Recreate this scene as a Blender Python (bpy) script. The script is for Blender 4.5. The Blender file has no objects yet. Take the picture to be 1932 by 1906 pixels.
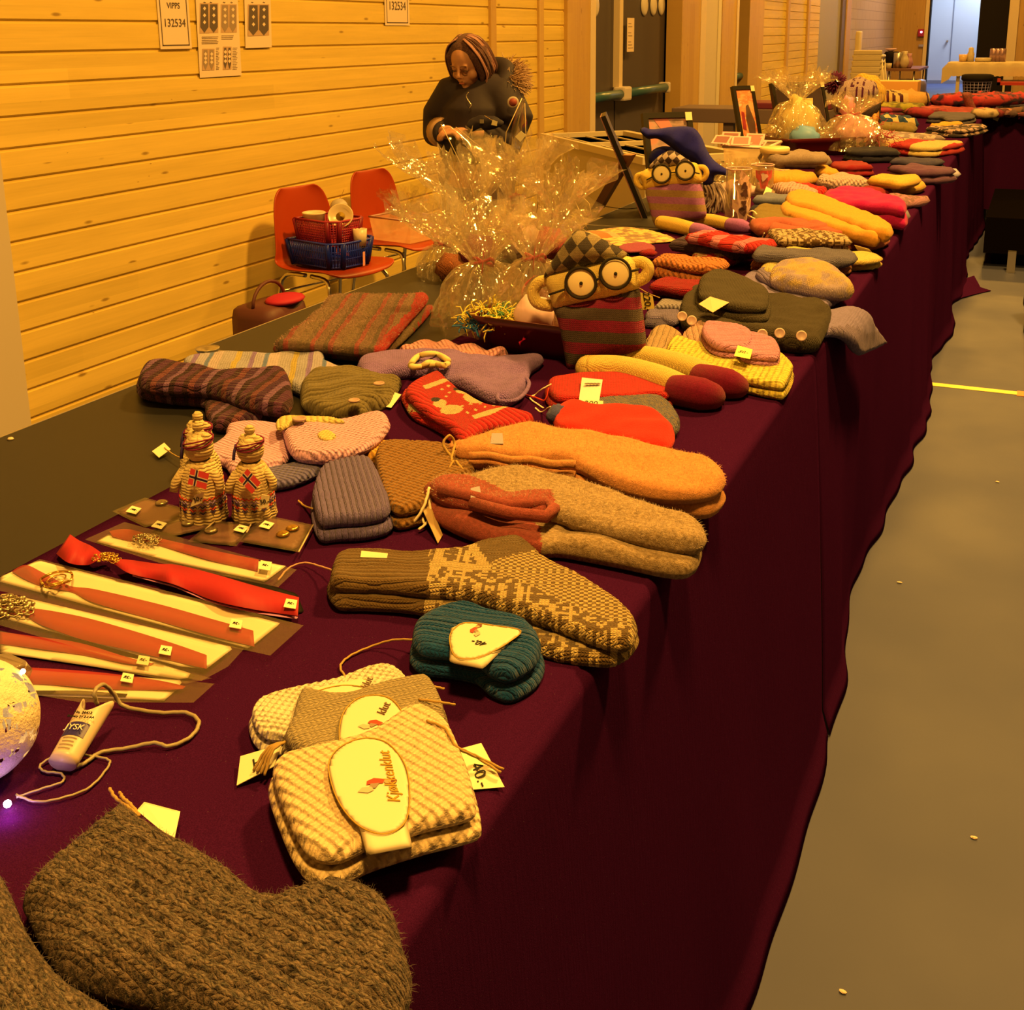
import bpy, bmesh, math, random
import numpy as np
from mathutils import Vector, Matrix, noise
PI = math.pi
SC = bpy.context.scene
COL = SC.collection
# ---------------------------------------------------------------- camera
EYE = 1.55
FPX, CX, CY = 2158.0, 966.0, 593.2
_y, _p, _r = .42715, .23931, .01038
_f = np.array([-math.sin(_y)*math.cos(_p), math.cos(_y)*math.cos(_p), -math.sin(_p)])
_rt = np.array([math.cos(_y), math.sin(_y), 0.]); _dn = np.cross(_f, _rt)
CAMR = np.array([math.cos(_r)*_rt+math.sin(_r)*_dn, -math.sin(_r)*_rt+math.cos(_r)*_dn, _f])
cam = bpy.data.objects.new('camera', bpy.data.cameras.new('camera')); COL.objects.link(cam)
m = Matrix.Identity(4)
for i in range(3):
    m[i][0], m[i][1], m[i][2] = CAMR[0][i], -CAMR[1][i], -CAMR[2][i]
m[2][3] = EYE
cam.matrix_world = m
cam.data.sensor_width = 36; cam.data.sensor_fit = 'HORIZONTAL'
cam.data.lens = FPX/1932*36
cam.data.shift_y = -(953-CY)/1932
cam.data.clip_start = .05; cam.data.clip_end = 120
SC.camera = cam
# ---------------------------------------------------------------- world, exposure
w = bpy.data.worlds.new('hall_air'); SC.world = w; w.use_nodes = True
w.node_tree.nodes['Background'].inputs[0].default_value = (1, .5, .12, 1)
w.node_tree.nodes['Background'].inputs[1].default_value = .02
SC.view_settings.view_transform = 'Standard'; SC.view_settings.look = 'None'
SC.view_settings.gamma = 1; SC.view_settings.use_curve_mapping = False
SC.view_settings.exposure = 0.18
SC.cycles.max_bounces = 7; SC.cycles.diffuse_bounces = 3; SC.cycles.glossy_bounces = 3
SC.cycles.transmission_bounces = 4; SC.cycles.transparent_max_bounces = 24
SC.cycles.caustics_reflective = False; SC.cycles.caustics_refractive = False
SC.cycles.use_denoising = True
SC.cycles.sample_clamp_indirect = 4
# ---------------------------------------------------------------- hall lamps (sodium-warm), one cool lamp in the corridor
WARM = (1.0, .47, .064)
def area(name, loc, size, power, col, rot=(0, 0, 0), sy=None):
    l = bpy.data.lights.new(name, 'AREA'); l.energy = power; l.color = col; l.size = size
    if sy: l.shape = 'RECTANGLE'; l.size_y = sy
    o = bpy.data.objects.new(name, l); COL.objects.link(o); o.location = loc; o.rotation_euler = rot
    return o
for x, y, pw in ((.7, 4.4, 590), (.25, .1, 330), (4.6, 1.5, 30), (-.2, 9.0, 280), (4.8, 8.5, 50), (-.4, 15, 480), (-1.0, 21.5, 420), (4, 21, 120), (-1.5, 28, 300), (6, 28, 110)):
    area('hall_lamp', (x, y, 5.6), .55, pw, WARM)
area('corridor_lamp', (-1.2, 36.5, 4.2), 1.6, 330, (.62, .78, 1.0))
# ---------------------------------------------------------------- measuring the place
T = .88            # table height
XF = -.385         # front edge of the tables
def ray(x, y): return CAMR.T @ np.array([(x-CX)/FPX, (y-CY)/FPX, 1.])
def P(x, y, z=T):
    d = ray(x, y); k = (z-EYE)/d[2]; return (d[0]*k, d[1]*k, z)
def PY(x, y, Y):
    d = ray(x, y); k = Y/d[1]; return (d[0]*k, Y, EYE+d[2]*k)
def PXx(x, y, X):
    d = ray(x, y); k = X/d[0]; return (X, d[1]*k, EYE+d[2]*k)
# ---------------------------------------------------------------- colours measured under the lamps, turned into albedo
LIGHT = (1.35, .76, .115)
def lin(c):
    c /= 255.; return c/12.92 if c <= .04045 else ((c+.055)/1.055)**2.4
def A(r, g, b, k=1.0):
    r, b = min(255, r*1.12), b*.92
    q = [min(.85, max(.006, lin(v)/(l*k))) for v, l in zip((r, g, b), LIGHT)]
    if r > 215: q[0] = max(q[0], min(.85, q[1]*1.12))
    q[2] = min(q[2], max(q[:2])*2.2+.12)
    return tuple(q)+(1,)
MATS = {}
class NT:
    def __init__(s, name):
        s.m = bpy.data.materials.new(name); s.m.use_nodes = True
        s.t = s.m.node_tree; s.b = s.t.nodes['Principled BSDF']; s.out = s.t.nodes['Material Output']
    def n(s, typ, **kw):
        q = s.t.nodes.new('ShaderNode'+typ)
        for k, v in kw.items(): setattr(q, k, v)
        return q
    def set(s, sock, v):
        if isinstance(v, bpy.types.NodeSocket): s.t.links.new(v, sock)
        else: sock.default_value = v
    def math(s, op, a, b=0., c=0.):
        q = s.n('Math', operation=op); s.set(q.inputs[0], a); s.set(q.inputs[1], b); s.set(q.inputs[2], c); return q.outputs[0]
    def mix(s, f, a, b):
        q = s.n('Mix', data_type='RGBA'); s.set(q.inputs[0], f); s.set(q.inputs[6], a); s.set(q.inputs[7], b); return q.outputs[2]
    def obj(s): return s.n('TexCoord').outputs['Object']
    def xyz(s, v):
        q = s.n('SeparateXYZ'); s.set(q.inputs[0], v); return q.outputs
    def comb(s, x, y, z=0.):
        q = s.n('CombineXYZ'); s.set(q.inputs[0], x); s.set(q.inputs[1], y); s.set(q.inputs[2], z); return q.outputs[0]
    def scale(s, v, sc):
        q = s.n('Mapping'); s.set(q.inputs[0], v); q.inputs['Scale'].default_value = sc; return q.outputs[0]
    def noise(s, v, sc, det=2., rough=.5, out=0):
        q = s.n('TexNoise'); s.set(q.inputs['Vector'], v); q.inputs['Scale'].default_value = sc
        q.inputs['Detail'].default_value = det; q.inputs['Roughness'].default_value = rough; return q.outputs[out]
    def ramp(s, f, stops, interp='LINEAR'):
        q = s.n('ValToRGB'); s.set(q.inputs[0], f); e = q.color_ramp; e.interpolation = interp
        while len(e.elements) < len(stops): e.elements.new(.5)
        for el, (p, c) in zip(e.elements, stops): el.position = p; el.color = c if hasattr(c, '__len__') else (c, c, c, 1)
        return q.outputs[0]
    def bump(s, h, strength=.6, dist=.002):
        q = s.n('Bump'); q.inputs['Strength'].default_value = strength; q.inputs['Distance'].default_value = dist
        s.set(q.inputs['Height'], h); s.t.links.new(q.outputs[0], s.b.inputs['Normal']); return q
    def col(s, c): s.set(s.b.inputs['Base Color'], c)
    def rough(s, r): s.set(s.b.inputs['Roughness'], r)
def mat(name, c, rough=.6, metal=0., coat=0., alpha=1., trans=0., emit=None, es=0., spec=.5, ior=1.45):
    if name in MATS: return MATS[name]
    t = NT(name); t.col(c); t.rough(rough); i = t.b.inputs
    i['Metallic'].default_value = metal; i['Coat Weight'].default_value = coat; i['Alpha'].default_value = alpha
    i['Transmission Weight'].default_value = trans; i['Specular IOR Level'].default_value = spec; i['IOR'].default_value = ior
    if emit: i['Emission Color'].default_value = emit; i['Emission Strength'].default_value = es
    MATS[name] = t.m; return t.m
def knit(name, c, kind='stock', c2=None, pat=None, sw=.0065, sh=.005, var=.16, dist=None, axis=0, stripes=None, period=.1, psc=14., pth=.5, fuzz=.35):
    """woollen fabric; x runs along the wales, y across them (metres, in the object's own frame)"""
    if name in MATS: return MATS[name]
    t = NT(name); o = t.obj(); X, Y, Z = t.xyz(o)
    if axis == 1: X, Y = Y, X
    if axis == 2: X, Y = Z, t.math('MULTIPLY', t.math('ARCTAN2', Y, X), .032)
    wob = t.noise(o, 60., 2.)
    Xw = t.math('ADD', X, t.math('MULTIPLY', t.math('SUBTRACT', wob, .5), .003))
    Yw = t.math('ADD', Y, t.math('MULTIPLY', t.math('SUBTRACT', t.noise(o, 43., 1.), .5), .003))
    fu = t.math('FRACT', t.math('DIVIDE', Yw, sw)); ax = t.math('ABSOLUTE', t.math('SUBTRACT', fu, .5))
    leg = t.math('POWER', t.math('ABSOLUTE', t.math('SINE', t.math('MULTIPLY', fu, 2*PI))), .6)
    row = t.math('DIVIDE', Xw, sh)
    if kind in ('stock', 'rib', 'cable'):
        ph = t.math('ADD', row, t.math('MULTIPLY', ax, 1.3))
        h = t.math('MULTIPLY', t.math('POWER', t.math('ABSOLUTE', t.math('SINE', t.math('MULTIPLY', ph, PI))), .5), leg)
        if kind == 'rib':
            rb = t.math('POWER', t.math('ABSOLUTE', t.math('SINE', t.math('MULTIPLY', Yw, PI/(sw*2)))), .7)
            h = t.math('ADD', t.math('MULTIPLY', h, .5), t.math('MULTIPLY', rb, 1.6))
    elif kind == 'garter':
        g = t.math('ABSOLUTE', t.math('SINE', t.math('MULTIPLY', row, PI*.5)))
        s2 = t.math('ABSOLUTE', t.math('SINE', t.math('MULTIPLY', t.math('ADD', fu, t.math('MULTIPLY', row, .5)), PI)))
        h = t.math('ADD', g, t.math('MULTIPLY', s2, .5))
    elif kind == 'moss':
        a = t.math('SINE', t.math('MULTIPLY', Yw, PI/sw)); b = t.math('SINE', t.math('MULTIPLY', Xw, PI/sh))
        h = t.math('ADD', t.math('MULTIPLY', a, b), t.math('MULTIPLY', t.noise(o, 350., 2.), .5))
    else:
        h = t.noise(o, 420., 4., .7)
    fz = t.noise(o, 900., 2., .7)
    hh = t.math('ADD', h, t.math('MULTIPLY', fz, fuzz))
    d = (dist or (.0024 if kind != 'felt' else .0016))*1.35
    t.bump(hh, .9, d)
    if pat == 'jac':
        gx = t.math('FLOOR', t.math('DIVIDE', X, sh)); gy = t.math('FLOOR', t.math('DIVIDE', Y, sw))
        m1 = t.math('PINGPONG', gy, 11.)   # mirrored motif
        m2 = t.math('PINGPONG', gx, 17.)
        f = t.math('GREATER_THAN', t.noise(t.comb(m2, m1), psc/100., 1.), pth); base = t.mix(f, c, c2)
    elif pat == 'bands':
        gx = t.math('FLOOR', t.math('DIVIDE', X, sh)); gy = t.math('FLOOR', t.math('DIVIDE', Y, sw))
        k1 = t.math('LESS_THAN', t.math('FRACT', t.math('DIVIDE', t.math('ADD', gx, t.math('PINGPONG', gy, 3.)), 9.)), .3)
        k2 = t.math('LESS_THAN', t.math('FRACT', t.math('DIVIDE', gy, 4.)), .5)
        k3 = t.math('LESS_THAN', t.math('FRACT', t.math('DIVIDE', gx, 5.)), .4)
        f = t.math('MAXIMUM', k1, t.math('MULTIPLY', k2, k3)); base = t.mix(f, c, c2)
    elif pat == 'check':
        gx = t.math('FLOOR', t.math('DIVIDE', X, sh)); gy = t.math('FLOOR', t.math('DIVIDE', Y, sw))
        f = t.math('GREATER_THAN', t.math('FRACT', t.math('DIVIDE', t.math('ADD', gx, gy), 2.)), .4); base = t.mix(f, c, c2)
    elif pat == 'diamond':
        u = t.math('DIVIDE', X, period); v = t.math('DIVIDE', Y, period*1.15)
        a = t.math('GREATER_THAN', t.math('PINGPONG', t.math('ADD', u, v), .5), .25)
        b = t.math('GREATER_THAN', t.math('PINGPONG', t.math('SUBTRACT', u, v), .5), .25)
        f = t.math('ABSOLUTE', t.math('SUBTRACT', a, b)); base = t.mix(f, c, c2)
    elif pat == 'marl':
        f = t.ramp(t.noise(t.scale(o, (1, 2.2, 1)), psc*20, 3., .7), ((.38, 0.), (.62, 1.))); base = t.mix(f, c, c2)
    elif pat == 'blot':
        f = t.ramp(t.noise(o, psc, 2.), ((.45, 0.), (.55, 1.))); base = t.mix(f, c, c2)
    elif stripes:
        f = t.math('FRACT', t.math('DIVIDE', t.math('ADD', Xw, 10*period), period))
        base = t.ramp(f, stripes, 'CONSTANT')
    else: base = c
    v = t.ramp(t.noise(o, 170., 3., .7), ((.3, 1-var*1.6), (.7, 1+var*.3)))
    q = t.n('Mix', data_type='RGBA', blend_type='MULTIPLY'); q.inputs[0].default_value = 1
    t.set(q.inputs[6], base); t.set(q.inputs[7], v); t.col(q.outputs[2])
    t.rough(.95); t.b.inputs['Specular IOR Level'].default_value = .12
    t.b.inputs['Sheen Weight'].default_value = .12; t.b.inputs['Sheen Roughness'].default_value = .5
    t.b.inputs['Sheen Tint'].default_value = (1, 1, 1, 1)
    MATS[name] = t.m; return t.m
# ---------------------------------------------------------------- objects
def tagp(o, label=None, cat=None, group=None, kind=None):
    for k, v in (('label', label), ('category', cat), ('group', group), ('kind', kind)):
        if v: o[k] = v
    return o
def thing(name, label, cat, loc=(0, 0, 0), group=None, rot=(0, 0, 0)):
    o = bpy.data.objects.new(name, None); COL.objects.link(o); o.location = loc; o.rotation_euler = rot
    o.empty_display_size = .05
    return tagp(o, label, cat, group)
def wm(o):
    mw = Matrix.LocRotScale(o.location, o.rotation_euler, None)
    return wm(o.parent) @ mw if o.parent else mw
def adopt(o, parent):
    """o is laid out in world axes; make it a child of parent where it stands"""
    if parent is not None:
        M = wm(parent).inverted() @ Matrix.LocRotScale(o.location, o.rotation_euler, None)
        l, r, s = M.decompose(); o.parent = parent; o.location = l; o.rotation_euler = r.to_euler()
    return o
def mesh_obj(name, verts, faces, ma, parent=None, smooth=True, loc=(0, 0, 0), rot=(0, 0, 0), mi=None, local=False):
    me = bpy.data.meshes.new(name); me.from_pydata([tuple(map(float, v)) for v in verts], [], faces)
    for mm in (ma if isinstance(ma, (list, tuple)) else [ma]): me.materials.append(mm)
    if mi is not None: me.polygons.foreach_set('material_index', mi)
    me.polygons.foreach_set('use_smooth', [smooth]*len(me.polygons)); me.update()
    o = bpy.data.objects.new(name, me); COL.objects.link(o); o.location = loc; o.rotation_euler = rot
    if local: o.parent = parent
    else: adopt(o, parent)
    return o
class MB:
    """collects shapes, links them as ONE mesh"""
    def __init__(s): s.v = []; s.f = []
    def add(s, V, F):
        k = len(s.v); s.v += [tuple(v) for v in V]; s.f += [tuple(i+k for i in f) for f in F]; return s
    def box(s, c, d, rz=0., rx=0., ry=0., bev=0.):
        R = Matrix.Rotation(rz, 3, 'Z') @ Matrix.Rotation(ry, 3, 'Y') @ Matrix.Rotation(rx, 3, 'X')
        if bev:
            bm = bmesh.new(); bmesh.ops.create_cube(bm, size=1)
            for v in bm.verts: v.co = Vector((v.co.x*d[0], v.co.y*d[1], v.co.z*d[2]))
            bmesh.ops.bevel(bm, geom=bm.edges[:], offset=bev, segments=2, affect='EDGES', profile=.6)
            bm.verts.ensure_lookup_table()
            s.add([R @ v.co+Vector(c) for v in bm.verts], [[q.index for q in f.verts] for f in bm.faces]); bm.free(); return s
        V = [R @ Vector((x*d[0]/2, y*d[1]/2, z*d[2]/2))+Vector(c) for z in (-1, 1) for y in (-1, 1) for x in (-1, 1)]
        return s.add(V, [(0, 2, 3, 1), (4, 5, 7, 6), (0, 1, 5, 4), (2, 6, 7, 3), (0, 4, 6, 2), (1, 3, 7, 5)])
    def b2(s, a, b, **k):
        return s.box([(p+q)/2 for p, q in zip(a, b)], [abs(q-p) for p, q in zip(a, b)], **k)
    def tube(s, pts, r, n=8, cap=True, closed=False):
        pts = [Vector(p) for p in pts]; V = []; L = len(pts); up = None
        for i, p in enumerate(pts):
            a = pts[i-1] if (i or closed) else p; b = pts[(i+1) % L] if (i < L-1 or closed) else p
            t = (b-a).normalized() if (b-a).length > 1e-9 else Vector((0, 0, 1))
            if up is None: up = t.orthogonal().normalized()
            up = (up-t*up.dot(t)); up = up.normalized() if up.length > 1e-6 else t.orthogonal().normalized()
            w = t.cross(up); rr = r[i] if hasattr(r, '__len__') else r
            V += [p+(up*math.cos(2*PI*j/n)+w*math.sin(2*PI*j/n))*rr for j in range(n)]
        F = [(i*n+j, i*n+(j+1) % n, ((i+1) % L)*n+(j+1) % n, ((i+1) % L)*n+j) for i in range(L if closed else L-1) for j in range(n)]
        if cap and not closed: F += [tuple(range(n))[::-1], tuple((L-1)*n+j for j in range(n))]
        return s.add(V, F)
    def lathe(s, prof, c, n=24, ax=None, sx=1., sy=1.):
        V = []; q = Vector(ax).to_track_quat('Z', 'Y').to_matrix() if ax is not None else Matrix.Identity(3)
        for r, z in prof:
            V += [q @ Vector((r*sx*math.cos(2*PI*j/n), r*sy*math.sin(2*PI*j/n), z))+Vector(c) for j in range(n)]
        F = [(i*n+j, i*n+(j+1) % n, (i+1)*n+(j+1) % n, (i+1)*n+j) for i in range(len(prof)-1) for j in range(n)]
        if prof[0][0] > 1e-5: F.append(tuple(range(n))[::-1])
        if prof[-1][0] > 1e-5: F.append(tuple((len(prof)-1)*n+j for j in range(n)))
        return s.add(V, F)
    def ball(s, c, r, n=16, m=10, sc=(1, 1, 1), rot=None, wob=0., seed=0):
        V = []; R = rot or Matrix.Identity(3)
        for i in range(m+1):
            th = PI*i/m
            for j in range(n):
                d = Vector((math.sin(th)*math.cos(2*PI*j/n), math.sin(th)*math.sin(2*PI*j/n), math.cos(th)))
                k = 1+(wob*noise.noise(d*2.3+Vector((seed, seed*.7, 0))) if wob else 0)
                V.append(R @ Vector((d.x*r*sc[0]*k, d.y*r*sc[1]*k, d.z*r*sc[2]*k))+Vector(c))
        F = [(i*n+j, (i+1)*n+j, (i+1)*n+(j+1) % n, i*n+(j+1) % n) for i in range(m) for j in range(n)]
        return s.add(V, F)
    def prism(s, poly, a, b):
        """poly: 3D ring; extruded by vector b-a (a,b vectors)"""
        n = len(poly); e = Vector(b)-Vector(a)
        V = [Vector(p) for p in poly]+[Vector(p)+e for p in poly]
        return s.add(V, [tuple(range(n))[::-1], tuple(range(n, 2*n))]+[(i, (i+1) % n, n+(i+1) % n, n+i) for i in range(n)])
    def build(s, name, ma, parent=None, smooth=False, **k):
        o = mesh_obj(name, s.v, s.f, ma, parent, smooth, **k)
        if smooth == 'auto': pass
        return o
def crom(pts, k=6, closed=True):
    P_ = [np.array(p, float) for p in pts]; n = len(P_); out = []
    for i in range(n if closed else n-1):
        a, b, c, d = (P_[(i-1) % n], P_[i], P_[(i+1) % n], P_[(i+2) % n]) if closed else (P_[max(i-1, 0)], P_[i], P_[i+1], P_[min(i+2, n-1)])
        for j in range(k):
            t = j/k; out.append(.5*((2*b)+(-a+c)*t+(2*a-5*b+4*c-d)*t*t+(-a+3*b-3*c+d)*t**3))
    if not closed: out.append(P_[-1])
    return np.array(out)
def sdist(Q, poly):
    """signed distance (inside > 0) and nearest outline point for points Q (n,2)"""
    A_ = poly; B_ = np.roll(poly, -1, 0); best = np.full(len(Q), 1e9); near = np.zeros_like(Q); ins = np.zeros(len(Q), bool)
    for a, b in zip(A_, B_):
        d = b-a; L = d@d
        if L < 1e-14: continue
        t = np.clip(((Q-a)@d)/L, 0, 1); c = a+t[:, None]*d; q = np.hypot(*(Q-c).T); m_ = q < best
        best[m_] = q[m_]; near[m_] = c[m_]
        cr = (a[1] > Q[:, 1]) != (b[1] > Q[:, 1])
        if abs(d[1]) > 1e-12: ins ^= cr & (Q[:, 0] < a[0]+(Q[:, 1]-a[1])*d[0]/d[1])
    return np.where(ins, best, -best), near
def vnoise(x, y, seed, sc):
    return np.array([noise.noise(Vector((a*sc+seed*3.1, b*sc-seed*1.7, seed))) for a, b in zip(x.ravel(), y.ravel())]).reshape(x.shape)
def slab(name, outline, z0, th, ma, parent=None, ang=None, res=.006, er=None, smooth_outline=True, disp=None, warp=None,
         puff=.12, seed=1, paint=None, zf=None, layers=1, lumps=18., dome=0., shrink=.0, wav=.0, origin=None, zones=None):
    """a soft thing lying flat: outline (world x,y) of the silhouette, thickness th, rounded rim.
    ang = direction of its long axis; disp(x,y,d)->extra height in local axes; zf(X,Y)->ground height in world axes"""
    O = np.array([p[:2] for p in outline], float)
    c = O.mean(0) if origin is None else np.array(origin, float)
    if ang is None:
        u, s_, vt = np.linalg.svd(O-O.mean(0)); ang = math.atan2(vt[0][1], vt[0][0])
    ca, sa = math.cos(ang), math.sin(ang); L = (O-c) @ np.array([[ca, -sa], [sa, ca]])
    if smooth_outline: L = crom(L, 6)
    V = []; F = []; MI = []; tl = th/layers
    for ly in range(layers):
        LL = L.copy()
        if ly and shrink: LL *= 1-shrink*(1 if ly % 2 else .3)
        r = er or min(tl*.62, .03)
        lo, hi = LL.min(0)-res, LL.max(0)+res
        nx, ny = int((hi[0]-lo[0])/res)+2, int((hi[1]-lo[1])/res)+2
        gx, gy = np.meshgrid(lo[0]+np.arange(nx)*res, lo[1]+np.arange(ny)*res, indexing='ij')
        Q = np.stack([gx.ravel(), gy.ravel()], 1); D, N = sdist(Q, LL); D = D.reshape(nx, ny)
        cin = (D[:-1, :-1]+D[1:, :-1]+D[:-1, 1:]+D[1:, 1:]) > 0
        cin &= (np.minimum(np.minimum(D[:-1, :-1], D[1:, :-1]), np.minimum(D[:-1, 1:], D[1:, 1:])) > -res*.9)
        used = np.zeros((nx, ny), bool)
        for a, b in ((0, 0), (1, 0), (0, 1), (1, 1)): used[a:nx-1+a, b:ny-1+b] |= cin
        full = np.ones((nx, ny), bool)*False
        cnt = np.zeros((nx, ny), int)
        for a, b in ((0, 0), (1, 0), (0, 1), (1, 1)): cnt[a:nx-1+a, b:ny-1+b] += cin
        rim = used & (cnt < 4)
        X = gx.copy(); Y = gy.copy(); NN = N.reshape(nx, ny, 2)
        X[rim] = NN[rim][:, 0]; Y[rim] = NN[rim][:, 1]
        dd = np.where(rim, 0, np.maximum(D, 0)); t = np.clip(dd/r, 0, 1); prof = np.sqrt(np.maximum(0, 1-(1-t)**2))
        dm = 1-np.exp(-dd/(.03+r))
        ns = vnoise(X, Y, seed+ly, lumps)
        top = tl*(.5+.5*prof)+prof*(tl*puff*ns*2+dome*dm)
        bot = tl*(.5-.5*prof)
        if ly: bot = bot+0*bot
        if disp is not None and ly == layers-1: top = top+prof*disp(X, Y, dd)
        if wav: top = top+wav*vnoise(X, Y, seed+7, 9.); 
        zb = z0+ly*tl*.97
        idx = -np.ones((nx, ny), int); ii = np.argwhere(used); base = len(V)
        idx[used] = np.arange(used.sum())
        xs, ys = X[used], Y[used]; wx = c[0]+xs*ca-ys*sa; wy = c[1]+xs*sa+ys*ca
        g = zf(wx, wy) if zf is not None else 0*wx
        n1 = len(xs); rimf = rim[used]
        tz = top[used]; bz = bot[used]; tz = np.where(rimf, tl*.5, tz); bz = np.where(rimf, tl*.5, bz)
        Vt = np.stack([xs, ys, tz+ly*tl*.97+g], 1); Vb = np.stack([xs, ys, bz+ly*tl*.97+g], 1)
        bi = np.where(rimf, np.arange(n1), 0); nb = (~rimf).sum(); bi[~rimf] = n1+np.arange(nb)
        V += list(map(tuple, Vt))+list(map(tuple, Vb[~rimf]))
        ci = np.argwhere(cin)
        if zones is not None:
            cxs = lo[0]+(ci[:, 0]+.5)*res; cys = lo[1]+(ci[:, 1]+.5)*res
            W = np.stack([c[0]+cxs*ca-cys*sa, c[1]+cxs*sa+cys*ca], 1); zi = np.zeros(len(ci), int)
            for pg, k in zones:
                d_, _ = sdist(W, np.array([p[:2] for p in pg], float)); zi[d_ > 0] = k
            MI += list(np.repeat(zi, 2).astype(int))
        for i, j in ci:
            q = (idx[i, j], idx[i+1, j], idx[i+1, j+1], idx[i, j+1])
            F.append(tuple(int(k)+base for k in q)); F.append(tuple(int(bi[k])+base for k in q[::-1]))
            if paint is not None:
                mi = int(paint(gx[i, j]+res/2, gy[i, j]+res/2, D[i, j])); MI += [mi, mi]
    if warp is not None:
        V2 = []
        for x, y, z in V:
            X_, Y_, Z_ = warp(c[0]+x*ca-y*sa, c[1]+x*sa+y*ca, z0+z)
            X_ -= c[0]; Y_ -= c[1]; V2.append((X_*ca+Y_*sa, -X_*sa+Y_*ca, Z_-z0))
        V = V2
    # drop degenerate faces on the rim
    F2 = []; M2 = []
    for k, f in enumerate(F):
        g = []
        for v in f:
            if v not in g: g.append(v)
        if len(g) >= 3:
            F2.append(tuple(g))
            if MI: M2.append(MI[k])
    return mesh_obj(name, V, F2, ma, parent, True, loc=(c[0], c[1], z0), rot=(0, 0, ang), mi=M2 or None)
def fuzz(o, n, L, ma, w=.00035, seed=1, up=.5):
    """loose wool fibres standing off the surface of o, one mesh, its own part"""
    me = o.data; rnd = random.Random(seed); ar = np.array([p.area for p in me.polygons]); nz = np.array([p.normal.z for p in me.polygons])
    pr = ar*(nz > -.2); pr /= pr.sum(); idx = np.random.RandomState(seed).choice(len(ar), n, p=pr); V = []; F = []
    for i in idx:
        p = me.polygons[int(i)]; vs = [me.vertices[k].co for k in p.vertices]; a, b = rnd.random(), rnd.random(); c = vs[0].lerp(vs[1], a).lerp(vs[-1].lerp(vs[2], a) if len(vs) > 3 else vs[2], b)
        d = (p.normal*up+Vector((rnd.gauss(0, 1), rnd.gauss(0, 1), rnd.gauss(0, .5)))*.6).normalized(); l = L*rnd.uniform(.3, 1.2); s = d.orthogonal().normalized()*w
        e = c+d*l*.6; g = e+(d+Vector((rnd.gauss(0, .6), rnd.gauss(0, .6), -.3))).normalized()*l*.5; k = len(V)
        V += [c-s-p.normal*.001, c+s-p.normal*.001, e+s*.7, e-s*.7, g]; F += [(k, k+1, k+2, k+3), (k+3, k+2, k+4)]
    q = mesh_obj('wool_fuzz', V, F, ma, o, True, local=True); q['kind'] = 'stuff'; return q
def overedge(xe=XF, r=.03, dx=.0):
    """bends what sticks out past the table's front edge down along the cloth"""
    def f(X, Y, Z):
        s = X-xe
        if s <= 0: return X, Y, Z
        h = Z-T
        a = min(s/r, PI/2); R_ = r+h
        nx = xe+R_*math.sin(a); nz = T-r+R_*math.cos(a)
        if s > r*PI/2: nz -= (s-r*PI/2); nx += (s-r*PI/2)*.12
        return nx, Y, nz
    return f
def text(name, body, ma, parent, mtx, size, ext=.0004, align='CENTER', shear=0.):
    cu = bpy.data.curves.new(name, 'FONT'); cu.body = body; cu.size = size; cu.align_x = align; cu.align_y = 'CENTER'; cu.extrude = ext; cu.shear = shear
    cu.resolution_u = 3
    o = bpy.data.objects.new(name+'_c', cu); COL.objects.link(o)
    me = bpy.data.meshes.new_from_object(o.evaluated_get(bpy.context.evaluated_depsgraph_get()))
    bpy.data.objects.remove(o); me.materials.clear(); me.materials.append(ma)
    q = bpy.data.objects.new(name, me); COL.objects.link(q)
    l, r, s = mtx.decompose(); q.location = l; q.rotation_euler = r.to_euler(); adopt(q, parent); return q
def frame(o, x, n):
    """matrix with origin o, local x along x, local z along n"""
    x = Vector(x).normalized(); n = Vector(n); n = (n-x*n.dot(x)).normalized(); y = n.cross(x)
    M = Matrix.Identity(4)
    for i in range(3): M[i][0], M[i][1], M[i][2], M[i][3] = x[i], y[i], n[i], o[i]
    return M

class Plane:
    """a standing plane through O, turned psi about z and leaning back by lean; (s,t) run right and up, thickness comes towards the aisle/camera side"""
    def __init__(s, O, psi=0., lean=0.):
        s.O = np.array(O, float); ex = np.array([math.cos(psi), math.sin(psi), 0]); n0 = np.array([math.sin(psi), -math.cos(psi), 0])
        s.ex = ex; s.ey = math.cos(lean)*np.array([0, 0, 1.])-math.sin(lean)*n0; s.n = np.cross(ex, s.ey)
        M = Matrix.Identity(4)
        for i in range(3): M[i][0], M[i][1], M[i][2], M[i][3] = ex[i], s.ey[i], s.n[i], s.O[i]
        s.M = M
    def uv(s, x, y, off=0.):
        d = ray(x, y); e = np.array([0, 0, EYE]); O = s.O+s.n*off; k = ((O-e)@s.n)/(d@s.n); q = e+d*k-s.O
        return (q@s.ex, q@s.ey)
    def w(s, u, v, n=0.): return s.O+s.ex*u+s.ey*v+s.n*n
    def put(s, o, parent=None):
        M = s.M @ Matrix.LocRotScale(o.location, o.rotation_euler, None)
        l, r, _ = M.decompose(); o.location = l; o.rotation_euler = r.to_euler(); return adopt(o, parent)
    def slab(s, name, px, th, ma, parent=None, off=0., k=None, **kw):
        kw.setdefault('ang', 0.)
        o = slab(name, [s.uv(x, y, off+th*.5) for x, y in px], off, th, ma, None, **kw)
        return s.put(o, parent)
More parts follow.
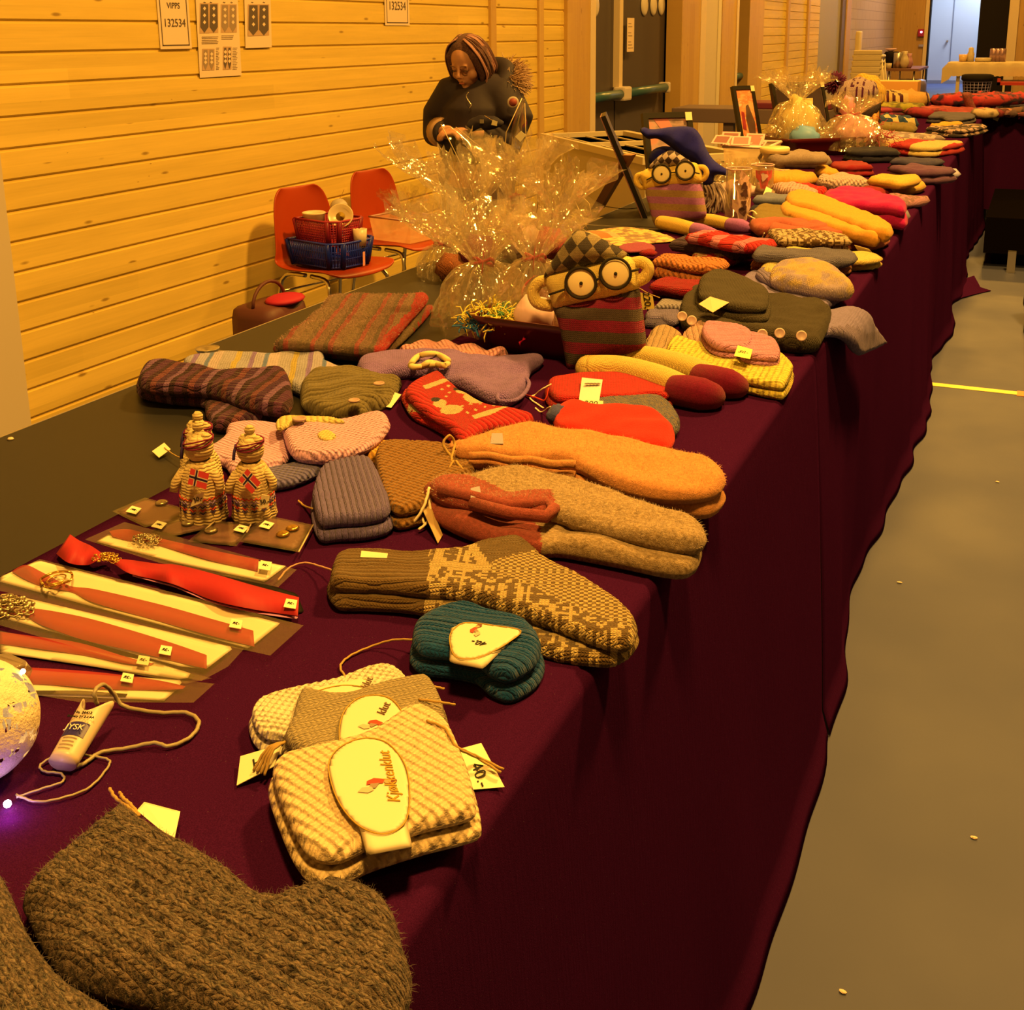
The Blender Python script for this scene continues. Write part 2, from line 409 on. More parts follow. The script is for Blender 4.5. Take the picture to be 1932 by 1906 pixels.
# ================================================================ the hall
XW = -3.55; YE = 31.8
def wood(name, c, c2, plank=.12, groove=.012, axis='z', along='y', knots=True, gd=.006, rough=.45):
    t = NT(name); g = t.n('NewGeometry').outputs['Position']; X, Y, Z = t.xyz(g)
    L = {'x': X, 'y': Y, 'z': Z}[along]; V = {'x': X, 'y': Y, 'z': Z}[axis]
    k = t.math('FLOOR', t.math('DIVIDE', V, plank))
    pv = t.comb(t.math('MULTIPLY', L, .55), t.math('MULTIPLY', V, 9.), t.math('MULTIPLY', k, 3.7))
    grain = t.noise(pv, 3.2, 4., .6)
    fine = t.noise(t.comb(t.math('MULTIPLY', L, 1.5), t.math('MULTIPLY', V, 60.), k), 2., 3.)
    tone = t.noise(t.comb(k, t.math('FLOOR', t.math('DIVIDE', t.math('ADD', L, t.math('MULTIPLY', k, 1.37)), 3.1))), 5.3, 0.)
    f = t.math('ADD', t.math('MULTIPLY', grain, .55), t.math('ADD', t.math('MULTIPLY', fine, .2), t.math('MULTIPLY', tone, .45)))
    base = t.mix(t.ramp(f, ((.42, 0.), (.82, 1.))), c, c2)
    if knots:
        q = t.n('TexVoronoi', feature='F1'); t.set(q.inputs['Vector'], t.comb(t.math('MULTIPLY', L, 3.2), t.math('MULTIPLY', V, 10.5), k))
        q.inputs['Scale'].default_value = 1.; q.inputs['Randomness'].default_value = 1.
        kn = t.ramp(q.outputs['Distance'], ((.045, 1.), (.10, 0.)))
        q2 = t.n('TexVoronoi', feature='F1'); t.set(q2.inputs['Vector'], t.comb(t.math('MULTIPLY', L, 9.), t.math('MULTIPLY', V, 26.), k)); q2.inputs['Scale'].default_value = 1.
        k2 = t.math('MULTIPLY', t.ramp(q2.outputs['Distance'], ((.03, 1.), (.07, 0.))), t.math('GREATER_THAN', t.noise(g, 3., 1.), .55))
        kn = t.math('MULTIPLY', t.math('MAXIMUM', kn, k2), .75)
        base = t.mix(kn, base, (c[0]*.33, c[1]*.24, c[2]*.2, 1))
    t.col(base); t.rough(rough)
    if gd:
        fr = t.math('FRACT', t.math('DIVIDE', V, plank))
        h = t.ramp(fr, ((0., 0.), (groove/plank*.8, 0.), (groove/plank*1.3, 1.), (1., 1.)))
        t.bump(h, 1., gd)
    return t.m
PINE = wood('pine_plank', (.55, .41, .095, 1), (.72, .54, .14, 1), gd=0)
PINE2 = wood('pine_post', (.43, .27, .09, 1), (.53, .36, .12, 1), plank=.2, axis='y', along='z', gd=0)
PINE3 = wood('pine_panel_end', (.36, .22, .09, 1), (.46, .3, .12, 1), plank=.3, axis='x', along='z', gd=0)
TRIM = mat('painted_trim', (.62, .52, .40, 1), .5)
CREAM = mat('cream_paint', (.52, .46, .40, 1), .6)
GREYB = mat('grey_beige_board', (.36, .33, .33, 1), .6)
DARKD = mat('dark_brown_door', (.06, .05, .06, 1), .45)
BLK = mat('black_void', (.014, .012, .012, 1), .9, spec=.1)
def st(name, mb, ma, smooth=False): return tagp(mb.build(name, ma, None, smooth), kind='structure')
# floor: grey-blue sports floor
t = NT('sports_floor'); g = t.n('NewGeometry').outputs['Position']
t.col(t.mix(t.noise(g, .7, 3.), (.052, .062, .14, 1), (.066, .077, .165, 1))); t.rough(t.ramp(t.noise(g, 2.3, 4.), ((.3, .5), (.7, .62))))
t.b.inputs['Specular IOR Level'].default_value = .2
st('floor', MB().b2((-7, -6, -.1), (12, 46, 0)), t.m)
st('ceiling', MB().b2((-7, -6, 7), (12, 46, 7.1)), mat('ceiling_white', (.5, .46, .42, 1), .8))
# left wall: stepped planks with real chamfered grooves, rows of .119 m
def plank_wall(name, y0, y1, z0=0., z1=3.6, x=XW, pw=.1185, zoff=.03, ma=PINE, gap=.014):
    v = []; f = []; z = z0; z = zoff-pw
    prof = []
    while z < z1:
        prof += [(x-.009, z), (x-.009, z+gap*.75), (x, z+gap*1.25), (x, z+pw-.0012)]; z += pw
    for a, b in prof: v += [(a, y0, b), (a, y1, b)]
    for i in range(len(prof)-1): f.append((2*i, 2*i+1, 2*i+3, 2*i+2))
    o = mesh_obj(name, v, f, ma, None, False); return tagp(o, kind='structure')
def yw(px, py=100, x=XW): return PXx(px, py, x)[1]
y_a = yw(24, 635); y_b1 = yw(932, 100); y_b2 = yw(1018, 100); y_p0 = yw(1051, 100); y_p1 = yw(1052, 100)
zo = PXx(43, 800.8, XW)[2] % .1185
plank_wall('wall_left', y_a, yw(1064, 100), zoff=zo)
for i, px in enumerate((928, 1018)):
    y = yw(px, 100); st('trim_%d' % (i+1), MB().b2((XW-.02, y-.045, 0), (XW+.018, y+.045, 3.6)), PINE2)
st('wall_left_near', MB().b2((XW-.35, -6, 0), (XW-.3, y_a-.9, 3.6)).b2((XW-.3, y_a-.9, 0), (XW+.05, y_a-.004, 3.6)), CREAM)
st('wall_left_upper', MB().b2((XW-.3, -6, 3.6), (XW-.02, YE+.2, 7)), PINE)
st('wall_left_backing', MB().b2((XW-.75, -6, 0), (XW-.7, YE, 3.6)), BLK)
# posts, jambs, cream panels between the openings (px column pairs measured on the wall plane)
def seg(name, pa, pb, ma, dx=0., th=.12, z1=3.6, z0=0.):
    a, b = yw(pa), yw(pb); return st(name, MB().b2((XW-th, a, z0), (XW+dx, b, z1)), ma)
seg('trim_3', 1064, 1107, PINE2, .03)
seg('trim_4', 1107, 1117, TRIM, .035)
seg('trim_5', 1277, 1312, PINE2, .05)
seg('trim_6', 1312, 1322, TRIM, .055)
seg('wall_left_panel', 1322, 1352, CREAM, 0)
seg('trim_7', 1352, 1358, mat('pale_trim', (.6, .55, .45, 1), .5), .01)
seg('trim_8', 1358, 1384, PINE2, .02)
seg('trim_9', 1384, 1388, TRIM, .03)
seg('trim_10', 1405, 1432, PINE2, .05)
plank_wall('wall_left_far', yw(1432), yw(1543), zoff=zo, gap=.014)
for i, px in enumerate((1482, 1520)):
    y = yw(px, 100); st('trim_%d' % (11+i), MB().b2((XW-.02, y-.08, 0), (XW+.03, y+.08, 3.6)), PINE2)
seg('door_2', 1543, 1582, mat('grey_door', (.30, .29, .33, 1), .5), -.01)
seg('trim_13', 1582, 1589, mat('dark_trim', (.12, .09, .08, 1), .5), .03)
seg('trim_14', 1589, 1597, PINE2, .05)
t = NT('painted_blockwork'); g = t.n('NewGeometry').outputs['Position']; X, Y, Z = t.xyz(g)
q = t.n('TexBrick'); t.set(q.inputs['Vector'], t.comb(Y, Z)); q.inputs['Scale'].default_value = 1.; q.inputs['Brick Width'].default_value = .6; q.inputs['Row Height'].default_value = .2
q.inputs['Mortar Size'].default_value = .008; q.inputs['Color1'].default_value = (.45, .38, .36, 1); q.inputs['Color2'].default_value = (.47, .40, .38, 1); q.inputs['Mortar'].default_value = (.30, .25, .24, 1)
t.col(q.outputs[0]); t.rough(.6)
st('wall_left_blockwork', MB().b2((XW-.12, yw(1597), 0), (XW, YE, 3.6)), t.m)
# double dark door with push bars
dy0, dy1 = yw(1117), yw(1277); dm = yw(1187)
xd = XW-.14
do = tagp(MB().b2((xd-.05, dy0, 0), (xd, dy1, 3.3)).build('door_1', DARKD), 'dark brown double door with green push bars', None, None, 'structure')
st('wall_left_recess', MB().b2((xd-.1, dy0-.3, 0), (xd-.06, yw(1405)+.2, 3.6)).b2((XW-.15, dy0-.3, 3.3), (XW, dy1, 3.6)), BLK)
CHROME = mat('steel', (.62, .60, .58, 1), .3, metal=1.)
wht = mat('white_plastic', (.55, .5, .5, 1), .4)
mb = MB().b2((xd, dm-.05, 1.06), (xd+.06, dm+.05, 3.3)); mb.build('astragal', TRIM, do)
gb = mat('green_push_bar', (.035, .10, .14, 1), .35)
for a, b in ((dy0+.05, dm-.08), (dm+.08, dy1-.25)):
    MB().tube([(xd+.09, a, 1.0), (xd+.09, b, 1.0)], .045, 10).build('push_bar', gb, do, True)
MB().box((xd+.08, dm, 1.0), (.12, .22, .13), bev=.02).build('latch_case', wht, do)
MB().box((xd+.08, dy1-.22, 1.0), (.12, .07, .11), bev=.02).build('bar_end_cap', wht, do)
MB().b2((xd, dm-.006, 0), (xd+.004, dm+.006, 1.0)).build('door_gap', BLK, do)
# second dark opening with its own bar
y5, y6 = yw(1388), yw(1405)
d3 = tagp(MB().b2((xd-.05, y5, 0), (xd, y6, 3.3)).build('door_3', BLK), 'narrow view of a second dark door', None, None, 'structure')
MB().tube([(xd+.09, y5, 1.0), (xd+.09, y6, 1.0)], .045, 8).build('push_bar', gb, d3, True)
# end wall with the opening to the cool corridor
xc0 = P(1749, 175, 0)[0]; xo1 = PY(1845, 60, YE)[0]; xo2 = PY(1905, 60, YE)[0]
st('wall_end', MB().b2((XW, YE, 0), (PY(1746, 100, YE)[0], YE+.2, 7)).b2((PY(1746, 100, YE)[0], YE, 3.4), (xo2, YE+.2, 7)).b2((xo2, YE, 0), (12, YE+.2, 7)), PINE3)
st('trim_15', MB().b2((PY(1741, 100, YE)[0], YE-.04, 0), (PY(1748, 100, YE)[0], YE+.02, 3.4)), TRIM)
st('trim_16', MB().b2((PY(1748, 100, YE)[0]-.0, YE-.02, 0), (PY(1750.5, 100, YE)[0], YE+.3, 3.4)), BLK)
st('trim_17', MB().b2((xo2-.05, YE-.05, 0), (xo2+.17, YE+.02, 3.4)), TRIM)
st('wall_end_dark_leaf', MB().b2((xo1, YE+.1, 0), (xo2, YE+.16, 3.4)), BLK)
BLUEG = mat('pale_grey_door', (.52, .5, .52, 1), .5)
yc = 37.5
cd = tagp(MB().b2((-3.4, yc, 0), (.5, yc+.05, 3.3)).build('door_4', BLUEG), 'pale grey cupboard doors in the corridor', None, None, 'structure')
xs = PY(1795, 80, yc)[0]
MB().b2((xs-.012, yc-.012, 0), (xs+.012, yc+.001, 3.3)).build('door_gap', mat('grey_gap', (.2, .2, .24, 1), .6), cd)
MB().box((PY(1788, 69, yc)[0], yc-.04, 1.25), (.05, .08, .05)).build('knob', CHROME, cd)
MB().b2((-3.4, yc-.02, 0), (.5, yc, .1)).build('plinth', mat('grey_gap', (.2, .2, .24, 1), .6), cd)
st('wall_corridor', MB().b2((-4.0, YE+.3, 0), (-3.9, 42, 5)).b2((-4, yc+.1, 0), (2.5, yc+.2, 5)).b2((2.4, YE+.3, 0), (2.5, 42, 5)).b2((-4, YE+.2, 4.9), (2.5, 42, 5)), mat('corridor_white', (.6, .6, .62, 1), .7))
st('wall_right', MB().b2((11.8, -6, 0), (12, YE, 7)), CREAM)
st('wall_back', MB().b2((-7, -6.1, 0), (12, -6, 7)), CREAM)
# yellow court line and its orange neighbour
ly = P(1765, 726, 0)[1]
st('trim_18', MB().b2((-3, ly-.025, .0005), (.03, ly+.025, .002)), mat('yellow_line', (.75, .62, .12, 1), .5))
st('trim_19', MB().b2((.03, ly-.04, .0006), (5, ly+.035, .0025)), mat('orange_line', (.8, .2, .03, 1), .5))
# ================================================================ tables
TOP = mat('black_laminate', (.016, .016, .018, 1), .5)
EDGE = mat('steel_edge', (.5, .47, .45, 1), .35, metal=.8)
XB = -1.6
def table(y0, y1, label, x0=XB, x1=XF-.02, legs=True):
    o = thing('folding_table', label, 'table', ((x0+x1)/2, (y0+y1)/2, 0), 'black topped tables in a row')
    MB().b2((x0+.004, y0+.004, T-.03), (x1, y1-.004, T-.003)).build('tabletop', TOP, o)
    MB().b2((x0, y0, T-.03), (x0+.004, y1, T-.002)).b2((x0, y0, T-.03), (x1, y0+.004, T-.002)).b2((x0, y1-.004, T-.03), (x1, y1, T-.002)).build('edge_strip', EDGE, o)
    for a in (x0+.08, x1-.1):
        for b in (y0+.1, y1-.1):
            MB().tube([(a, b, 0), (a, b, T-.03)], .016, 8).build('leg', CHROME, o, True)
    return o
ys = [.12, 1.955, 3.87, 5.3, 6.75, 8.2, 9.65, 11.1, 12.5]
lb = ['black topped table nearest the camera, ribbons and dolls on it', 'black topped table holding the striped scarf and large glass-eyed doll', 'black topped table holding the picture frames', 'black topped table under the gift tray with red rim', 'black topped table under the pompom hat', 'black topped table at the far corner of the row', 'black topped table past the corner, under the striped cushion', 'last black topped table of the row with the orange box']
for i in range(8):
    table(ys[i], ys[i+1]-.01, lb[i], x0=XB-(.06 if i == 1 else 0)+(.12 if i >= 2 else 0))
# maroon table cloths: top sheet, rounded edge, folded skirt
t = NT('maroon_cloth'); g = t.obj()
f1 = t.noise(g, 900., 2.); X, Y, Z = t.xyz(g)
st_ = t.noise(t.comb(t.math('MULTIPLY', Y, 60.), t.math('MULTIPLY', X, 60.), t.math('MULTIPLY', Z, 1.4)), 3., 3.)
b0 = t.mix(t.ramp(f1, ((.35, 0.), (.7, 1.))), (.030, .0042, .034, 1), (.050, .0068, .052, 1))
dust = t.n('TexVoronoi'); t.set(dust.inputs['Vector'], g); dust.inputs['Scale'].default_value = 190.
dd = t.math('MULTIPLY', t.ramp(dust.outputs['Distance'], ((.05, 1.), (.09, 0.))), t.math('GREATER_THAN', t.noise(g, 70., 1.), .58))
b1 = t.mix(t.math('MULTIPLY', dd, .18), b0, (.5, .42, .42, 1))
t.col(b1); t.rough(.95); t.b.inputs['Specular IOR Level'].default_value = .0
t.b.inputs['Sheen Weight'].default_value = .0; t.b.inputs['Sheen Roughness'].default_value = .4; t.b.inputs['Sheen Tint'].default_value = (1, .45, .5, 1)
t.bump(t.math('ADD', t.math('MULTIPLY', f1, .5), t.math('MULTIPLY', st_, 1.2)), .5, .0015)
CLOTH = t.m
def cloth(label, y0, y1, xl, zt=.0035, fold=1., seed=0., near_hang=False, flare=.07):
    """xl(y): back edge on the table; hangs over the front to the floor"""
    ny = int((y1-y0)/.03)+1; V = []; rows = []
    tops = 26; n_r = 8; n_s = 44; r = .011; n = tops+n_r+n_s
    for j in range(ny+1):
        y = y0+(y1-y0)*j/ny; a = xl(y)
        for i in range(n):
            if i < tops:
                s = i/(tops-1); x = a+(XF-r-a)*s
                z = T+zt+.0022*noise.noise(Vector((x*5, y*5, seed)))+.0022
                # soft creases
                z += .0035*max(0, noise.noise(Vector((x*2.3+y*1.4, y*1.1, seed+3))))**2*3
                V.append((x, y, z))
            elif i < tops+n_r:
                th = PI/2*(i-tops+1)/n_r
                V.append((XF-r+(r+zt)*math.sin(th), y, T+.003-r+(r+zt)*math.cos(th)))
            else:
                u = (i-tops-n_r+1)/n_s; z = (T-r)*(1-u)+.006
                k = u**.8
                am = (.006+.014*k)*fold
                w = 1.6*math.sin(y*3.7+1.5*math.sin(y*1.3+seed)+seed)+.25*math.sin(y*19+seed*2+u*1.5)+.9*noise.noise(Vector((y*4, u*1.2, seed)))
                x = XF+zt+flare*k*.7+am*w*k*.75+.006*k
                if u > .93: x += (u-.93)/.07*.012*(1+w*.3)
                V.append((x, y+.012*k*math.sin(y*9+seed), z))
    F = [(j*n+i, j*n+i+1, (j+1)*n+i+1, (j+1)*n+i) for j in range(ny) for i in range(n-1)]
    o = mesh_obj('tablecloth', V, F, CLOTH)
    o.modifiers.new('thick', 'SOLIDIFY').thickness = .002; o.modifiers['thick'].offset = -1
    return tagp(o, label, 'tablecloth', 'maroon tablecloths')
cloth('maroon cloth on the nearest table, its end seam behind the cream knit', .1, 2.37, lambda y: -1.15, .0055, .8, 1.)
cloth('long maroon cloth over the tables beyond the seam, stacked with mittens', 2.373, 12.45, lambda y: -1.14, .003, 1., 4., flare=.06)
# the row turns the corner: a table end draped towards the aisle
table(9.95, 11.1, 'black topped table turning the corner into the hall', x0=-.4, x1=3.2)
n = 80; V = []; 
for i in range(n+1):
    x = -.41+3.6*i/n
    for k, (y, z) in enumerate([(10.9, T+.006), (9.98, T+.006), (9.94, T+.001), (9.925, T-.02)]+[(9.92, T-.02-(T-.17)*(q+1)/9) for q in range(9)]):
        V.append((x, y-(.03*math.sin(x*19)+.02*math.sin(x*41))*max(0, (T-z))/T if k > 3 else y, z))
F = [(i*13+j, i*13+j+1, (i+1)*13+j+1, (i+1)*13+j) for i in range(n) for j in range(12)]
tagp(mesh_obj('tablecloth', V, F, CLOTH), 'dark maroon cloth hanging from the table that turns the corner', 'tablecloth', 'maroon tablecloths')
# ================================================================ things on the nearest table
ZC = T+.0085; ZC2 = T+.0065; ZB = T-.0025
def pp(px, z): return [P(x, y, z) for x, y in px]
def soft(name, px, z0, th, ma, label=None, cat=None, group=None, parent=None, ax=None, zones=None, **k):
    z = z0+th*.5
    if ax: a, b = P(*ax[0], z), P(*ax[1], z); k['ang'] = math.atan2(b[1]-a[1], b[0]-a[0])
    if zones: k['zones'] = [(pp(q, z), i) for q, i in zones]
    o = slab(name, pp(px, z), z0, th, ma, parent, **k)
    if label: tagp(o, label, cat, group)
    return o
def dome(pts):
    return None
TWINE = mat('jute_twine', (.40, .27, .09, 1), .9)
TAGM = mat('tag_card', (.78, .74, .55, 1), .55)
TAGK = mat('kraft_card', (.42, .30, .16, 1), .7)
INK = mat('black_ink', (.01, .01, .012, 1), .5)
PAPER = mat('white_paper', (.68, .62, .50, 1), .6)
GOLD = mat('gold_ink', (.42, .27, .03, 1), .4)
def twine(name, pts, parent=None, r=.0011, ma=None, closed=False):
    q = crom(pts, 6, closed=closed); mb = MB()
    q = [(p[0]+.0004*math.sin(i*2.1), p[1]+.0004*math.cos(i*2.1), p[2]) for i, p in enumerate(q)]
    mb.tube(q, r, 6, closed=closed); return mb.build(name, ma or TWINE, parent, True)
def pw(*a):   # list of (px,py,dz above cloth)
    return [P(x, y, ZC+dz) for x, y, dz in a]
def card(name, corners, ma, parent=None, th=.0007, txt=None, tsize=.02, tma=None, flip=0., shear=.1):
    """a thin card through 4 world corners (bottom-left, bottom-right, top-right, top-left as it reads)"""
    c = [Vector(p) for p in corners]; n = (c[1]-c[0]).cross(c[3]-c[0]).normalized()
    o = MB().prism(c, (0, 0, 0), n*th).build(name, ma, parent)
    if txt:
        ctr = sum(c, Vector())/4+n*(th+.0003)
        text('lettering', txt, tma or INK, o, frame(ctr, c[1]-c[0], n), tsize, shear=shear)
    return o
# --- a pair of big marled socks, foreground
WM = knit('marl_wool', A(142, 106, 42), 'stock', A(38, 26, 10), 'marl', sw=.0078, sh=.0066, dist=.004, psc=7.5, fuzz=.9)
def sockdisp(X, Y, D):
    rib = np.abs(np.sin(Y*PI/.0125+.5*np.sin(X*30)))**.8*.0030+.003*vnoise(X, Y, 5, 170.)
    st_ = np.abs(np.sin(PI*(X/.0068+np.abs(((Y/.0063) % 1)-.5)*1.2)))**.6*.0018
    return rib*(X < .25)+st_
soft('wool_sock', [(45, 1700), (100, 1640), (160, 1590), (205, 1552), (240, 1538), (300, 1580), (380, 1620), (440, 1662), (505, 1707), (570, 1690), (640, 1678), (705, 1695), (745, 1740), (762, 1800), (778, 1855), (762, 1930), (700, 2010), (560, 2040), (430, 1985), (330, 1915), (220, 1885), (130, 1855), (85, 1800), (55, 1740)],
     ZC, .042, WM, 'large marled brown ribbed wool sock, its cuff under a blank yellow tag', 'sock', 'marled brown foreground socks', ax=((150, 1640), (560, 1860)), res=.0021, er=.03, disp=sockdisp, puff=.06, lumps=22)
soft('wool_sock', [(-130, 1600), (-40, 1640), (5, 1665), (30, 1710), (60, 1780), (105, 1840), (150, 1880), (230, 1935), (300, 2010), (200, 2080), (-60, 2050), (-150, 1850)],
     ZC, .04, WM, 'marled brown wool sock cut off by the left corner', 'sock', 'marled brown foreground socks', ax=((0, 1690), (200, 1960)), res=.0025, er=.03, disp=sockdisp, puff=.06, lumps=22, seed=4)
tg = thing('price_tag', 'blank yellow card tag with twine, above the foreground sock cuff', 'tag', P(298, 1550, ZC+.02))
card('card', [P(258, 1530, ZC+.03), P(328, 1588, ZC+.012), P(340, 1532, ZC+.014), P(272, 1514, ZC+.032)], TAGM, tg)
twine('string', pw((262, 1540, .033), (240, 1522, .03), (218, 1506, .02), (207, 1488, .022)), tg, .0016)
twine('string', pw((262, 1538, .033), (246, 1518, .031), (232, 1506, .028), (226, 1495, .03)), tg, .0016)
# --- dishcloths with paper belly bands
def mossd(X, Y, D):
    return (np.sin(X*PI/.0045)*np.sin(Y*PI/.0045))*.0013+np.where(D < .012, np.sin(D*PI/.005)*.0008, 0)
def basket_d(X, Y, D):
    a = np.floor(X/.011)+np.floor(Y/.012)
    return np.where(a % 2 == 0, np.abs(np.sin(X*PI/.0055)), np.abs(np.sin(Y*PI/.006)))*.0017
def ribd(p=.008, h=.002, ax=1):
    def f(X, Y, D):
        U, W_ = (X, Y) if ax else (Y, X)
        return np.abs(np.sin(W_*PI/p))**.8*h+np.abs(np.sin(PI*(U/.0055)))*.0006
    return f
FZB = mat('fuzz_brown', A(118, 92, 40), .9); FZO = mat('fuzz_orange', A(240, 150, 50), .9); FZG_ = mat('fuzz_sage', A(200, 158, 66), .9)
fuzz(bpy.data.objects['wool_sock'], 5000, .0065, FZB, .00016); fuzz(bpy.data.objects['wool_sock.001'], 2500, .0065, FZB, .00016)
CREAMK = knit('cream_cotton', (.74, .60, .42, 1), 'moss', sw=.006, sh=.006, var=.1, fuzz=.2)
WHITEK = knit('white_cotton', (.74, .70, .62, 1), 'moss', sw=.005, sh=.005, var=.08, fuzz=.2)
GREYK = knit('oat_cotton', (.40, .345, .24, 1), 'stock', sw=.006, sh=.005, var=.1, fuzz=.2)
TEALK = knit('teal_cotton', A(18, 66, 58), 'rib', sw=.005, sh=.005, var=.2)
SKINP = mat('print_skin', (.6, .30, .16, 1), .6); REDP = mat('print_red', (.45, .05, .03, 1), .6); BRP = mat('print_brown', (.16, .05, .025, 1), .6); GRP = mat('print_grey', (.25, .2, .17, 1), .6)
def oval_print(o, ctr, xdir, s):
    if s < .027: ctr = Vector(ctr)+Vector((-.012, .012, 0))
    """small printed picture of a kneeling person with a bowl, plus the handwritten word"""
    M = frame(ctr, xdir, (0, 0, 1))
    def blob(name, pts, ma, dz):
        V = [M @ Vector((a*s, b*s, dz)) for a, b in pts]
        return mesh_obj(name, V, [tuple(range(len(V)))], ma, o, False)
    blob('print_hair', [(-.52+.13*math.cos(a), .03+.12*math.sin(a)) for a in np.arange(0, 6.2, .5)], BRP, .0004)
    blob('print_face', [(-.42+.09*math.cos(a), .0+.09*math.sin(a)) for a in np.arange(0, 6.2, .5)], SKINP, .0005)
    blob('print_dress', [(-.36, -.1), (-.1, -.2), (.08, -.12), (.1, .02), (-.1, .02), (-.3, .05)], REDP, .0004)
    blob('print_apron', [(-.22, .02), (0, .0), (.06, .16), (-.1, .2)], GRP, .00045)
    blob('print_bowl', [(.0, .12), (.22, .1), (.34, .24), (.1, .34), (-.06, .26)], mat('print_pale', (.5, .42, .33, 1), .6), .0005)
def dishcloth(px, th, ma, label, band, oval, tdir, word, wpos, wma, seed, disp, ax, rim=None, osz=.04, fl=0):
    t = thing('dishcloth', label, 'dishcloth', P(px[0][0], px[0][1], ZC), 'knitted dishcloths with paper bands')
    soft('knitted_cloth', px, ZC+fl, th, ma, parent=t, ax=ax, res=.0022, disp=disp, puff=.05, layers=2, shrink=.05, seed=seed, er=th*.42)
    zt = ZC+fl+th*1.06+.003
    b = soft('paper_band', band, zt-.006, .0065, PAPER, parent=t, puff=0., res=.004, er=.003, smooth_outline=False)
    q = soft('label_card', oval, zt, .0016, PAPER, parent=t, puff=0., res=.003, er=.0008)
    R = [Vector(P(x, y, zt+.0018)) for x, y in crom(oval, 6)]
    MB().tube(R, .0006, 5, closed=True).build('gold_rim', GOLD, t, True)
    c = P(*np.mean(oval, 0), zt+.002)
    a, b_ = P(*tdir[0], zt), P(*tdir[1], zt)
    d = Vector(b_)-Vector(a)
    oval_print(q, c, -Vector((d.y, -d.x, 0)), osz)
    text('lettering', word, wma, q, frame(P(*wpos, zt+.0022), d, (0, 0, 1)), .017*osz/.04, shear=.35)
    return t
MBR = mat('brown_ink', (.12, .07, .05, 1), .6)
d1 = dishcloth([(470, 1372), (472, 1345), (500, 1325), (560, 1308), (640, 1290), (700, 1268), (740, 1264), (772, 1285), (790, 1330), (760, 1380), (640, 1410), (520, 1412), (485, 1400)], .026, WHITEK,
          'white knitted dishcloth at the back of the pile', [(575, 1305), (690, 1280), (720, 1330), (600, 1360)], [(575, 1318), (605, 1302), (650, 1293), (695, 1300), (712, 1322), (690, 1350), (620, 1358), (585, 1345)], ((650, 1330), (670, 1294)), 'Kjøkkenklut', (680, 1312), MBR, 2, mossd, ((480, 1370), (760, 1290)), osz=.03)
d2 = dishcloth([(530, 1410), (545, 1370), (558, 1325), (575, 1315), (650, 1325), (730, 1300), (790, 1288), (815, 1290), (830, 1310), (845, 1350), (845, 1400), (760, 1440), (640, 1450), (560, 1440)], .03, GREYK,
          'oat grey knitted dishcloth in the middle of the pile', [(642, 1350), (745, 1325), (770, 1400), (650, 1420)], [(640, 1385), (648, 1345), (675, 1318), (715, 1312), (745, 1325), (765, 1360), (760, 1400), (700, 1425), (650, 1415)], ((700, 1380), (735, 1320)), 'klut', (724, 1338), MBR, 3, ribd(.009, .0015), ((545, 1390), (830, 1320)), osz=.03, fl=.008)
d3 = dishcloth([(505, 1480), (525, 1445), (600, 1425), (700, 1395), (765, 1350), (805, 1345), (845, 1370), (868, 1410), (895, 1480), (908, 1545), (895, 1565), (800, 1590), (700, 1622), (640, 1650), (590, 1648), (560, 1622), (530, 1560)], .036, CREAMK,
          'cream knitted dishcloth at the front of the pile', [(640, 1420), (735, 1400), (778, 1598), (692, 1614)], [(620, 1450), (632, 1418), (665, 1398), (700, 1393), (735, 1405), (765, 1445), (773, 1500), (765, 1550), (735, 1572), (700, 1570), (665, 1548), (635, 1505)], ((740, 1520), (715, 1400)), 'Kjøkkenklut', (735, 1465), GOLD, 5, basket_d, ((520, 1500), (900, 1480)), osz=.034, fl=.012)
# side of the front band, coming down over the rolled edge
card('band_flap', [P(692, 1618, ZC+.006), P(777, 1604, ZC+.006), P(776, 1592, ZC+.048), P(690, 1606, ZC+.048)], PAPER, d3)
dt = dishcloth([(772, 1225), (782, 1190), (830, 1165), (880, 1155), (930, 1172), (985, 1185), (1018, 1212), (1028, 1245), (1012, 1278), (965, 1303), (925, 1292), (895, 1268), (850, 1258), (800, 1252), (778, 1240)], .042, TEALK,
          'dark teal dishcloth rolled in a paper band marked 40', [(850, 1182), (985, 1190), (912, 1262), (848, 1248)], [(848, 1205), (858, 1185), (880, 1175), (930, 1180), (982, 1190), (960, 1212), (925, 1232), (890, 1243), (858, 1238)], ((960, 1210), (880, 1195)), '40,-', (905, 1213), INK, 8, ribd(.0085, .0028), ((785, 1215), (1010, 1250)), osz=.026)
twine('string', pw((778, 1207, .02), (740, 1208, .012), (700, 1220, .004), (660, 1238, .003), (642, 1258, .003), (655, 1280, .003), (672, 1290, .02), (690, 1283, .03)), dt, .0013)
tg = thing('price_tag', 'small cream card tag marked 40 right of the dishcloth pile', 'tag', P(905, 1455, ZC))
card('card', [P(860, 1415, ZC+.02), P(908, 1402, ZC+.02), P(952, 1485, ZC+.003), P(893, 1490, ZC+.004)][::1], TAGM, tg)
text('lettering', '40,-', INK, tg, frame(Vector(P(905, 1462, ZC+.0095)), Vector(P(915, 1490, ZC+.002))-Vector(P(888, 1425, ZC+.015)), Vector((-.1, -.45, 1))), .016)
twine('string', pw((805, 1360, .05), (840, 1375, .05), (862, 1410, .045), (900, 1430, .022), (945, 1458, .012)), tg, .0013)
twine('string', pw((862, 1410, .045), (895, 1425, .025), (950, 1452, .01)), tg, .0013)
tg = thing('price_tag', 'cream card tag with a twine knot left of the dishcloth pile', 'tag', P(480, 1450, ZC))
card('card', [P(447, 1483, ZC+.002), P(517, 1447, ZC+.012), P(532, 1405, ZC+.02), P(454, 1428, ZC+.008)], TAGM, tg, txt='H', tsize=.018)
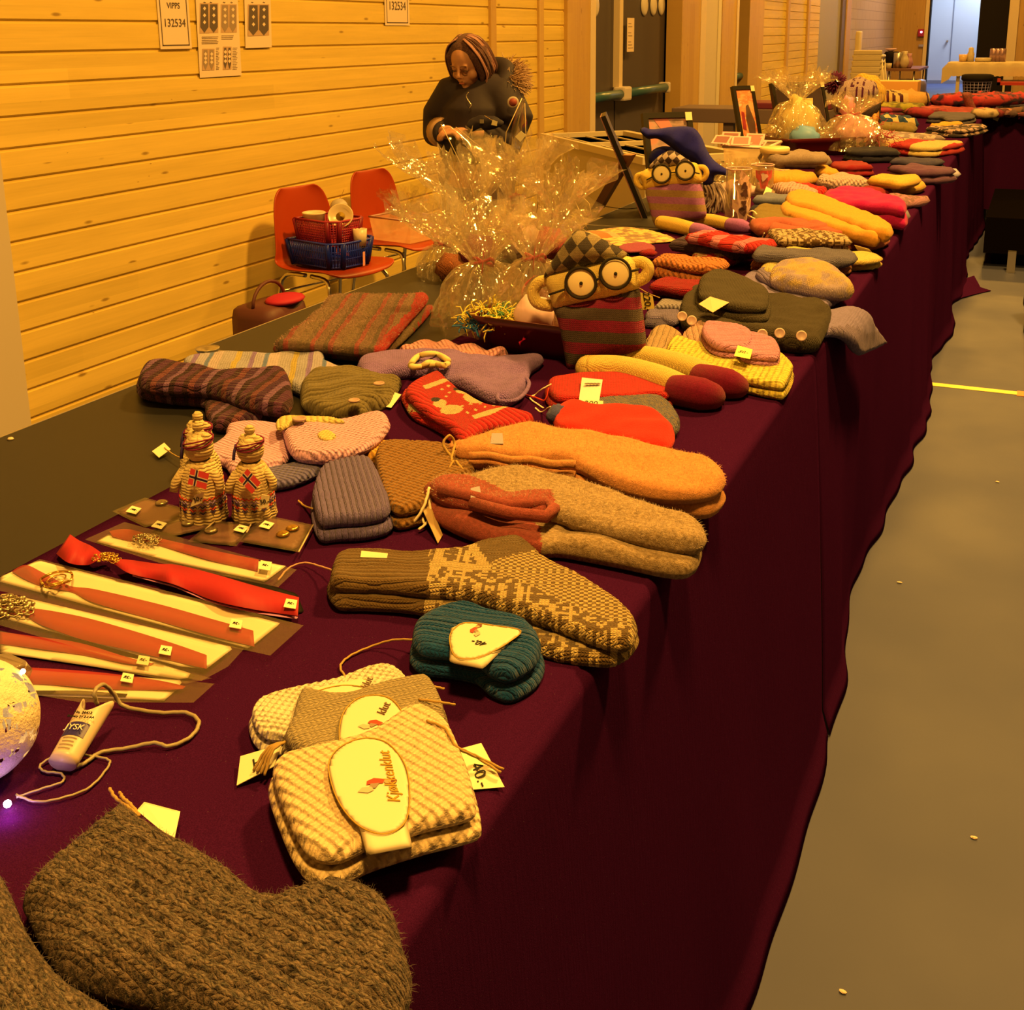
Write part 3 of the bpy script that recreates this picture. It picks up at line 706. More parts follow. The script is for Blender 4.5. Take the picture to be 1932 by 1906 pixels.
for k in range(4): twine('string', pw((538, 1400, .03), (505+k*3, 1412+k*2, .026), (478+k*7, 1455+k*3, .01)), tg, .0014)
twine('twine_end', pw((780, 1290, .03), (800, 1292, .03), (820, 1296, .028), (838, 1300, .03)), tg, .0012); twine('twine_end', pw((790, 1320, .04), (830, 1325, .045), (858, 1330, .035)), tg, .0012)
# --- Norwegian patterned pair
NB = A(118, 82, 20); NCc = (.66, .52, .27, 1)
N0 = knit('brown_rib_wool', NB, 'rib', sw=.0042, sh=.004, var=.15); N1 = knit('jacquard_wool', NB, 'stock', NCc, 'jac', sw=.0043, sh=.0038, psc=38, pth=.5, var=.1)
N2 = knit('check_wool', NCc, 'stock', NB, 'check', sw=.0044, sh=.0048, var=.1); N3 = knit('cream_wool_band', NCc, 'stock', sw=.0043, sh=.0038); N4 = knit('brown_wool', NB, 'stock', sw=.0043, sh=.0038)
ns = thing('norwegian_socks', 'pair of brown and cream patterned wool socks by the table edge', 'socks', P(900, 1150, ZC))
soft('sock', [(622, 1100), (700, 1095), (800, 1105), (900, 1120), (1000, 1150), (1120, 1190), (1198, 1195), (1200, 1225), (1165, 1250), (1110, 1250), (1040, 1240), (960, 1212), (900, 1184), (830, 1162), (760, 1150), (690, 1146), (630, 1142)], ZC, .02, [N0, N1, N3], parent=ns, ax=((640, 1120), (800, 1128)), res=.0045,
     zones=[([(800, 1080), (1300, 1080), (1300, 1300), (800, 1300)], 1), ([(800, 1140), (822, 1140), (822, 1170), (800, 1170)], 2)], disp=ribd(.0084, .0018))
soft('sock', [(624, 1085), (640, 1052), (700, 1045), (810, 1049), (870, 1045), (920, 1026), (975, 1019), (1008, 1038), (1030, 1060), (1090, 1090), (1160, 1135), (1193, 1165), (1203, 1195), (1185, 1222), (1130, 1215), (1050, 1185), (960, 1155), (880, 1130), (800, 1120), (720, 1112), (632, 1108)], ZC+.019, .022, [N0, N1, N2, N3, N4], parent=ns, ax=((640, 1080), (820, 1085)), res=.0038,
     zones=[([(812, 1030), (1300, 1000), (1300, 1300), (800, 1300)], 1), ([(905, 1085), (1010, 1040), (1300, 1130), (1210, 1215)], 2), ([(872, 1030), (1000, 1000), (1010, 1052), (915, 1083)], 4),
            ([(826, 1040), (842, 1040), (826, 1105), (806, 1105)], 3), ([(880, 1040), (896, 1042), (925, 1083), (905, 1088)], 3), ([(820, 1080), (925, 1083), (925, 1092), (820, 1092)], 3)], disp=ribd(.0084, .0018), seed=6)
twine('string', pw((632, 1078, .03), (608, 1070, .015), (575, 1062, .006), (545, 1072, .004), (525, 1095, .004)), ns, .0013, mat('yarn_tan', A(190, 130, 50), .9))
card('wash_label', [P(680, 1052, ZC+.043), P(730, 1054, ZC+.043), P(732, 1045, ZC+.046), P(682, 1040, ZC+.046)], TAGM, ns)
# --- felted mittens: green with rust cuffs, orange
GF = knit('felted_green', A(205, 158, 60), 'felt', A(168, 124, 40), 'marl', var=.3, psc=8, fuzz=1.2); RF = knit('felted_rust', A(172, 72, 28), 'felt', var=.25, fuzz=1.2); OF = knit('felted_orange', A(238, 142, 40), 'felt', var=.2, fuzz=1.1)
FT = mat('fabric_tab', A(150, 130, 70), .7)
def mitten_pair(name, label, a, b, mats, ztop, th, zones_a=None, zones_b=None, warp=None, z=None, group=None, **k):
    z = z or ZC
    t = thing(name, label, 'mittens', P(*np.mean(b, 0), z), group)
    soft('mitten', b, z, th, mats, parent=t, zones=zones_b, warp=warp, seed=3, **k)
    o1 = soft('mitten', a, z+ztop, th, mats, parent=t, zones=zones_a, warp=warp, seed=5, **k)
    fuzz(o1, 6000, .005, FZO if mats[0] is OF else FZG_, .0002)
    return t
og = mitten_pair('felted_mittens', 'pair of orange felted mittens tied with jute, table edge',
    [(860, 858), (885, 835), (930, 820), (1000, 806), (1060, 815), (1150, 830), (1250, 850), (1320, 870), (1360, 890), (1369, 912), (1350, 932), (1290, 940), (1220, 935), (1150, 915), (1080, 880), (1000, 868), (920, 862)],
    [(875, 895), (900, 880), (1000, 885), (1100, 910), (1180, 925), (1300, 935), (1362, 930), (1366, 950), (1335, 968), (1260, 962), (1180, 945), (1110, 925), (1000, 900), (930, 898)], [OF], .026, .03, ax=((880, 860), (1350, 900)), res=.004, er=.018)
for k, (y0, y1) in enumerate(((862, 872), (878, 892))):
    mbx = MB(); mbx.tube([P(x, y+2*math.sin(x*.08), ZC+.05-.018*k) for x, y in zip(np.linspace(885, 1085, 22), np.linspace(y0-4, y1+6, 22))], .0065, 8); mbx.build('cuff_edge', OF, og, True)
mbx = MB(); mbx.ball(P(880, 850, ZC+.03), .022, sc=(1.6, .8, .7), wob=.3); mbx.ball(P(885, 870, ZC+.015), .02, sc=(1.6, .8, .7), wob=.3, seed=3); mbx.build('cuff_roll', OF, og, True)
card('fabric_tab', [P(925, 838, ZC+.056), P(950, 838, ZC+.056), P(948, 818, ZC+.058), P(928, 818, ZC+.058)], FT, og)
twine('string', pw((870, 880, .03), (850, 860, .035), (836, 838, .05), (848, 822, .06), (858, 838, .045), (852, 868, .035), (862, 900, .02)), og, .0022); twine('string', pw((855, 870, .04), (845, 890, .03), (843, 905, .02)), og, .002); twine('string', pw((860, 870, .04), (880, 895, .03), (886, 905, .02)), og, .002)
card('price_card', [P(805, 880, ZC+.012), P(868, 912, ZC+.006), P(866, 862, ZC+.03), P(832, 848, ZC+.035)], TAGK, og)
gg = mitten_pair('felted_mittens', 'pair of sage green felted mittens with rust cuffs',
    [(880, 905), (930, 893), (1010, 896), (1100, 915), (1190, 945), (1260, 970), (1310, 990), (1332, 1010), (1325, 1032), (1270, 1035), (1180, 1015), (1080, 990), (1050, 978), (950, 968), (850, 950), (810, 930), (820, 913)],
    [(800, 935), (840, 935), (950, 975), (1050, 990), (1150, 1010), (1260, 1035), (1318, 1032), (1322, 1058), (1305, 1078), (1260, 1080), (1160, 1060), (1060, 1042), (1010, 1040), (900, 1015), (830, 985), (800, 960)], [GF, RF], .024, .03,
    zones_a=[([(790, 880), (870, 905), (960, 945), (1040, 945), (1052, 975), (950, 985), (790, 960)], 1)], zones_b=[([(780, 920), (860, 940), (960, 992), (1020, 1012), (1022, 1050), (780, 1010)], 1)], ax=((850, 930), (1320, 1020)), res=.004, er=.018)
MB().tube([P(x, y, ZC+.05) for x, y in ((830, 925), (880, 935), (960, 955), (1030, 950), (1045, 960), (1030, 975), (960, 968), (890, 950))], .009, 8).build('cuff_edge', RF, gg, True)
mbx = MB(); mbx.ball(P(833, 935, ZC+.03), .024, sc=(1.2, .8, .9), wob=.3); mbx.build('cuff_roll', RF, gg, True)
card('fabric_tab', [P(888, 942, ZC+.054), P(908, 936, ZC+.054), P(905, 918, ZC+.056), P(888, 922, ZC+.056)], FT, gg)
YT = mat('yarn_cream', A(235, 200, 80), .9)
twine('string', pw((808, 925, .04), (780, 945, .02), (768, 975, .008), (780, 985, .01), (800, 955, .03), (810, 920, .05)), gg, .002, YT); twine('string', pw((806, 930, .04), (812, 975, .015), (790, 1000, .005)), gg, .002, YT); twine('string', pw((800, 940, .03), (790, 960, .02), (802, 990, .006)), gg, .002, YT)
card('price_card', [P(826, 1026, ZC+.002), P(835, 1010, ZC+.002), P(812, 955, ZC+.025), P(795, 958, ZC+.025)], TAGK, gg)
# --- wrist warmers, grey and mustard
WG = knit('grey_lilac_wool', A(116, 90, 74), 'rib', sw=.004, sh=.005, dist=.003); WMU = knit('mustard_wool', A(146, 92, 18), 'moss', sw=.006, sh=.006, dist=.003)
soft('wrist_warmers', [(705, 870), (725, 845), (790, 845), (850, 852), (885, 870), (900, 900), (880, 915), (840, 930), (820, 960), (790, 975), (740, 980), (715, 930)], ZC, .035, WMU, 'pair of mustard brown knitted wrist warmers behind the grey ones', 'wrist warmers', disp=basket_d, layers=2, shrink=.04, res=.003, ax=((740, 860), (760, 970)), puff=.05)
wgo = soft('wrist_warmers', [(588, 930), (605, 895), (650, 880), (690, 875), (708, 885), (725, 920), (742, 965), (735, 988), (690, 1000), (640, 1003), (600, 1003), (586, 960)], ZC, .038, WG, 'pair of folded grey lilac ribbed wrist warmers', 'wrist warmers', disp=ribd(.0085, .0028, 1), layers=2, shrink=.06, res=.0028, ax=((660, 890), (690, 1000)), puff=.05)
twine('yarn_end', pw((590, 960, .02), (575, 955, .004), (563, 945, .003)), wgo, .0015)
soft('knitted_flower', [(685, 865), (690, 850), (715, 842), (740, 845), (748, 855), (735, 865), (700, 872)], ZC, .015, knit('bright_orange', A(252, 150, 25), 'moss'), 'small bright orange knitted scrap behind the mustard wrist warmers', 'knitted scrap', wav=.01)
# --- ribbons on white card strips in clear sleeves
RIB = mat('red_satin_ribbon', A(150, 36, 16), .55, spec=.3); RIBL = mat('red_satin_bright', A(160, 28, 12), .6, spec=.3)
STRIP = mat('white_strip', (.82, .78, .66, 1), .55)
t = NT('clear_sleeve'); g = t.obj()
tr = t.n('BsdfTransparent'); tr.inputs[0].default_value = (.99, .97, .93, 1); gl = t.n('BsdfGlossy'); gl.inputs['Roughness'].default_value = .12
di = t.n('BsdfDiffuse'); di.inputs[0].default_value = (.6, .5, .4, 1)
bp = t.n('Bump'); bp.inputs['Strength'].default_value = .5; bp.inputs['Distance'].default_value = .003; t.set(bp.inputs['Height'], t.noise(g, 28., 3.)); t.t.links.new(bp.outputs[0], gl.inputs['Normal'])
m1 = t.n('MixShader'); m1.inputs[0].default_value = .12; t.t.links.new(tr.outputs[0], m1.inputs[1]); t.t.links.new(gl.outputs[0], m1.inputs[2])
m2 = t.n('MixShader'); m2.inputs[0].default_value = .05; t.t.links.new(m1.outputs[0], m2.inputs[1]); t.t.links.new(di.outputs[0], m2.inputs[2])
t.t.links.new(m2.outputs[0], t.out.inputs[0]); SLEEVE = t.m
GLD = mat('gold_wire', (.62, .40, .10, 1), .3, metal=.9); SLV = mat('silver_filigree', (.42, .36, .25, 1), .35, metal=.8)
def band3(name, top, bot, ma, parent, z, th=.0004, wave=.0, seed=0, close=False):
    """strip between two pixel polylines, waving gently above the cloth"""
    a = crom(top, 6, False); b = crom(bot, 6, False); n = min(len(a), len(b)); V = []
    for i in range(n):
        h = z+wave*(.5+.5*math.sin(i*.55+seed))
        V += [P(a[i][0], a[i][1], ZC+h), P(b[i][0], b[i][1], ZC+h)]
    F = [(2*i, 2*i+1, 2*i+3, 2*i+2) for i in range(n-1)]
    o = mesh_obj(name, V, F, ma, parent, True); sm = o.modifiers.new('t', 'SOLIDIFY'); sm.thickness = th; return o
def filigree(c, r, parent, ma, name='hair_clip', sc=(1.5, .8, .35), n=60, seed=1):
    rnd = random.Random(seed); mb = MB()
    for i in range(n):
        a, b = rnd.uniform(0, 2*PI), rnd.uniform(0, 1)**.5
        q = (c[0]+r*sc[0]*b*math.cos(a)*.8, c[1]+r*sc[1]*b*math.sin(a), c[2]+r*sc[2]*(1-b*b)*rnd.uniform(.3, 1))
        if i % 3: mb.ball(q, r*.11, 6, 4)
        else:
            k = r*.3; mb.tube([(q[0]+k*math.cos(t_), q[1]+k*math.sin(t_)*.7, q[2]+.001*math.sin(t_*2)) for t_ in np.arange(0, 6.2, .8)], r*.04, 5, closed=True)
    return mb.build(name, ma, parent, True)
def ribbon(label, sleeve, strip, rtop, rbot, tag, clip=None, z=.001, seed=0, cma=GLD, sleeve_z=.004, rma=None, wave=.0015, gap=None):
    t = thing('ribbon', label, 'hair ribbon', P(*np.mean(strip or rtop, 0), ZC), 'red ribbons on white card strips')
    if strip: soft('card_strip', strip, ZC+z-.0005, .0016, STRIP, parent=t, puff=0., res=.006, er=.0008, smooth_outline=False)
    band3('ribbon_band', rtop, rbot, rma or RIB, t, z+.0022, wave=wave, seed=seed)
    if clip: filigree(P(*clip[0], ZC+z+.008), clip[1], t, cma, seed=seed)
    if sleeve:
        V = pp(sleeve, ZC+z+sleeve_z+.003); mesh_obj('clear_sleeve', V, [tuple(range(len(V)))], SLEEVE, t, False)
    if tag:
        x, y = tag; s = 13
        card('price_sticker', [P(x-s, y+s*.45, ZC+z+.0085), P(x+s*.75, y+s*.75, ZC+z+.0085), P(x+s, y-s*.5, ZC+z+.0085), P(x-s*.6, y-s*.75, ZC+z+.0085)], TAGM, t, txt='95,-', tsize=.006)
    return t
ribbon('red ribbon with silver clip in a clear sleeve, behind the loose satin ribbon', [(160, 1018), (235, 985), (560, 1075), (525, 1108), (300, 1062)], [(180, 1022), (205, 1008), (540, 1068), (500, 1098), (330, 1062)],
       [(206, 1002), (235, 998), (262, 1003), (300, 1015), (400, 1038), (488, 1056)], [(212, 1012), (240, 1020), (262, 1020), (310, 1032), (400, 1058), (486, 1078)], (500, 1068), ((275, 1018), .017), cma=SLV, seed=2)
rb = ribbon('loose red satin ribbon with a gold knot clip and black backing', None, None,
       [(132, 1008), (150, 1020), (172, 1030), (195, 1045), (215, 1053), (250, 1057), (300, 1064), (335, 1066), (400, 1082), (480, 1105), (564, 1127)], [(106, 1045), (130, 1062), (165, 1066), (190, 1055), (213, 1063), (245, 1082), (300, 1095), (335, 1105), (400, 1132), (480, 1150), (562, 1162)], (548, 1140), ((200, 1053), .015), z=.006, seed=5, rma=RIBL, wave=.008)
soft('black_backing', [(335, 1063), (480, 1095), (560, 1120), (574, 1155), (560, 1158), (470, 1140), (350, 1100)], ZC, .003, BLK, parent=rb, puff=0, smooth_outline=False, er=.0012)
band3('pink_edge', [(250, 1084), (300, 1097), (335, 1107), (400, 1134), (480, 1152), (562, 1164)], [(250, 1087), (300, 1100), (335, 1110), (400, 1137), (480, 1156), (560, 1168)], mat('pink_edge', A(220, 130, 90), .6), rb, .006)
ribbon('red ribbon with an open gold wire clip on a wide white strip', [(0, 1090), (75, 1055), (573, 1180), (510, 1237), (440, 1222), (0, 1115)], [(0, 1088), (72, 1057), (530, 1176), (470, 1224), (0, 1098)],
       [(22, 1078), (48, 1066), (80, 1080), (130, 1105), (180, 1112), (300, 1140), (400, 1168), (478, 1190)], [(38, 1088), (75, 1105), (110, 1112), (138, 1118), (180, 1138), (300, 1172), (400, 1200), (480, 1220)], (445, 1178), None, seed=1, z=.003)
mb = MB(); mb.tube([P(x, y, ZC+.014+.004*math.sin(i)) for i, (x, y) in enumerate(crom([(82, 1104), (78, 1092), (105, 1080), (133, 1080), (134, 1094), (112, 1102), (92, 1108)], 5))], .0016, 6, closed=True)
mb.tube([P(x, y, ZC+.012) for i, (x, y) in enumerate(crom([(88, 1098), (96, 1090), (112, 1084), (124, 1086), (118, 1096), (98, 1102)], 5))], .001, 6, closed=True)
bpy_clip = mb.build('wire_clip', GLD, None, True); tagp(bpy_clip, 'open gold wire hair clip lying on the wide white strip', 'hair clip')
ribbon('red ribbon on a white strip by the left edge, with a big silver clip', [(0, 1128), (60, 1130), (460, 1225), (430, 1258), (380, 1285), (330, 1275), (0, 1180)], [(0, 1122), (50, 1128), (442, 1222), (390, 1262), (340, 1258), (0, 1165)],
       [(0, 1140), (40, 1148), (80, 1150), (160, 1165), (250, 1190), (330, 1215), (390, 1236)], [(0, 1165), (40, 1160), (80, 1180), (160, 1208), (250, 1228), (330, 1248), (390, 1262)], (312, 1228), ((18, 1145), .028), cma=SLV, seed=7, z=.005)
ribbon('red ribbon on a white strip, half under the one above it', [(0, 1190), (330, 1262), (400, 1280), (350, 1290), (0, 1225)], [(0, 1195), (300, 1250), (375, 1276), (340, 1282), (0, 1232)],
       [(0, 1192), (60, 1200), (150, 1213), (240, 1240), (290, 1252)], [(0, 1215), (60, 1222), (150, 1235), (240, 1252), (285, 1255)], (270, 1247), None, seed=4, z=.002)
ribbon('red ribbon in the lowest clear sleeve, nearest the clear box', [(0, 1260), (350, 1285), (405, 1290), (365, 1326), (150, 1325), (0, 1300)], [(0, 1262), (60, 1262), (345, 1284), (335, 1300), (310, 1322), (60, 1312), (0, 1300)],
       [(20, 1258), (100, 1262), (200, 1270), (300, 1284), (350, 1295)], [(20, 1290), (100, 1292), (200, 1300), (300, 1302), (345, 1300)], (240, 1280), None, seed=9, z=.001)
gp = soft('green_stem', [(40, 1303), (150, 1303), (320, 1315), (322, 1319), (150, 1312), (40, 1310)], ZC+.002, .0015, mat('green_card', A(95, 75, 25), .6), puff=0, smooth_outline=False, er=.0007); tagp(gp, 'thin olive card strip under the lowest ribbon sleeve', 'card')
# clear plastic box, left edge
t = NT('clear_plastic'); tr = t.n('BsdfTransparent'); tr.inputs[0].default_value = (.82, .74, .66, 1); gl = t.n('BsdfGlossy'); gl.inputs['Roughness'].default_value = .15
di = t.n('BsdfDiffuse'); di.inputs[0].default_value = (.55, .48, .4, 1)
m1 = t.n('MixShader'); m1.inputs[0].default_value = .14; t.t.links.new(tr.outputs[0], m1.inputs[1]); t.t.links.new(gl.outputs[0], m1.inputs[2])
m2 = t.n('MixShader'); m2.inputs[0].default_value = .28; t.t.links.new(m1.outputs[0], m2.inputs[1]); t.t.links.new(di.outputs[0], m2.inputs[2]); t.t.links.new(m2.outputs[0], t.out.inputs[0])
CLEARP = t.m
bx = thing('clear_box', 'clear plastic box lying at the left edge over the ribbons', 'box', P(20, 1290, ZC))
soft('box_body', [(-60, 1245), (-20, 1232), (40, 1252), (62, 1262), (55, 1282), (15, 1300), (-60, 1290)], ZC+.008, .022, CLEARP, parent=bx, puff=0, smooth_outline=False, er=.003)
soft('lid_rim', [(-60, 1244), (-20, 1231), (40, 1251), (63, 1262), (60, 1268), (-60, 1252)], ZC+.03, .003, CLEARP, parent=bx, puff=0, smooth_outline=False, er=.001)
# --- small zip bags with brooches
BAGC = mat('bag_card', A(105, 62, 24), .55)
def zipbag(label, c, tag, brooch, seed):
    t = thing('brooch_bag', label, 'brooch bag', P(*np.mean(c, 0), ZC), 'small clear bags with silver brooches')
    soft('card', c, ZC+.002*seed, .002, BAGC, parent=t, puff=0, smooth_outline=False, er=.001, res=.008)
    k = np.mean(c, 0); big = [(k[0]+(x-k[0])*1.1, k[1]+(y-k[1])*1.12) for x, y in c]
    V = pp(big, ZC+.002*seed+.004); mesh_obj('clear_bag', V, [tuple(range(len(V)))], SLEEVE, t, False)
    a, b = P(*big[2], ZC+.002*seed+.005), P(*big[3], ZC+.002*seed+.005)
    MB().tube([a, b], .0012, 6).build('zip_seal', mat('zip_gloss', (.6, .5, .35, 1), .2), t, True)
    x, y = tag; s = 15
    card('price_sticker', [P(x-s, y+3, ZC+.006+.002*seed), P(x+s*.3, y+8, ZC+.006+.002*seed), P(x+s, y-3, ZC+.006+.002*seed), P(x-s*.2, y-8, ZC+.006+.002*seed)], TAGM, t, txt='100,-', tsize=.006)
    mb = MB()
    for bx_, by in brooch: mb.lathe([(0, .0), (.008, 0), (.0095, .0015), (.006, .004), (.003, .003), (0, .0045)], P(bx_, by, ZC+.004+.002*seed), 14)
    mb.build('brooch', SLV if seed != 3 else GLD, t, True)
    return t
zipbag('small clear brooch bag at the cloth edge, left of the knitted dolls', [(219, 965), (275, 942), (350, 962), (345, 980), (275, 992)], (252, 963), [(305, 950)], 1)
zipbag('small clear brooch bag lying in front of the two knitted dolls', [(290, 1000), (340, 980), (400, 985), (385, 998), (330, 1010)], (300, 991), [(355, 988)], 2)
zipbag('small clear brooch bag under its neighbour, centre', [(360, 1020), (405, 985), (470, 990), (462, 1005), (445, 1028)], (455, 998), [(398, 1002)], 1)
zipbag('small clear bag with two round gold brooches', [(455, 1020), (500, 975), (585, 992), (560, 1038)], (503, 991), [(552, 998), (534, 1009)], 3)
# --- knitted lucia-style dolls with Norwegian flags
DK = knit('doll_wool', (.66, .54, .30, 1), 'stock', sw=.0042, sh=.0042, var=.1, axis=2, dist=.002)
DKP = knit('doll_wool_plain', (.68, .56, .32, 1), 'stock', sw=.0042, sh=.0042, var=.1, axis=2)
RY = mat('red_yarn', A(120, 20, 25), .9); NAVY = mat('navy_yarn', A(60, 40, 45), .9); REDY = mat('bright_red_yarn', A(205, 50, 10), .9)
FR = mat('flag_red', A(205, 55, 25), .6); FB = mat('flag_blue', A(35, 22, 28), .6); FW = mat('flag_white', (.66, .56, .5, 1), .6)
def flag(c, ang, parent, w=.028, h=.021, face=(.1, -1, .25)):
    n = Vector(face).normalized(); x = Vector((1, 0, 0)); x = (x-n*x.dot(n)).normalized(); x = Matrix.Rotation(ang, 3, n) @ x
    M = frame(c, x, n)
    def r(name, a, b, ma, dz):
        return mesh_obj(name, [M @ Vector((p[0], p[1], dz)) for p in ((a[0], a[1]), (b[0], a[1]), (b[0], b[1]), (a[0], b[1]))], [(0, 1, 2, 3)], ma, None, False)
    V = []; F = []; mi = []
    def q(x0, y0, x1, y1, k, dz):
        b = len(V); V.extend([M @ Vector((x0, y0, dz)), M @ Vector((x1, y0, dz)), M @ Vector((x1, y1, dz)), M @ Vector((x0, y1, dz))]); F.append((b, b+1, b+2, b+3)); mi.append(k)
    a, b = w/2, h/2; cx = -w*.14
    q(-a, -b, a, b, 0, 0); q(cx-w*.09, -b, cx+w*.09, b, 2, .0002); q(-a, -h*.125, a, h*.125, 2, .0002); q(cx-w*.045, -b, cx+w*.045, b, 1, .0004); q(-a, -h*.062, a, h*.062, 1, .0004)
    return mesh_obj('flag', V, F, [FR, FB, FW], parent, False, mi=mi)
def doll(base, s, label, yaw, flagc, flaga, tagc, seed, hidden=False):
    b = Vector(base); t = thing('knitted_doll', label, 'knitted doll', base, 'small cream knitted dolls')
    prof = [(.0, 0), (.027, .0), (.0295, .006), (.028, .015), (.027, .04), (.0255, .055), (.0235, .07), (.0175, .082), (.0125, .087)]
    def lat(name, pr, c, ma, ribs=0):
        mb = MB(); n = 56; V = []
        for r, z in pr:
            V += [(c[0]+s*(r*(1+ribs*abs(math.sin(j*14*PI/n))))*math.cos(2*PI*j/n), c[1]+s*r*(1+ribs*abs(math.sin(j*14*PI/n)))*math.sin(2*PI*j/n), c[2]+s*z) for j in range(n)]
        mb.add(V, [(i*n+j, i*n+(j+1) % n, (i+1)*n+(j+1) % n, (i+1)*n+j) for i in range(len(pr)-1) for j in range(n)]); return mb.build(name, ma, t, True)
    lat('dress', prof, b, DK, .1)
    mb = MB(); mb.ball(b+Vector((0, 0, .103*s)), .0185*s, 24, 16, sc=(1.05, 1, 1.05), wob=.05); mb.build('head', DKP, t, True)
    mb = MB()
    for k, (dx, dz) in enumerate(((-.012, .115), (.0, .119), (.01, .115))): mb.ball(b+Vector((dx*s, .004, dz*s)), .0085*s, 12, 8, wob=.2, seed=k)
    mb.ball(b+Vector((-.002*s, .004, .1305*s)), .0075*s, 12, 8, wob=.2); mb.build('hair_bun', DKP, t, True)
    for z, ma, am in ((.026, REDY, .0016), (.0305, NAVY, .0016), (.035, mat('pale_blue_yarn', A(165, 120, 90), .9), .0016), (.022, NAVY, .0014), (.040, REDY, .0014)):
        MB().tube([(b.x+s*.0293*math.cos(a), b.y+s*.0293*math.sin(a), b.z+s*(z+am*(1 if i % 2 else -1))) for i, a in enumerate(np.linspace(0, 2*PI, 57)[:-1])], .0009*s, 5, closed=True).build('pattern_round', ma, t, True)
    for k in (-1, 1):
        a = yaw+k*1.1; d = Vector((math.cos(a), math.sin(a), 0))
        MB().tube([b+d*.022*s+Vector((0, 0, .074*s)), b+d*.033*s+Vector((0, 0, .06*s)), b+d*.034*s+Vector((0, -.004, .048*s))], [.0065*s, .006*s, .0055*s], 10).build('arm', DKP, t, True)
    mb = MB()
    for k in range(3):
        mb.tube([b+Vector((s*(.0195*math.cos(a)), s*.0195*math.sin(a), s*(.112+.006*math.sin(a+k)))) for a in np.linspace(0, 2*PI, 16)[:-1]], .0011*s, 5, closed=True)
    mb.build('headband', RY, t, True)
    mb = MB(); mb.tube([b+Vector((-.019*s, -.006, .11*s)), b+Vector((-.022*s, -.008, .098*s)), b+Vector((-.021*s, -.012, .088*s))], .0022*s, 6); mb.build('braid', NAVY, t, True)
    if flagc: flag(flagc, flaga, t, .028*s, .021*s)
    if tagc: card('price_tag', tagc, TAGM, t, txt='50,-', tsize=.009)
    return t
b1_ = P(386, 982, ZC); b2_ = P(481, 978, ZC)
def near(b, dx, dy, dz): return (b[0]+dx, b[1]+dy, b[2]+dz)
doll(b1_, 1.06, 'cream knitted doll with a flag, left of the pair, a 50 tag on its skirt', -1.2, near(b1_, .026, -.036, .080), -.12, [near(b1_, .008, -.036, .036), near(b1_, .026, -.032, .044), near(b1_, .03, -.03, .06), near(b1_, .016, -.034, .054)], 1)
doll(b2_, 1.0, 'cream knitted doll with a tilted flag, right of the pair', -1.0, near(b2_, .022, -.034, .072), -.62, [near(b2_, .026, -.024, .028), near(b2_, .04, -.02, .032), near(b2_, .042, -.018, .048), near(b2_, .032, -.022, .05)], 2)
doll(near(P(372, 962, ZC), -.0, .015, 0), 1.04, 'cream knitted doll half hidden behind the left one', -2.2, None, 0, None, 3)
tg = thing('price_tag', 'cream card tag on a thread behind the knitted dolls, bare table', 'tag', P(300, 850, ZB)); card('card', [P(287, 852, ZB+.005), P(300, 864, ZB+.004), P(322, 848, ZB+.01), P(310, 836, ZB+.01)], TAGM, tg)
twine('string', [P(310, 845, ZB+.01), P(328, 858, ZB+.01), P(345, 866, ZB+.012)], tg, .001)
# --- white lantern ball, its light string and battery box, left edge
t = NT('lace_shell'); o_ = t.obj(); v = t.n('TexVoronoi', feature='DISTANCE_TO_EDGE'); t.set(v.inputs['Vector'], o_); v.inputs['Scale'].default_value = 85.
hole = t.math('GREATER_THAN', t.noise(o_, 62., 2.), .57); hole = t.math('MULTIPLY', hole, t.math('GREATER_THAN', v.outputs['Distance'], .06)); hole = t.math('MULTIPLY', hole, t.math('GREATER_THAN', t.noise(o_, 14., 1.), .4))
t.set(t.b.inputs['Alpha'], t.math('SUBTRACT', 1., hole)); t.col((.78, .7, .58, 1)); t.rough(.6); t.bump(t.noise(o_, 130., 4., .7), 1., .003); t.b.inputs['Subsurface Weight'].default_value = .0
LACE = t.m
lc = Vector(P(-42, 1478, ZC)); R_ = .056
ln = thing('lace_lantern', 'white lace string ball lantern cut by the left edge, lights inside', 'lantern', lc)
mb = MB(); mb.ball(lc+Vector((-.006, .01, R_)), R_, 64, 48, wob=.02); mb.build('lace_shell', LACE, ln, True)
fair = mat('fairy_light', (1, .95, .8, 1), .5, emit=(1, .85, .55, 1), es=4.)
for k in range(7):
    a = k*.9; mb = MB(); mb.ball(lc+Vector((-.006+.045*math.cos(a), .01+.045*math.sin(a), .045+.05*abs(math.sin(k*1.7)))), .0026, 8, 6); mb.build('fairy_light', fair, ln, True)
mb = MB(); mb.ball(P(14, 1517, ZC+.006), .0035, 10, 8); fl = mb.build('fairy_light', mat('fairy_violet', (1, .9, 1, 1), .5, emit=(1, .75, 1, 1), es=18.), ln, True)
pl = bpy.data.lights.new('violet_glow', 'POINT'); pl.energy = .03; pl.color = (.75, .25, 1.); pl.shadow_soft_size = .004
po = bpy.data.objects.new('violet_glow', pl); COL.objects.link(po); po.location = P(12, 1524, ZC+.012)
pl = bpy.data.lights.new('lantern_glow', 'POINT'); pl.energy = .03; pl.color = (1, .75, .4); pl.shadow_soft_size = .02
po = bpy.data.objects.new('lantern_glow', pl); COL.objects.link(po); po.location = lc+Vector((0, 0, R_))
WIRE = mat('clear_cable', (.30, .27, .20, 1), .35)
bb = thing('battery_box', 'white battery tube with a blue and white logo on its cable', 'battery box', P(140, 1420, ZC))
a_, b_ = Vector(P(118, 1440, ZC+.014)), Vector(P(180, 1335, ZC+.03))
ax_ = (b_-a_).normalized(); L_ = (b_-a_).length*1.08
R3 = frame(a_, Vector((1, -.25, 0)), Vector((0, 0, 1)))
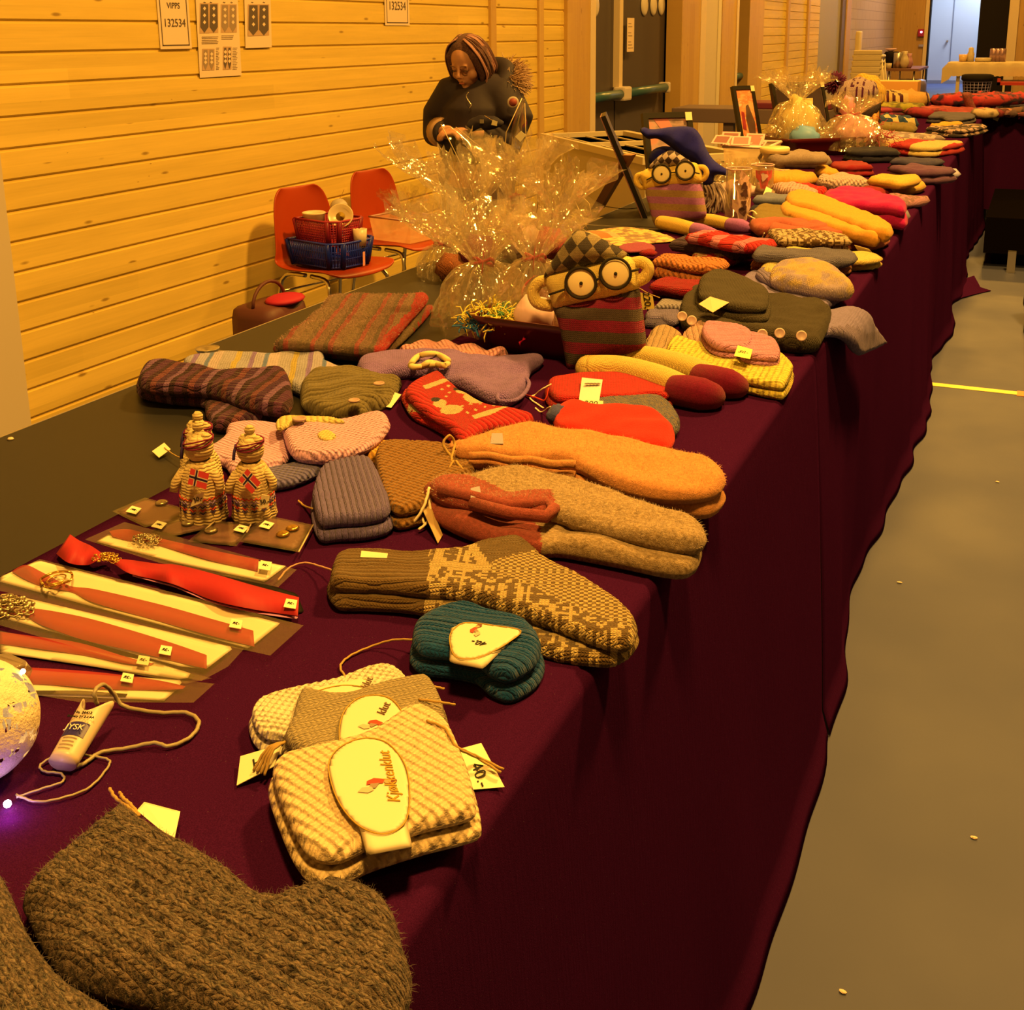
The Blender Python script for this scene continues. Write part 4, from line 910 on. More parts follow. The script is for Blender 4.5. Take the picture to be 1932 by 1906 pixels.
sideX = ax_.cross(Vector((0, 0, 1))).normalized(); upv = sideX.cross(ax_).normalized()
SHR = mat('battery_sleeve', (.60, .50, .42, 1), .35)
V = []; n = 26; rows = 14
for i in range(rows+1):
    u = i/rows
    for j in range(n):
        th = 2*PI*j/n; fl_ = .013+.002*u
        top = (.010*(math.cos(th*2)*.5) if u > .9 else 0)
        V.append(a_+ax_*(L_*u*(1+(.16*math.cos(th*2)-.12)*(u**3)))+sideX*(fl_*math.cos(th))+upv*(fl_*.8*math.sin(th)))
F = [(i*n+j, i*n+(j+1) % n, (i+1)*n+(j+1) % n, (i+1)*n+j) for i in range(rows) for j in range(n)]+[tuple(range(n))[::-1]]
sh = mesh_obj('printed_sleeve', V, F, SHR, bb, True); sh.modifiers.new('t', 'SOLIDIFY').thickness = .0006
MLAB = frame(a_+ax_*L_*.42+upv*.0118, sideX*-1, upv)
lb_ = Matrix.Rotation(0, 4, 'Z')
LG = mat('logo_navy', A(45, 32, 50), .4)
fr = Vector(CAMR[2]); side = sideX if sideX.dot(Vector(CAMR[0])) > 0 else -sideX
def lab(u, h, w_, name, ma, off):
    V = []; nn = 9; F = []
    for i in range(2):
        for j in range(nn):
            th = -w_+2*w_*j/(nn-1)
            V.append(a_+ax_*(L_*(u+(h if i else -h)/2))+side*((.0142+off)*math.sin(th))+upv*((.0118+off)*math.cos(th)))
    return mesh_obj(name, V, [(j, j+1, nn+j+1, nn+j) for j in range(nn-1)], ma, bb, True)
lab(.42, .22, .85, 'logo_patch', LG, .0003)
text('lettering', 'JYSK', mat('logo_white', (.7, .65, .6, 1), .5), bb, frame(a_+ax_*L_*.42+upv*.0130, side, upv), .0092)
text('lettering', 'No. 26412', INK, bb, frame(a_+ax_*L_*.66+upv*.0136, side, upv), .0042); text('lettering', 'Battery 3V 2 x AA', INK, bb, frame(a_+ax_*L_*.59+upv*.0136, side, upv), .0036)
for k in range(4): lab(.27-.055*k, .014, .5-.08*(k % 2), 'small_print', mat('grey_ink', (.2, .17, .15, 1), .6), .0004)
twine('cable', [b_+ax_*.004, P(178, 1306, ZC+.045), P(195, 1292, ZC+.04), P(215, 1310, ZC+.02), P(235, 1333, ZC+.006), P(300, 1345, ZC+.004), P(350, 1345, ZC+.004), P(375, 1362, ZC+.004), P(360, 1390, ZC+.004), P(320, 1408, ZC+.004), P(290, 1402, ZC+.006), P(240, 1412, ZC+.004), P(190, 1420, ZC+.004), P(160, 1440, ZC+.004), P(135, 1450, ZC+.004)], bb, .0021, WIRE)
twine('cable', [P(160, 1425, ZC+.004), P(200, 1432, ZC+.004), P(205, 1445, ZC+.004), P(170, 1485, ZC+.004), P(120, 1505, ZC+.004), P(70, 1513, ZC+.004), P(30, 1500, ZC+.004)], bb, .0012, WIRE)
twine('cable', [P(95, 1430, ZC+.006), P(75, 1445, ZC+.004), P(85, 1456, ZC+.004), P(115, 1460, ZC+.004), P(118, 1475, ZC+.004), P(80, 1488, ZC+.004), P(30, 1505, ZC+.004)], bb, .0012, WIRE)
# ================================================================ second table: scarf, hats, jumpers
def K(name, rgb, kind='stock', **k): return knit(name, A(*rgb) if len(rgb) == 3 else rgb, kind, **k)
pk = thing('wool_socks', 'pair of brown and plum striped wool socks on the bare table', 'socks', P(400, 740, ZB))
SB = K('plum_brown_stripe', (120, 62, 40), 'rib', stripes=((0, A(96, 44, 34)), (.2, A(70, 34, 18)), (.34, A(125, 60, 30)), (.5, A(80, 35, 30)), (.7, A(135, 84, 60)), (.85, A(60, 28, 16))), period=.075, sw=.0045, dist=.003)
soft('sock', [(258, 735), (264, 722), (320, 735), (385, 745), (470, 750), (545, 760), (545, 778), (520, 790), (480, 798), (440, 806), (405, 806), (388, 785), (380, 762), (320, 755), (265, 745)], ZB, .028, SB, parent=pk, ax=((265, 730), (380, 740)), disp=ribd(.009, .002), seed=2, res=.004)
soft('sock', [(262, 715), (275, 698), (300, 688), (345, 695), (400, 706), (470, 708), (530, 703), (545, 715), (552, 745), (553, 765), (540, 778), (500, 775), (455, 765), (425, 752), (380, 740), (320, 738), (268, 732)], ZB+.024, .032, SB, parent=pk, ax=((265, 715), (400, 720)), disp=ribd(.009, .0025), seed=4, res=.0035)
soft('pastel_hat', [(345, 690), (370, 676), (430, 668), (500, 672), (560, 668), (600, 658), (612, 672), (618, 688), (662, 702), (640, 725), (590, 748), (550, 735), (500, 715), (400, 708)], ZB, .026, K('pastel_stripe', (190, 160, 85), stripes=((0, A(185, 160, 85)), (.22, A(205, 165, 40)), (.32, A(180, 160, 90)), (.5, A(150, 110, 100)), (.58, A(190, 165, 95)), (.75, A(110, 120, 85)), (.82, A(195, 170, 90))), period=.12), 'pale yellow knitted sock with pastel pattern bands behind the plum pair', 'sock', ax=((360, 690), (600, 680)), res=.005, puff=.2)
ch = soft('baby_hat', [(566, 745), (574, 722), (610, 708), (660, 703), (705, 712), (755, 720), (752, 738), (738, 760), (715, 772), (697, 778), (692, 792), (672, 786), (640, 786), (592, 782), (570, 768)], ZB, .034, K('olive_wool', (118, 94, 26), 'garter', dist=.003), 'olive green knitted baby hat with two wooden buttons', 'hat', res=.004, puff=.25, dome=.008, disp=ribd(.012, .002, 0))
WB = mat('wooden_button', A(170, 125, 55), .4)
def button(c, r=.009, parent=None, n=(0, 0, 1), ma=None):
    mb = MB(); mb.lathe([(0, 0), (r, 0), (r*1.08, r*.15), (r, r*.3), (r*.8, r*.32), (r*.7, r*.2), (.0001, r*.18)], c, 18, ax=n); return mb.build('button', ma or WB, parent, True)
button(P(715, 725, ZB+.05), .010, ch); button(P(668, 757, ZB+.048), .010, ch)
twine('strap', [P(692, 780, ZB+.02), P(715, 765, ZB+.012), P(740, 745, ZB+.004), P(760, 728, ZB+.01)], ch, .003, K('olive_wool', ()))if 0 else None
card('price_tag', [P(728, 768, ZC+.004), P(738, 770, ZC+.004), P(757, 745, ZC+.012), P(745, 741, ZC+.012)], TAGM, ch)
# striped felted scarf
sc_ = thing('scarf', 'folded felted scarf striped brown and red on the bare table', 'scarf', P(670, 620, ZB))
SCM = K('striped_felt', (150, 110, 40), 'felt', stripes=((0, A(160, 116, 40)), (.2, A(140, 102, 34)), (.3, A(195, 80, 34)), (.4, A(160, 110, 42)), (.6, A(128, 94, 32)), (.7, A(185, 74, 32)), (.82, A(170, 118, 44))), period=.10, fuzz=2.2, var=.35, dist=.004)
SCR = K('red_felt', (195, 34, 16), 'felt', fuzz=2., dist=.003)
sa = ((560, 655), (760, 655))
soft('lower_fold', [(515, 660), (540, 640), (600, 605), (650, 585), (800, 582), (822, 575), (800, 605), (760, 645), (728, 668), (690, 676), (640, 672), (560, 664)], ZB, .024, [SCM, SCR], parent=sc_, ax=sa, zones=[([(725, 690), (840, 555), (900, 600), (780, 720)], 1)], res=.005, seed=3)
soft('upper_fold', [(518, 652), (560, 622), (600, 588), (628, 563), (690, 560), (760, 562), (803, 560), (806, 570), (775, 605), (745, 640), (722, 662), (680, 666), (620, 660), (560, 655)], ZB+.022, .026, [SCM, SCR], parent=sc_, ax=sa, zones=[([(700, 672), (775, 595), (785, 560), (830, 550), (830, 600), (740, 690)], 1)], res=.004, seed=5, wav=.006)
fuzz(bpy.data.objects['upper_fold'], 7000, .006, mat('fuzz_scarf', A(165, 118, 50), .9), .0003)
# lilac cardigan with ring
lv = soft('baby_jumper', [(674, 690), (690, 676), (730, 668), (780, 666), (850, 668), (930, 676), (1018, 676), (1022, 686), (1002, 702), (992, 738), (965, 758), (930, 758), (890, 740), (840, 718), (790, 705), (700, 712), (680, 706)], ZC2, .03, K('lilac_wool', (150, 104, 86), 'stock', dist=.0018), 'lilac brown knitted baby jumper with a cream ring on it', 'jumper', res=.0045, puff=.2, wav=.01)
mb = MB(); mb.tube([P(x, y, ZC2+.026) for x, y in crom([(940, 755), (945, 735), (965, 718), (985, 712), (998, 722), (990, 742), (970, 756)], 5)], .004, 7, closed=True); mb.build('sleeve_hem', K('lilac_wool', ()), lv, True)
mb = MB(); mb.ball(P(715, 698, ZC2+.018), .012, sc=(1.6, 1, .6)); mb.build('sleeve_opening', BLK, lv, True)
CRT = mat('cream_felt_ring', (.66, .56, .30, 1), .8)
rg = MB(); rg.tube([P(x, y, ZC2+.044+.004*math.sin(i)) for i, (x, y) in enumerate(crom([(775, 690), (790, 672), (820, 668), (845, 680), (838, 690), (810, 684), (795, 692)], 5))], .0062, 8, closed=True).tube([P(800, 690, ZC2+.042), P(820, 688, ZC2+.042), P(842, 690, ZC2+.04)], .006, 8)
tagp(rg.build('felt_ring', CRT, None, True), 'cream felted ring knotted like a pretzel on the lilac jumper', 'ring')
soft('ruffled_scarf', [(752, 668), (775, 655), (800, 647), (840, 652), (870, 656), (935, 666), (960, 672), (900, 678), (820, 676)], ZC2, .026, K('peach_wool', (222, 138, 72), 'moss', dist=.003), 'ruffled peach knitted scarf behind the lilac jumper', 'scarf', lumps=30, puff=.22, res=.005)
# pink baby set
PKM = K('pink_cotton', (236, 156, 108), 'moss', sw=.005, sh=.005, dist=.0026, var=.1)
soft('baby_bonnet', [(425, 825), (430, 808), (470, 802), (530, 806), (548, 830), (545, 868), (500, 892), (440, 895), (415, 875), (345, 885), (350, 860), (400, 845)], ZC, .022, PKM, 'flat pink knitted baby bonnet behind the cream dolls', 'baby bonnet', res=.004)
soft('folded_baby_hat', [(540, 880), (620, 872), (612, 888), (560, 912), (500, 922), (440, 922), (430, 905), (480, 895)], ZC, .018, K('grey_blue_cotton', (110, 92, 72), 'moss', dist=.003), 'grey blue knitted edge of a baby hat under the pink one', 'baby hat')
ph = thing('baby_bonnet', 'pink knitted baby bonnet with a cream showing hole and button', 'baby bonnet', P(620, 830, ZC))
soft('bonnet', [(533, 800), (560, 797), (620, 800), (690, 787), (722, 785), (736, 800), (732, 815), (710, 838), (675, 855), (630, 867), (585, 868), (552, 860), (538, 835)], ZC+.018, .022, PKM, parent=ph, res=.0035, ax=((540, 820), (730, 800)), disp=ribd(.007, .001))
soft('strap', [(522, 795), (545, 788), (600, 788), (635, 792), (650, 798), (600, 800), (560, 800), (530, 812), (522, 810)], ZC+.036, .01, K('soft_yellow', (.68, .58, .25, 1), 'garter'), parent=ph, res=.004)
soft('hole_lining', [(598, 822), (606, 815), (622, 814), (634, 822), (628, 830), (608, 831)], ZC+.038, .006, K('soft_yellow', ()), parent=ph, res=.003)
button(P(565, 792, ZC+.049), .011, ph)
# red leg warmers with snowmen
lw = thing('leg_warmers', 'red knitted leg warmers with white snowmen', 'leg warmers', P(880, 770, ZC2))
LR = K('deep_red_wool', (196, 24, 12), 'rib', sw=.005, dist=.0025); LRp = K('deep_red_plain', (196, 24, 12), 'stock', sw=.005); SNW = K('snow_wool', (.72, .64, .42, 1), 'stock', sw=.005); BKW = K('black_wool', (40, 28, 18), 'stock', sw=.005)
soft('leg_warmer', [(757, 748), (770, 738), (800, 765), (870, 795), (900, 800), (872, 832), (850, 832), (828, 812), (780, 788), (762, 765)], ZC2, .02, [LR, SNW], parent=lw, ax=((775, 745), (930, 800)), zones=[([(770, 770), (860, 812), (858, 820), (768, 778)], 1)], res=.004)
def poly_e(cx, cy, a, b, n=12): return [(cx+a*math.cos(i*2*PI/n), cy+b*math.sin(i*2*PI/n)) for i in range(n)]
zs = [([(822, 700), (930, 770), (1005, 790), (990, 803), (905, 828), (875, 822), (835, 790), (795, 745), (800, 720)], 1),
      ([(798, 740), (842, 722), (848, 728), (804, 748)], 2), ([(890, 795), (960, 778), (966, 784), (896, 803)], 2), (poly_e(895, 762, 21, 9), 2), (poly_e(873, 750, 13, 7), 2), (poly_e(852, 783, 22, 9), 2), (poly_e(830, 772, 13, 7), 2),
      (poly_e(864, 743, 9, 5), 3), (poly_e(822, 765, 9, 4.5), 3), ([(962, 780), (1010, 775), (1010, 800), (905, 840), (880, 828), (885, 812)], 0)]
zs += [(poly_e(x, y, 3.2, 2), 2) for x, y in ((882, 790), (898, 786), (915, 781), (931, 777), (946, 773), (872, 777), (888, 773), (906, 772), (925, 768), (842, 760), (848, 752), (834, 745), (846, 738))]
soft('leg_warmer', [(765, 740), (785, 722), (826, 707), (850, 725), (885, 752), (930, 770), (1001, 786), (995, 800), (920, 812), (880, 834), (862, 826), (845, 808), (800, 780), (775, 758)], ZC2+.018, .022, [LR, LRp, SNW, BKW], parent=lw, ax=((790, 730), (940, 800)), zones=zs, res=.0028)
# red folded scarf with paper band
rs = soft('folded_scarf', [(1028, 740), (1035, 722), (1090, 713), (1160, 712), (1240, 720), (1268, 733), (1272, 750), (1262, 760), (1235, 756), (1150, 763), (1060, 765), (1035, 757)], ZC2, .032, K('red_wool', (205, 30, 12), 'stock'), 'folded red knitted scarf in a pale paper band', 'scarf', layers=2, shrink=.05, res=.004, er=.014)
card('paper_band', [P(1092, 757, ZC2+.03), P(1130, 760, ZC2+.03), P(1137, 717, ZC2+.041), P(1098, 713, ZC2+.041)], mat('kraft_pale', A(235, 190, 90), .6), rs)
mb = MB()
for i in range(9): mb.box(P(1105+i*3.2, 724, ZC2+.042), (.004, .010 if i % 2 else .006, .0004))
mb.build('barcode', GRP, rs)
twine('string', [P(1040, 725, ZC2+.03), P(1022, 735, ZC2+.02), P(1010, 745, ZC2+.004), P(1000, 752, ZC2+.003), P(1025, 770, ZC2+.003)], rs, .0016, YT); twine('string', [P(1035, 732, ZC2+.03), P(1028, 755, ZC2+.01), P(1010, 750, ZC2+.008), P(990, 745, ZC2+.003)], rs, .0016, REDY)
# mottled mitten and red mitten
mm = soft('mitten', [(1110, 768), (1150, 757), (1205, 750), (1250, 757), (1275, 777), (1283, 798), (1275, 818), (1230, 815), (1130, 800)], ZC2, .028, K('mottled_green', (140, 112, 44), 'stock', c2=A(84, 82, 56), pat='marl', psc=6), 'green and blue mottled mitten under the bright red one', 'mitten', res=.0045)
card('price_tag', [P(1098, 768, ZC2+.030), P(1138, 770, ZC2+.030), P(1138, 757, ZC2+.038), P(1103, 755, ZC2+.038)], TAGM, mm, txt='200,-', tsize=.016)
rm = soft('mitten', [(1043, 792), (1050, 775), (1080, 766), (1120, 772), (1170, 776), (1215, 774), (1250, 790), (1272, 815), (1270, 840), (1250, 850), (1200, 848), (1150, 832), (1090, 825), (1052, 812)], ZC2+.006, .034, K('bright_red_felt', (245, 38, 10), 'felt'), 'bright red felted mitten with a blue grey cuff', 'mitten', res=.004)
MB().ball(P(1050, 782, ZC2+.03), .02, sc=(.8, 1.3, .8), wob=.3).build('cuff_roll', K('blue_grey_felt', (78, 72, 64), 'felt'), rm, True)
twine('string', [P(1050, 775, ZC2+.04), P(1038, 768, ZC2+.03), P(1022, 778, ZC2+.004), P(1010, 770, ZC2+.003)], rm, .0016, YT)
# yellow cowl, pink cuffs, tan scarf
soft('knitted_cowl', [(1255, 680), (1260, 652), (1275, 643), (1300, 650), (1345, 662), (1400, 664), (1465, 672), (1494, 692), (1498, 708), (1484, 738), (1462, 740), (1400, 727), (1330, 708), (1275, 696)], ZC, .034, K('lemon_wool', (.76, .66, .14, 1), 'moss', sw=.008, sh=.008, dist=.004, var=.08), 'lemon yellow chunky knitted cowl near the cloth seam', 'cowl', res=.0035, disp=basket_d, layers=2, shrink=.02, er=.013)
soft('baby_pullover', [(1212, 672), (1215, 650), (1235, 626), (1262, 625), (1290, 640), (1262, 655), (1255, 685)], ZC, .03, K('tan_rib', (185, 138, 52), 'rib', dist=.003), 'tan ribbed baby top behind the striped legs', 'baby pullover', disp=ribd(.012, .003, 0))
soft('baby_pullover', [(1282, 648), (1296, 628), (1325, 618), (1352, 630), (1385, 650), (1350, 668), (1310, 660)], ZC, .036, K('peach_rib', (205, 142, 62), 'rib', dist=.003), 'peach tan ribbed baby top under the pink cuffs', 'baby pullover', disp=ribd(.012, .003, 0))
pc = thing('wrist_warmers', 'pink ribbed wrist warmers with a tag marked 50', 'wrist warmers', P(1400, 650, ZC))
soft('cuff', [(1325, 640), (1328, 620), (1350, 618), (1400, 625), (1420, 642), (1405, 665), (1350, 662)], ZC+.03, .03, K('pink_rib', (222, 138, 88), 'rib', axis=1, sw=.0055, dist=.003), parent=pc, disp=ribd(.011, .002, 0), layers=2, res=.004)
soft('cuff', [(1395, 650), (1412, 636), (1455, 645), (1470, 660), (1468, 682), (1435, 682), (1400, 675)], ZC+.03, .024, K('pink_rib', ()), parent=pc, disp=ribd(.011, .002, 0), layers=2, res=.004)
card('price_tag', [P(1385, 672, ZC+.056), P(1415, 678, ZC+.056), P(1420, 660, ZC+.062), P(1392, 652, ZC+.062)], mat('tag_yellow', A(250, 190, 50), .6), pc, txt='50,-', tsize=.014)
# dark cardigan
DOL = K('dark_olive_wool', (66, 50, 14), 'stock', dist=.002); DOG = K('dark_olive_edge', (40, 32, 12), 'moss', dist=.003)
cg = thing('cardigan', 'folded dark olive knitted cardigan with wooden buttons', 'cardigan', P(1420, 610, ZC2))
soft('body', [(1282, 600), (1286, 572), (1308, 550), (1345, 553), (1450, 568), (1540, 578), (1568, 590), (1566, 612), (1550, 645), (1545, 650), (1500, 652), (1430, 640), (1340, 628), (1290, 612)], ZC2, .046, DOL, parent=cg, ax=((1290, 580), (1560, 610)), res=.005, er=.024, disp=ribd(.012, .0015, 0))
soft('sleeve_fold', [(1312, 560), (1318, 532), (1340, 518), (1375, 520), (1430, 542), (1452, 556), (1455, 580), (1445, 596), (1400, 597), (1350, 585), (1320, 575)], ZC2+.038, .044, DOL, parent=cg, layers=2, shrink=.06, res=.005, er=.026)
for x, y in ((1287, 597), (1305, 605), (1403, 632), (1438, 631), (1471, 629), (1512, 634)):
    q = Vector(P(x, y, ZC2+.046))-Vector(ray(x, y)).normalized()*.016; button(q, .0105, cg, n=(.25, -.9, .35), ma=mat('pale_wooden_button', A(215, 165, 80), .4))
card('price_tag', [P(1318, 574, ZC2+.078), P(1345, 590, ZC2+.07), P(1376, 571, ZC2+.08), P(1340, 560, ZC2+.088)], mat('tag_orange', A(240, 165, 60), .6), cg)
# grey jumper, its sleeve over the edge
def hang(px):
    """a point seen on the hanging part -> the flat coordinates of the unbent cloth"""
    q = PXx(px[0], px[1], XF+.035); return (XF+.03*PI/2-.02+(T-.02-q[2]), q[1])
gj = thing('jumper', 'grey knitted jumper with one sleeve hanging over the table edge', 'jumper', P(1500, 560, ZC2))
GJ = K('grey_jumper', (150, 122, 84), 'stock', sw=.0055, dist=.002); GJR = K('grey_jumper_rib', (136, 108, 72), 'rib', sw=.005, dist=.0035)
top_ = [P(x, y, ZC2+.02)[:2] for x, y in ((1395, 560), (1398, 528), (1425, 514), (1480, 530), (1500, 545), (1560, 548), (1590, 556))]
hg = [hang(p) for p in ((1612, 575), (1628, 612), (1642, 638), (1646, 648), (1646, 653), (1640, 658), (1612, 674), (1604, 677), (1599, 674), (1592, 662), (1585, 640), (1575, 615))]
bt = [P(x, y, ZC2+.02)[:2] for x, y in ((1552, 606), (1500, 590), (1430, 580))]
cuff = [hang(p) for p in ((1575, 648), (1650, 622), (1680, 660), (1600, 700))]
o = slab('knitted_body', top_+hg+bt, ZC2, .026, [GJ, GJR], gj, ang=0, res=.006, er=.013, warp=overedge(XF, .03), zones=[(cuff, 1)], puff=.1)
soft('neck_roll', [(1425, 520), (1440, 512), (1470, 520), (1492, 530), (1492, 545), (1470, 545), (1440, 532)], ZC2+.02, .022, GJR, parent=gj, disp=ribd(.008, .003, 0), res=.004)
# cream patterned hat
soft('knitted_hat', [(1452, 530), (1460, 512), (1500, 505), (1535, 502), (1570, 510), (1600, 532), (1612, 550), (1590, 556), (1545, 553), (1500, 545), (1470, 540)], ZC2+.02, .045, K('cream_hat', (.70, .54, .28, 1), 'stock', c2=A(190, 150, 80), pat='blot', psc=22, sw=.005), 'cream and beige patterned knitted hat on the grey jumper', 'hat', res=.005, dome=.02, puff=.2)
soft('pale_hat', [(1432, 515), (1440, 506), (1462, 506), (1480, 512), (1465, 526), (1445, 524)], ZC2+.01, .04, K('cream_plain', (.74, .62, .26, 1), 'stock'), 'small pale yellow hat behind the cream patterned one', 'hat', puff=.2)
# ================================================================ the two large glasses dolls
def glasses_doll(label, Y, psi, lean, body, head, hat, lens, ears, legs, shoes, mats, br, lensr, arm_l, bridge, arm_r, z0, hatpat):
    mb_, mh, mhat, mleg, mshoe = mats
    bx_ = body[-1]
    base = P(*br, z0)
    pl = Plane(base, psi, lean)
    t = thing('glasses_doll', label, 'knitted doll', base)
    pl.slab('striped_body', body, .085, mb_, t, off=-.03, res=.006, er=.04, puff=.05)
    pl.slab('head', head, .08, mh, t, off=-.026, res=.006, er=.038, puff=.04)
    pl.slab('patterned_hat', hat, .092, mhat, t, off=-.032, res=.006, er=.044, puff=.04, origin=pl.uv(*hat[0]))
    WF = mat('felt_white', (.86, .80, .55, 1), .8); BF = mat('black_felt', (.016, .013, .012, 1), .8)
    fr = thing('glasses', None, None, base) if 0 else None
    mg = MB()
    for (x, y) in lens:
        c = pl.uv(x, y, .06); q = pl.w(c[0], c[1], .056)
        mb = MB(); mb.lathe([(0, .004), (lensr*.8, .0035), (lensr, 0)], q, 32, ax=pl.n); mb.build('eye_white', WF, t, True)
        mg.tube([pl.w(c[0]+lensr*math.cos(a), c[1]+lensr*math.sin(a), .061) for a in np.linspace(0, 2*PI, 33)[:-1]], lensr*.1, 8, closed=True)
        mb = MB(); mb.ball(pl.w(c[0]+lensr*.02, c[1]-lensr*.02, .0615), lensr*.12, 10, 8); mb.build('pupil', BF, t, True)
    for seg_ in (arm_l, bridge, arm_r):
        a, b = pl.uv(*seg_[0], .06), pl.uv(*seg_[1], .06)
        mg.tube([pl.w(*a, .061), pl.w((a[0]+b[0])/2, (a[1]+b[1])/2, .062), pl.w(*b, .059)], lensr*.075, 8)
    mg.build('glasses_frame', BF, t, True)
    for e in ears:
        q = [pl.uv(x, y, .0) for x, y in e[0]]
        MB().tube([pl.w(a, b, .012) for a, b in crom(q, 6, False)], e[1], 14).ball(pl.w(*q[0], .012), e[1], 12, 8).ball(pl.w(*q[-1], .012), e[1], 12, 8).build('ear_loop', mh, t, True)
    for lg, sh in zip(legs, shoes):
        a = [Vector(P(x, y, z0+r_)) for x, y, r_ in lg]; MB().tube(crom(a, 6, False), list(np.interp(np.linspace(0, 1, 6*(len(a)-1)+1), np.linspace(0, 1, len(a)), [r for _, _, r in lg])), 18).ball(a[0], lg[0][2], 14, 10).build('leg', mleg, t, True)
        c = [Vector(P(x, y, z0+r_)) for x, y, r_ in sh]
        MB().tube(crom(c, 6, False), list(np.interp(np.linspace(0, 1, 6*(len(c)-1)+1), np.linspace(0, 1, len(c)), [r for _, _, r in sh])), 18).build('shoe', mshoe, t, True)
    return t, pl
DCR = K('doll_cream', (.80, .64, .22, 1), 'stock', sw=.004, sh=.004, var=.08, dist=.0012)
ST1 = K('wine_olive_stripe', (120, 20, 28), 'stock', stripes=((0, A(140, 14, 26)), (.5, A(84, 62, 24))), period=.047, sw=.004, sh=.004, axis=1, dist=.0012)
HT1 = K('triangle_pattern', (66, 50, 18), 'stock', c2=A(150, 118, 40), pat='diamond', period=.062, sw=.004, sh=.004, dist=.0012)
WINE = K('wine_felt', (122, 10, 20), 'felt', dist=.0012)
g1, pl1 = glasses_doll('large knitted doll in round glasses with wine and olive stripes, sitting by the gift basket', 2.2, .20, .12,
    [(1046, 575), (1100, 562), (1160, 550), (1202, 542), (1210, 570), (1217, 620), (1217, 655), (1190, 668), (1130, 682), (1085, 700), (1070, 695), (1062, 650), (1052, 605)],
    [(1030, 530), (1045, 510), (1110, 495), (1165, 482), (1198, 490), (1205, 520), (1203, 548), (1160, 562), (1100, 575), (1050, 584), (1038, 560)],
    [(1026, 524), (1040, 496), (1066, 456), (1088, 436), (1112, 440), (1155, 460), (1188, 482), (1176, 490), (1110, 504), (1056, 518)],
    [(1096, 534), (1161, 516)], [([(1040, 528), (1020, 532), (1008, 550), (1016, 570), (1040, 576)], .0125), ([(1192, 497), (1212, 494), (1224, 505), (1218, 522), (1198, 532)], .0125)],
    [[(1110, 695, .026), (1170, 698, .028), (1240, 715, .028), (1290, 735, .026)], [(1190, 672, .024), (1240, 680, .026), (1300, 696, .026), (1340, 712, .024)]],
    [[(1270, 736, .027), (1292, 738, .030), (1325, 744, .030), (1345, 748, .024), (1353, 750, .01)], [(1318, 712, .026), (1345, 718, .029), (1375, 725, .029), (1392, 730, .022), (1398, 732, .01)]],
    (ST1, DCR, HT1, DCR, WINE), (1120, 690), .0305, ((1036, 556), (1066, 546)), ((1126, 528), (1134, 524)), ((1188, 513), (1206, 508)), ZC2, 1)
tg = thing('price_tag', 'yellow card tag marked 220 hanging beside the wine striped doll', 'tag', P(1220, 580, ZC2))
q = [Vector(PY(x, y, P(1195, 640, ZC2)[1]-.02)) for x, y in ((1207, 552), (1212, 585), (1235, 582), (1231, 556))]
card('card', [q[0], q[1], q[2], q[3]], mat('tag_yellow', A(250, 190, 50), .6), tg)
text('lettering', '220,-', INK, tg, frame(sum(q, Vector())/4+Vector((0, -.002, 0)), q[1]-q[0], (q[1]-q[0]).cross(q[3]-q[0])), .022)
twine('string', [Vector(PY(x, y, P(1195, 640, ZC2)[1]-.02)) for x, y in ((1200, 540), (1222, 553), (1245, 562))], tg, .0012)
ST2 = K('mauve_olive_stripe', (160, 80, 60), 'stock', stripes=((0, A(168, 92, 78)), (.5, A(160, 116, 36))), period=.047, sw=.004, axis=1, dist=.001)
HT2 = K('triangle_pattern_pale', (66, 44, 18), 'stock', c2=A(185, 148, 70), pat='diamond', period=.052, sw=.004, dist=.001)
MAU = K('mauve_felt', (165, 88, 80), 'felt', dist=.0012)
DCR2 = K('doll_yellow', (.78, .58, .14, 1), 'stock', sw=.004, sh=.004, var=.08, dist=.001)
g2, pl2 = glasses_doll('smaller knitted doll in round glasses with mauve and olive stripes, under the blue gnome hat', 3.9, .1, .1,
    [(1219, 352), (1260, 342), (1305, 338), (1322, 345), (1330, 380), (1330, 410), (1290, 420), (1250, 432), (1235, 425), (1226, 395)],
    [(1208, 330), (1222, 318), (1260, 312), (1300, 306), (1318, 312), (1326, 340), (1310, 350), (1260, 355), (1220, 360), (1212, 345)],
    [(1225, 318), (1232, 305), (1250, 290), (1268, 284), (1290, 296), (1305, 310), (1260, 316)],
    [(1248, 328), (1293, 322)], [([(1215, 328), (1204, 332), (1202, 342), (1210, 352), (1220, 352)], .010), ([(1316, 316), (1328, 316), (1334, 325), (1330, 336), (1320, 340)], .010)],
    [[(1248, 420, .024), (1275, 425, .026), (1310, 434, .024)], [(1318, 415, .022), (1345, 417, .024), (1378, 424, .022)]],
    [[(1308, 433, .024), (1325, 437, .025), (1345, 441, .018), (1353, 443, .008)], [(1376, 424, .023), (1398, 427, .025), (1415, 432, .016), (1423, 434, .008)]],
    (ST2, DCR2, HT2, DCR2, MAU), (1275, 428), .032, ((1220, 340), (1232, 333)), ((1265, 326), (1277, 325)), ((1309, 325), (1320, 328)), ZC2, 2)
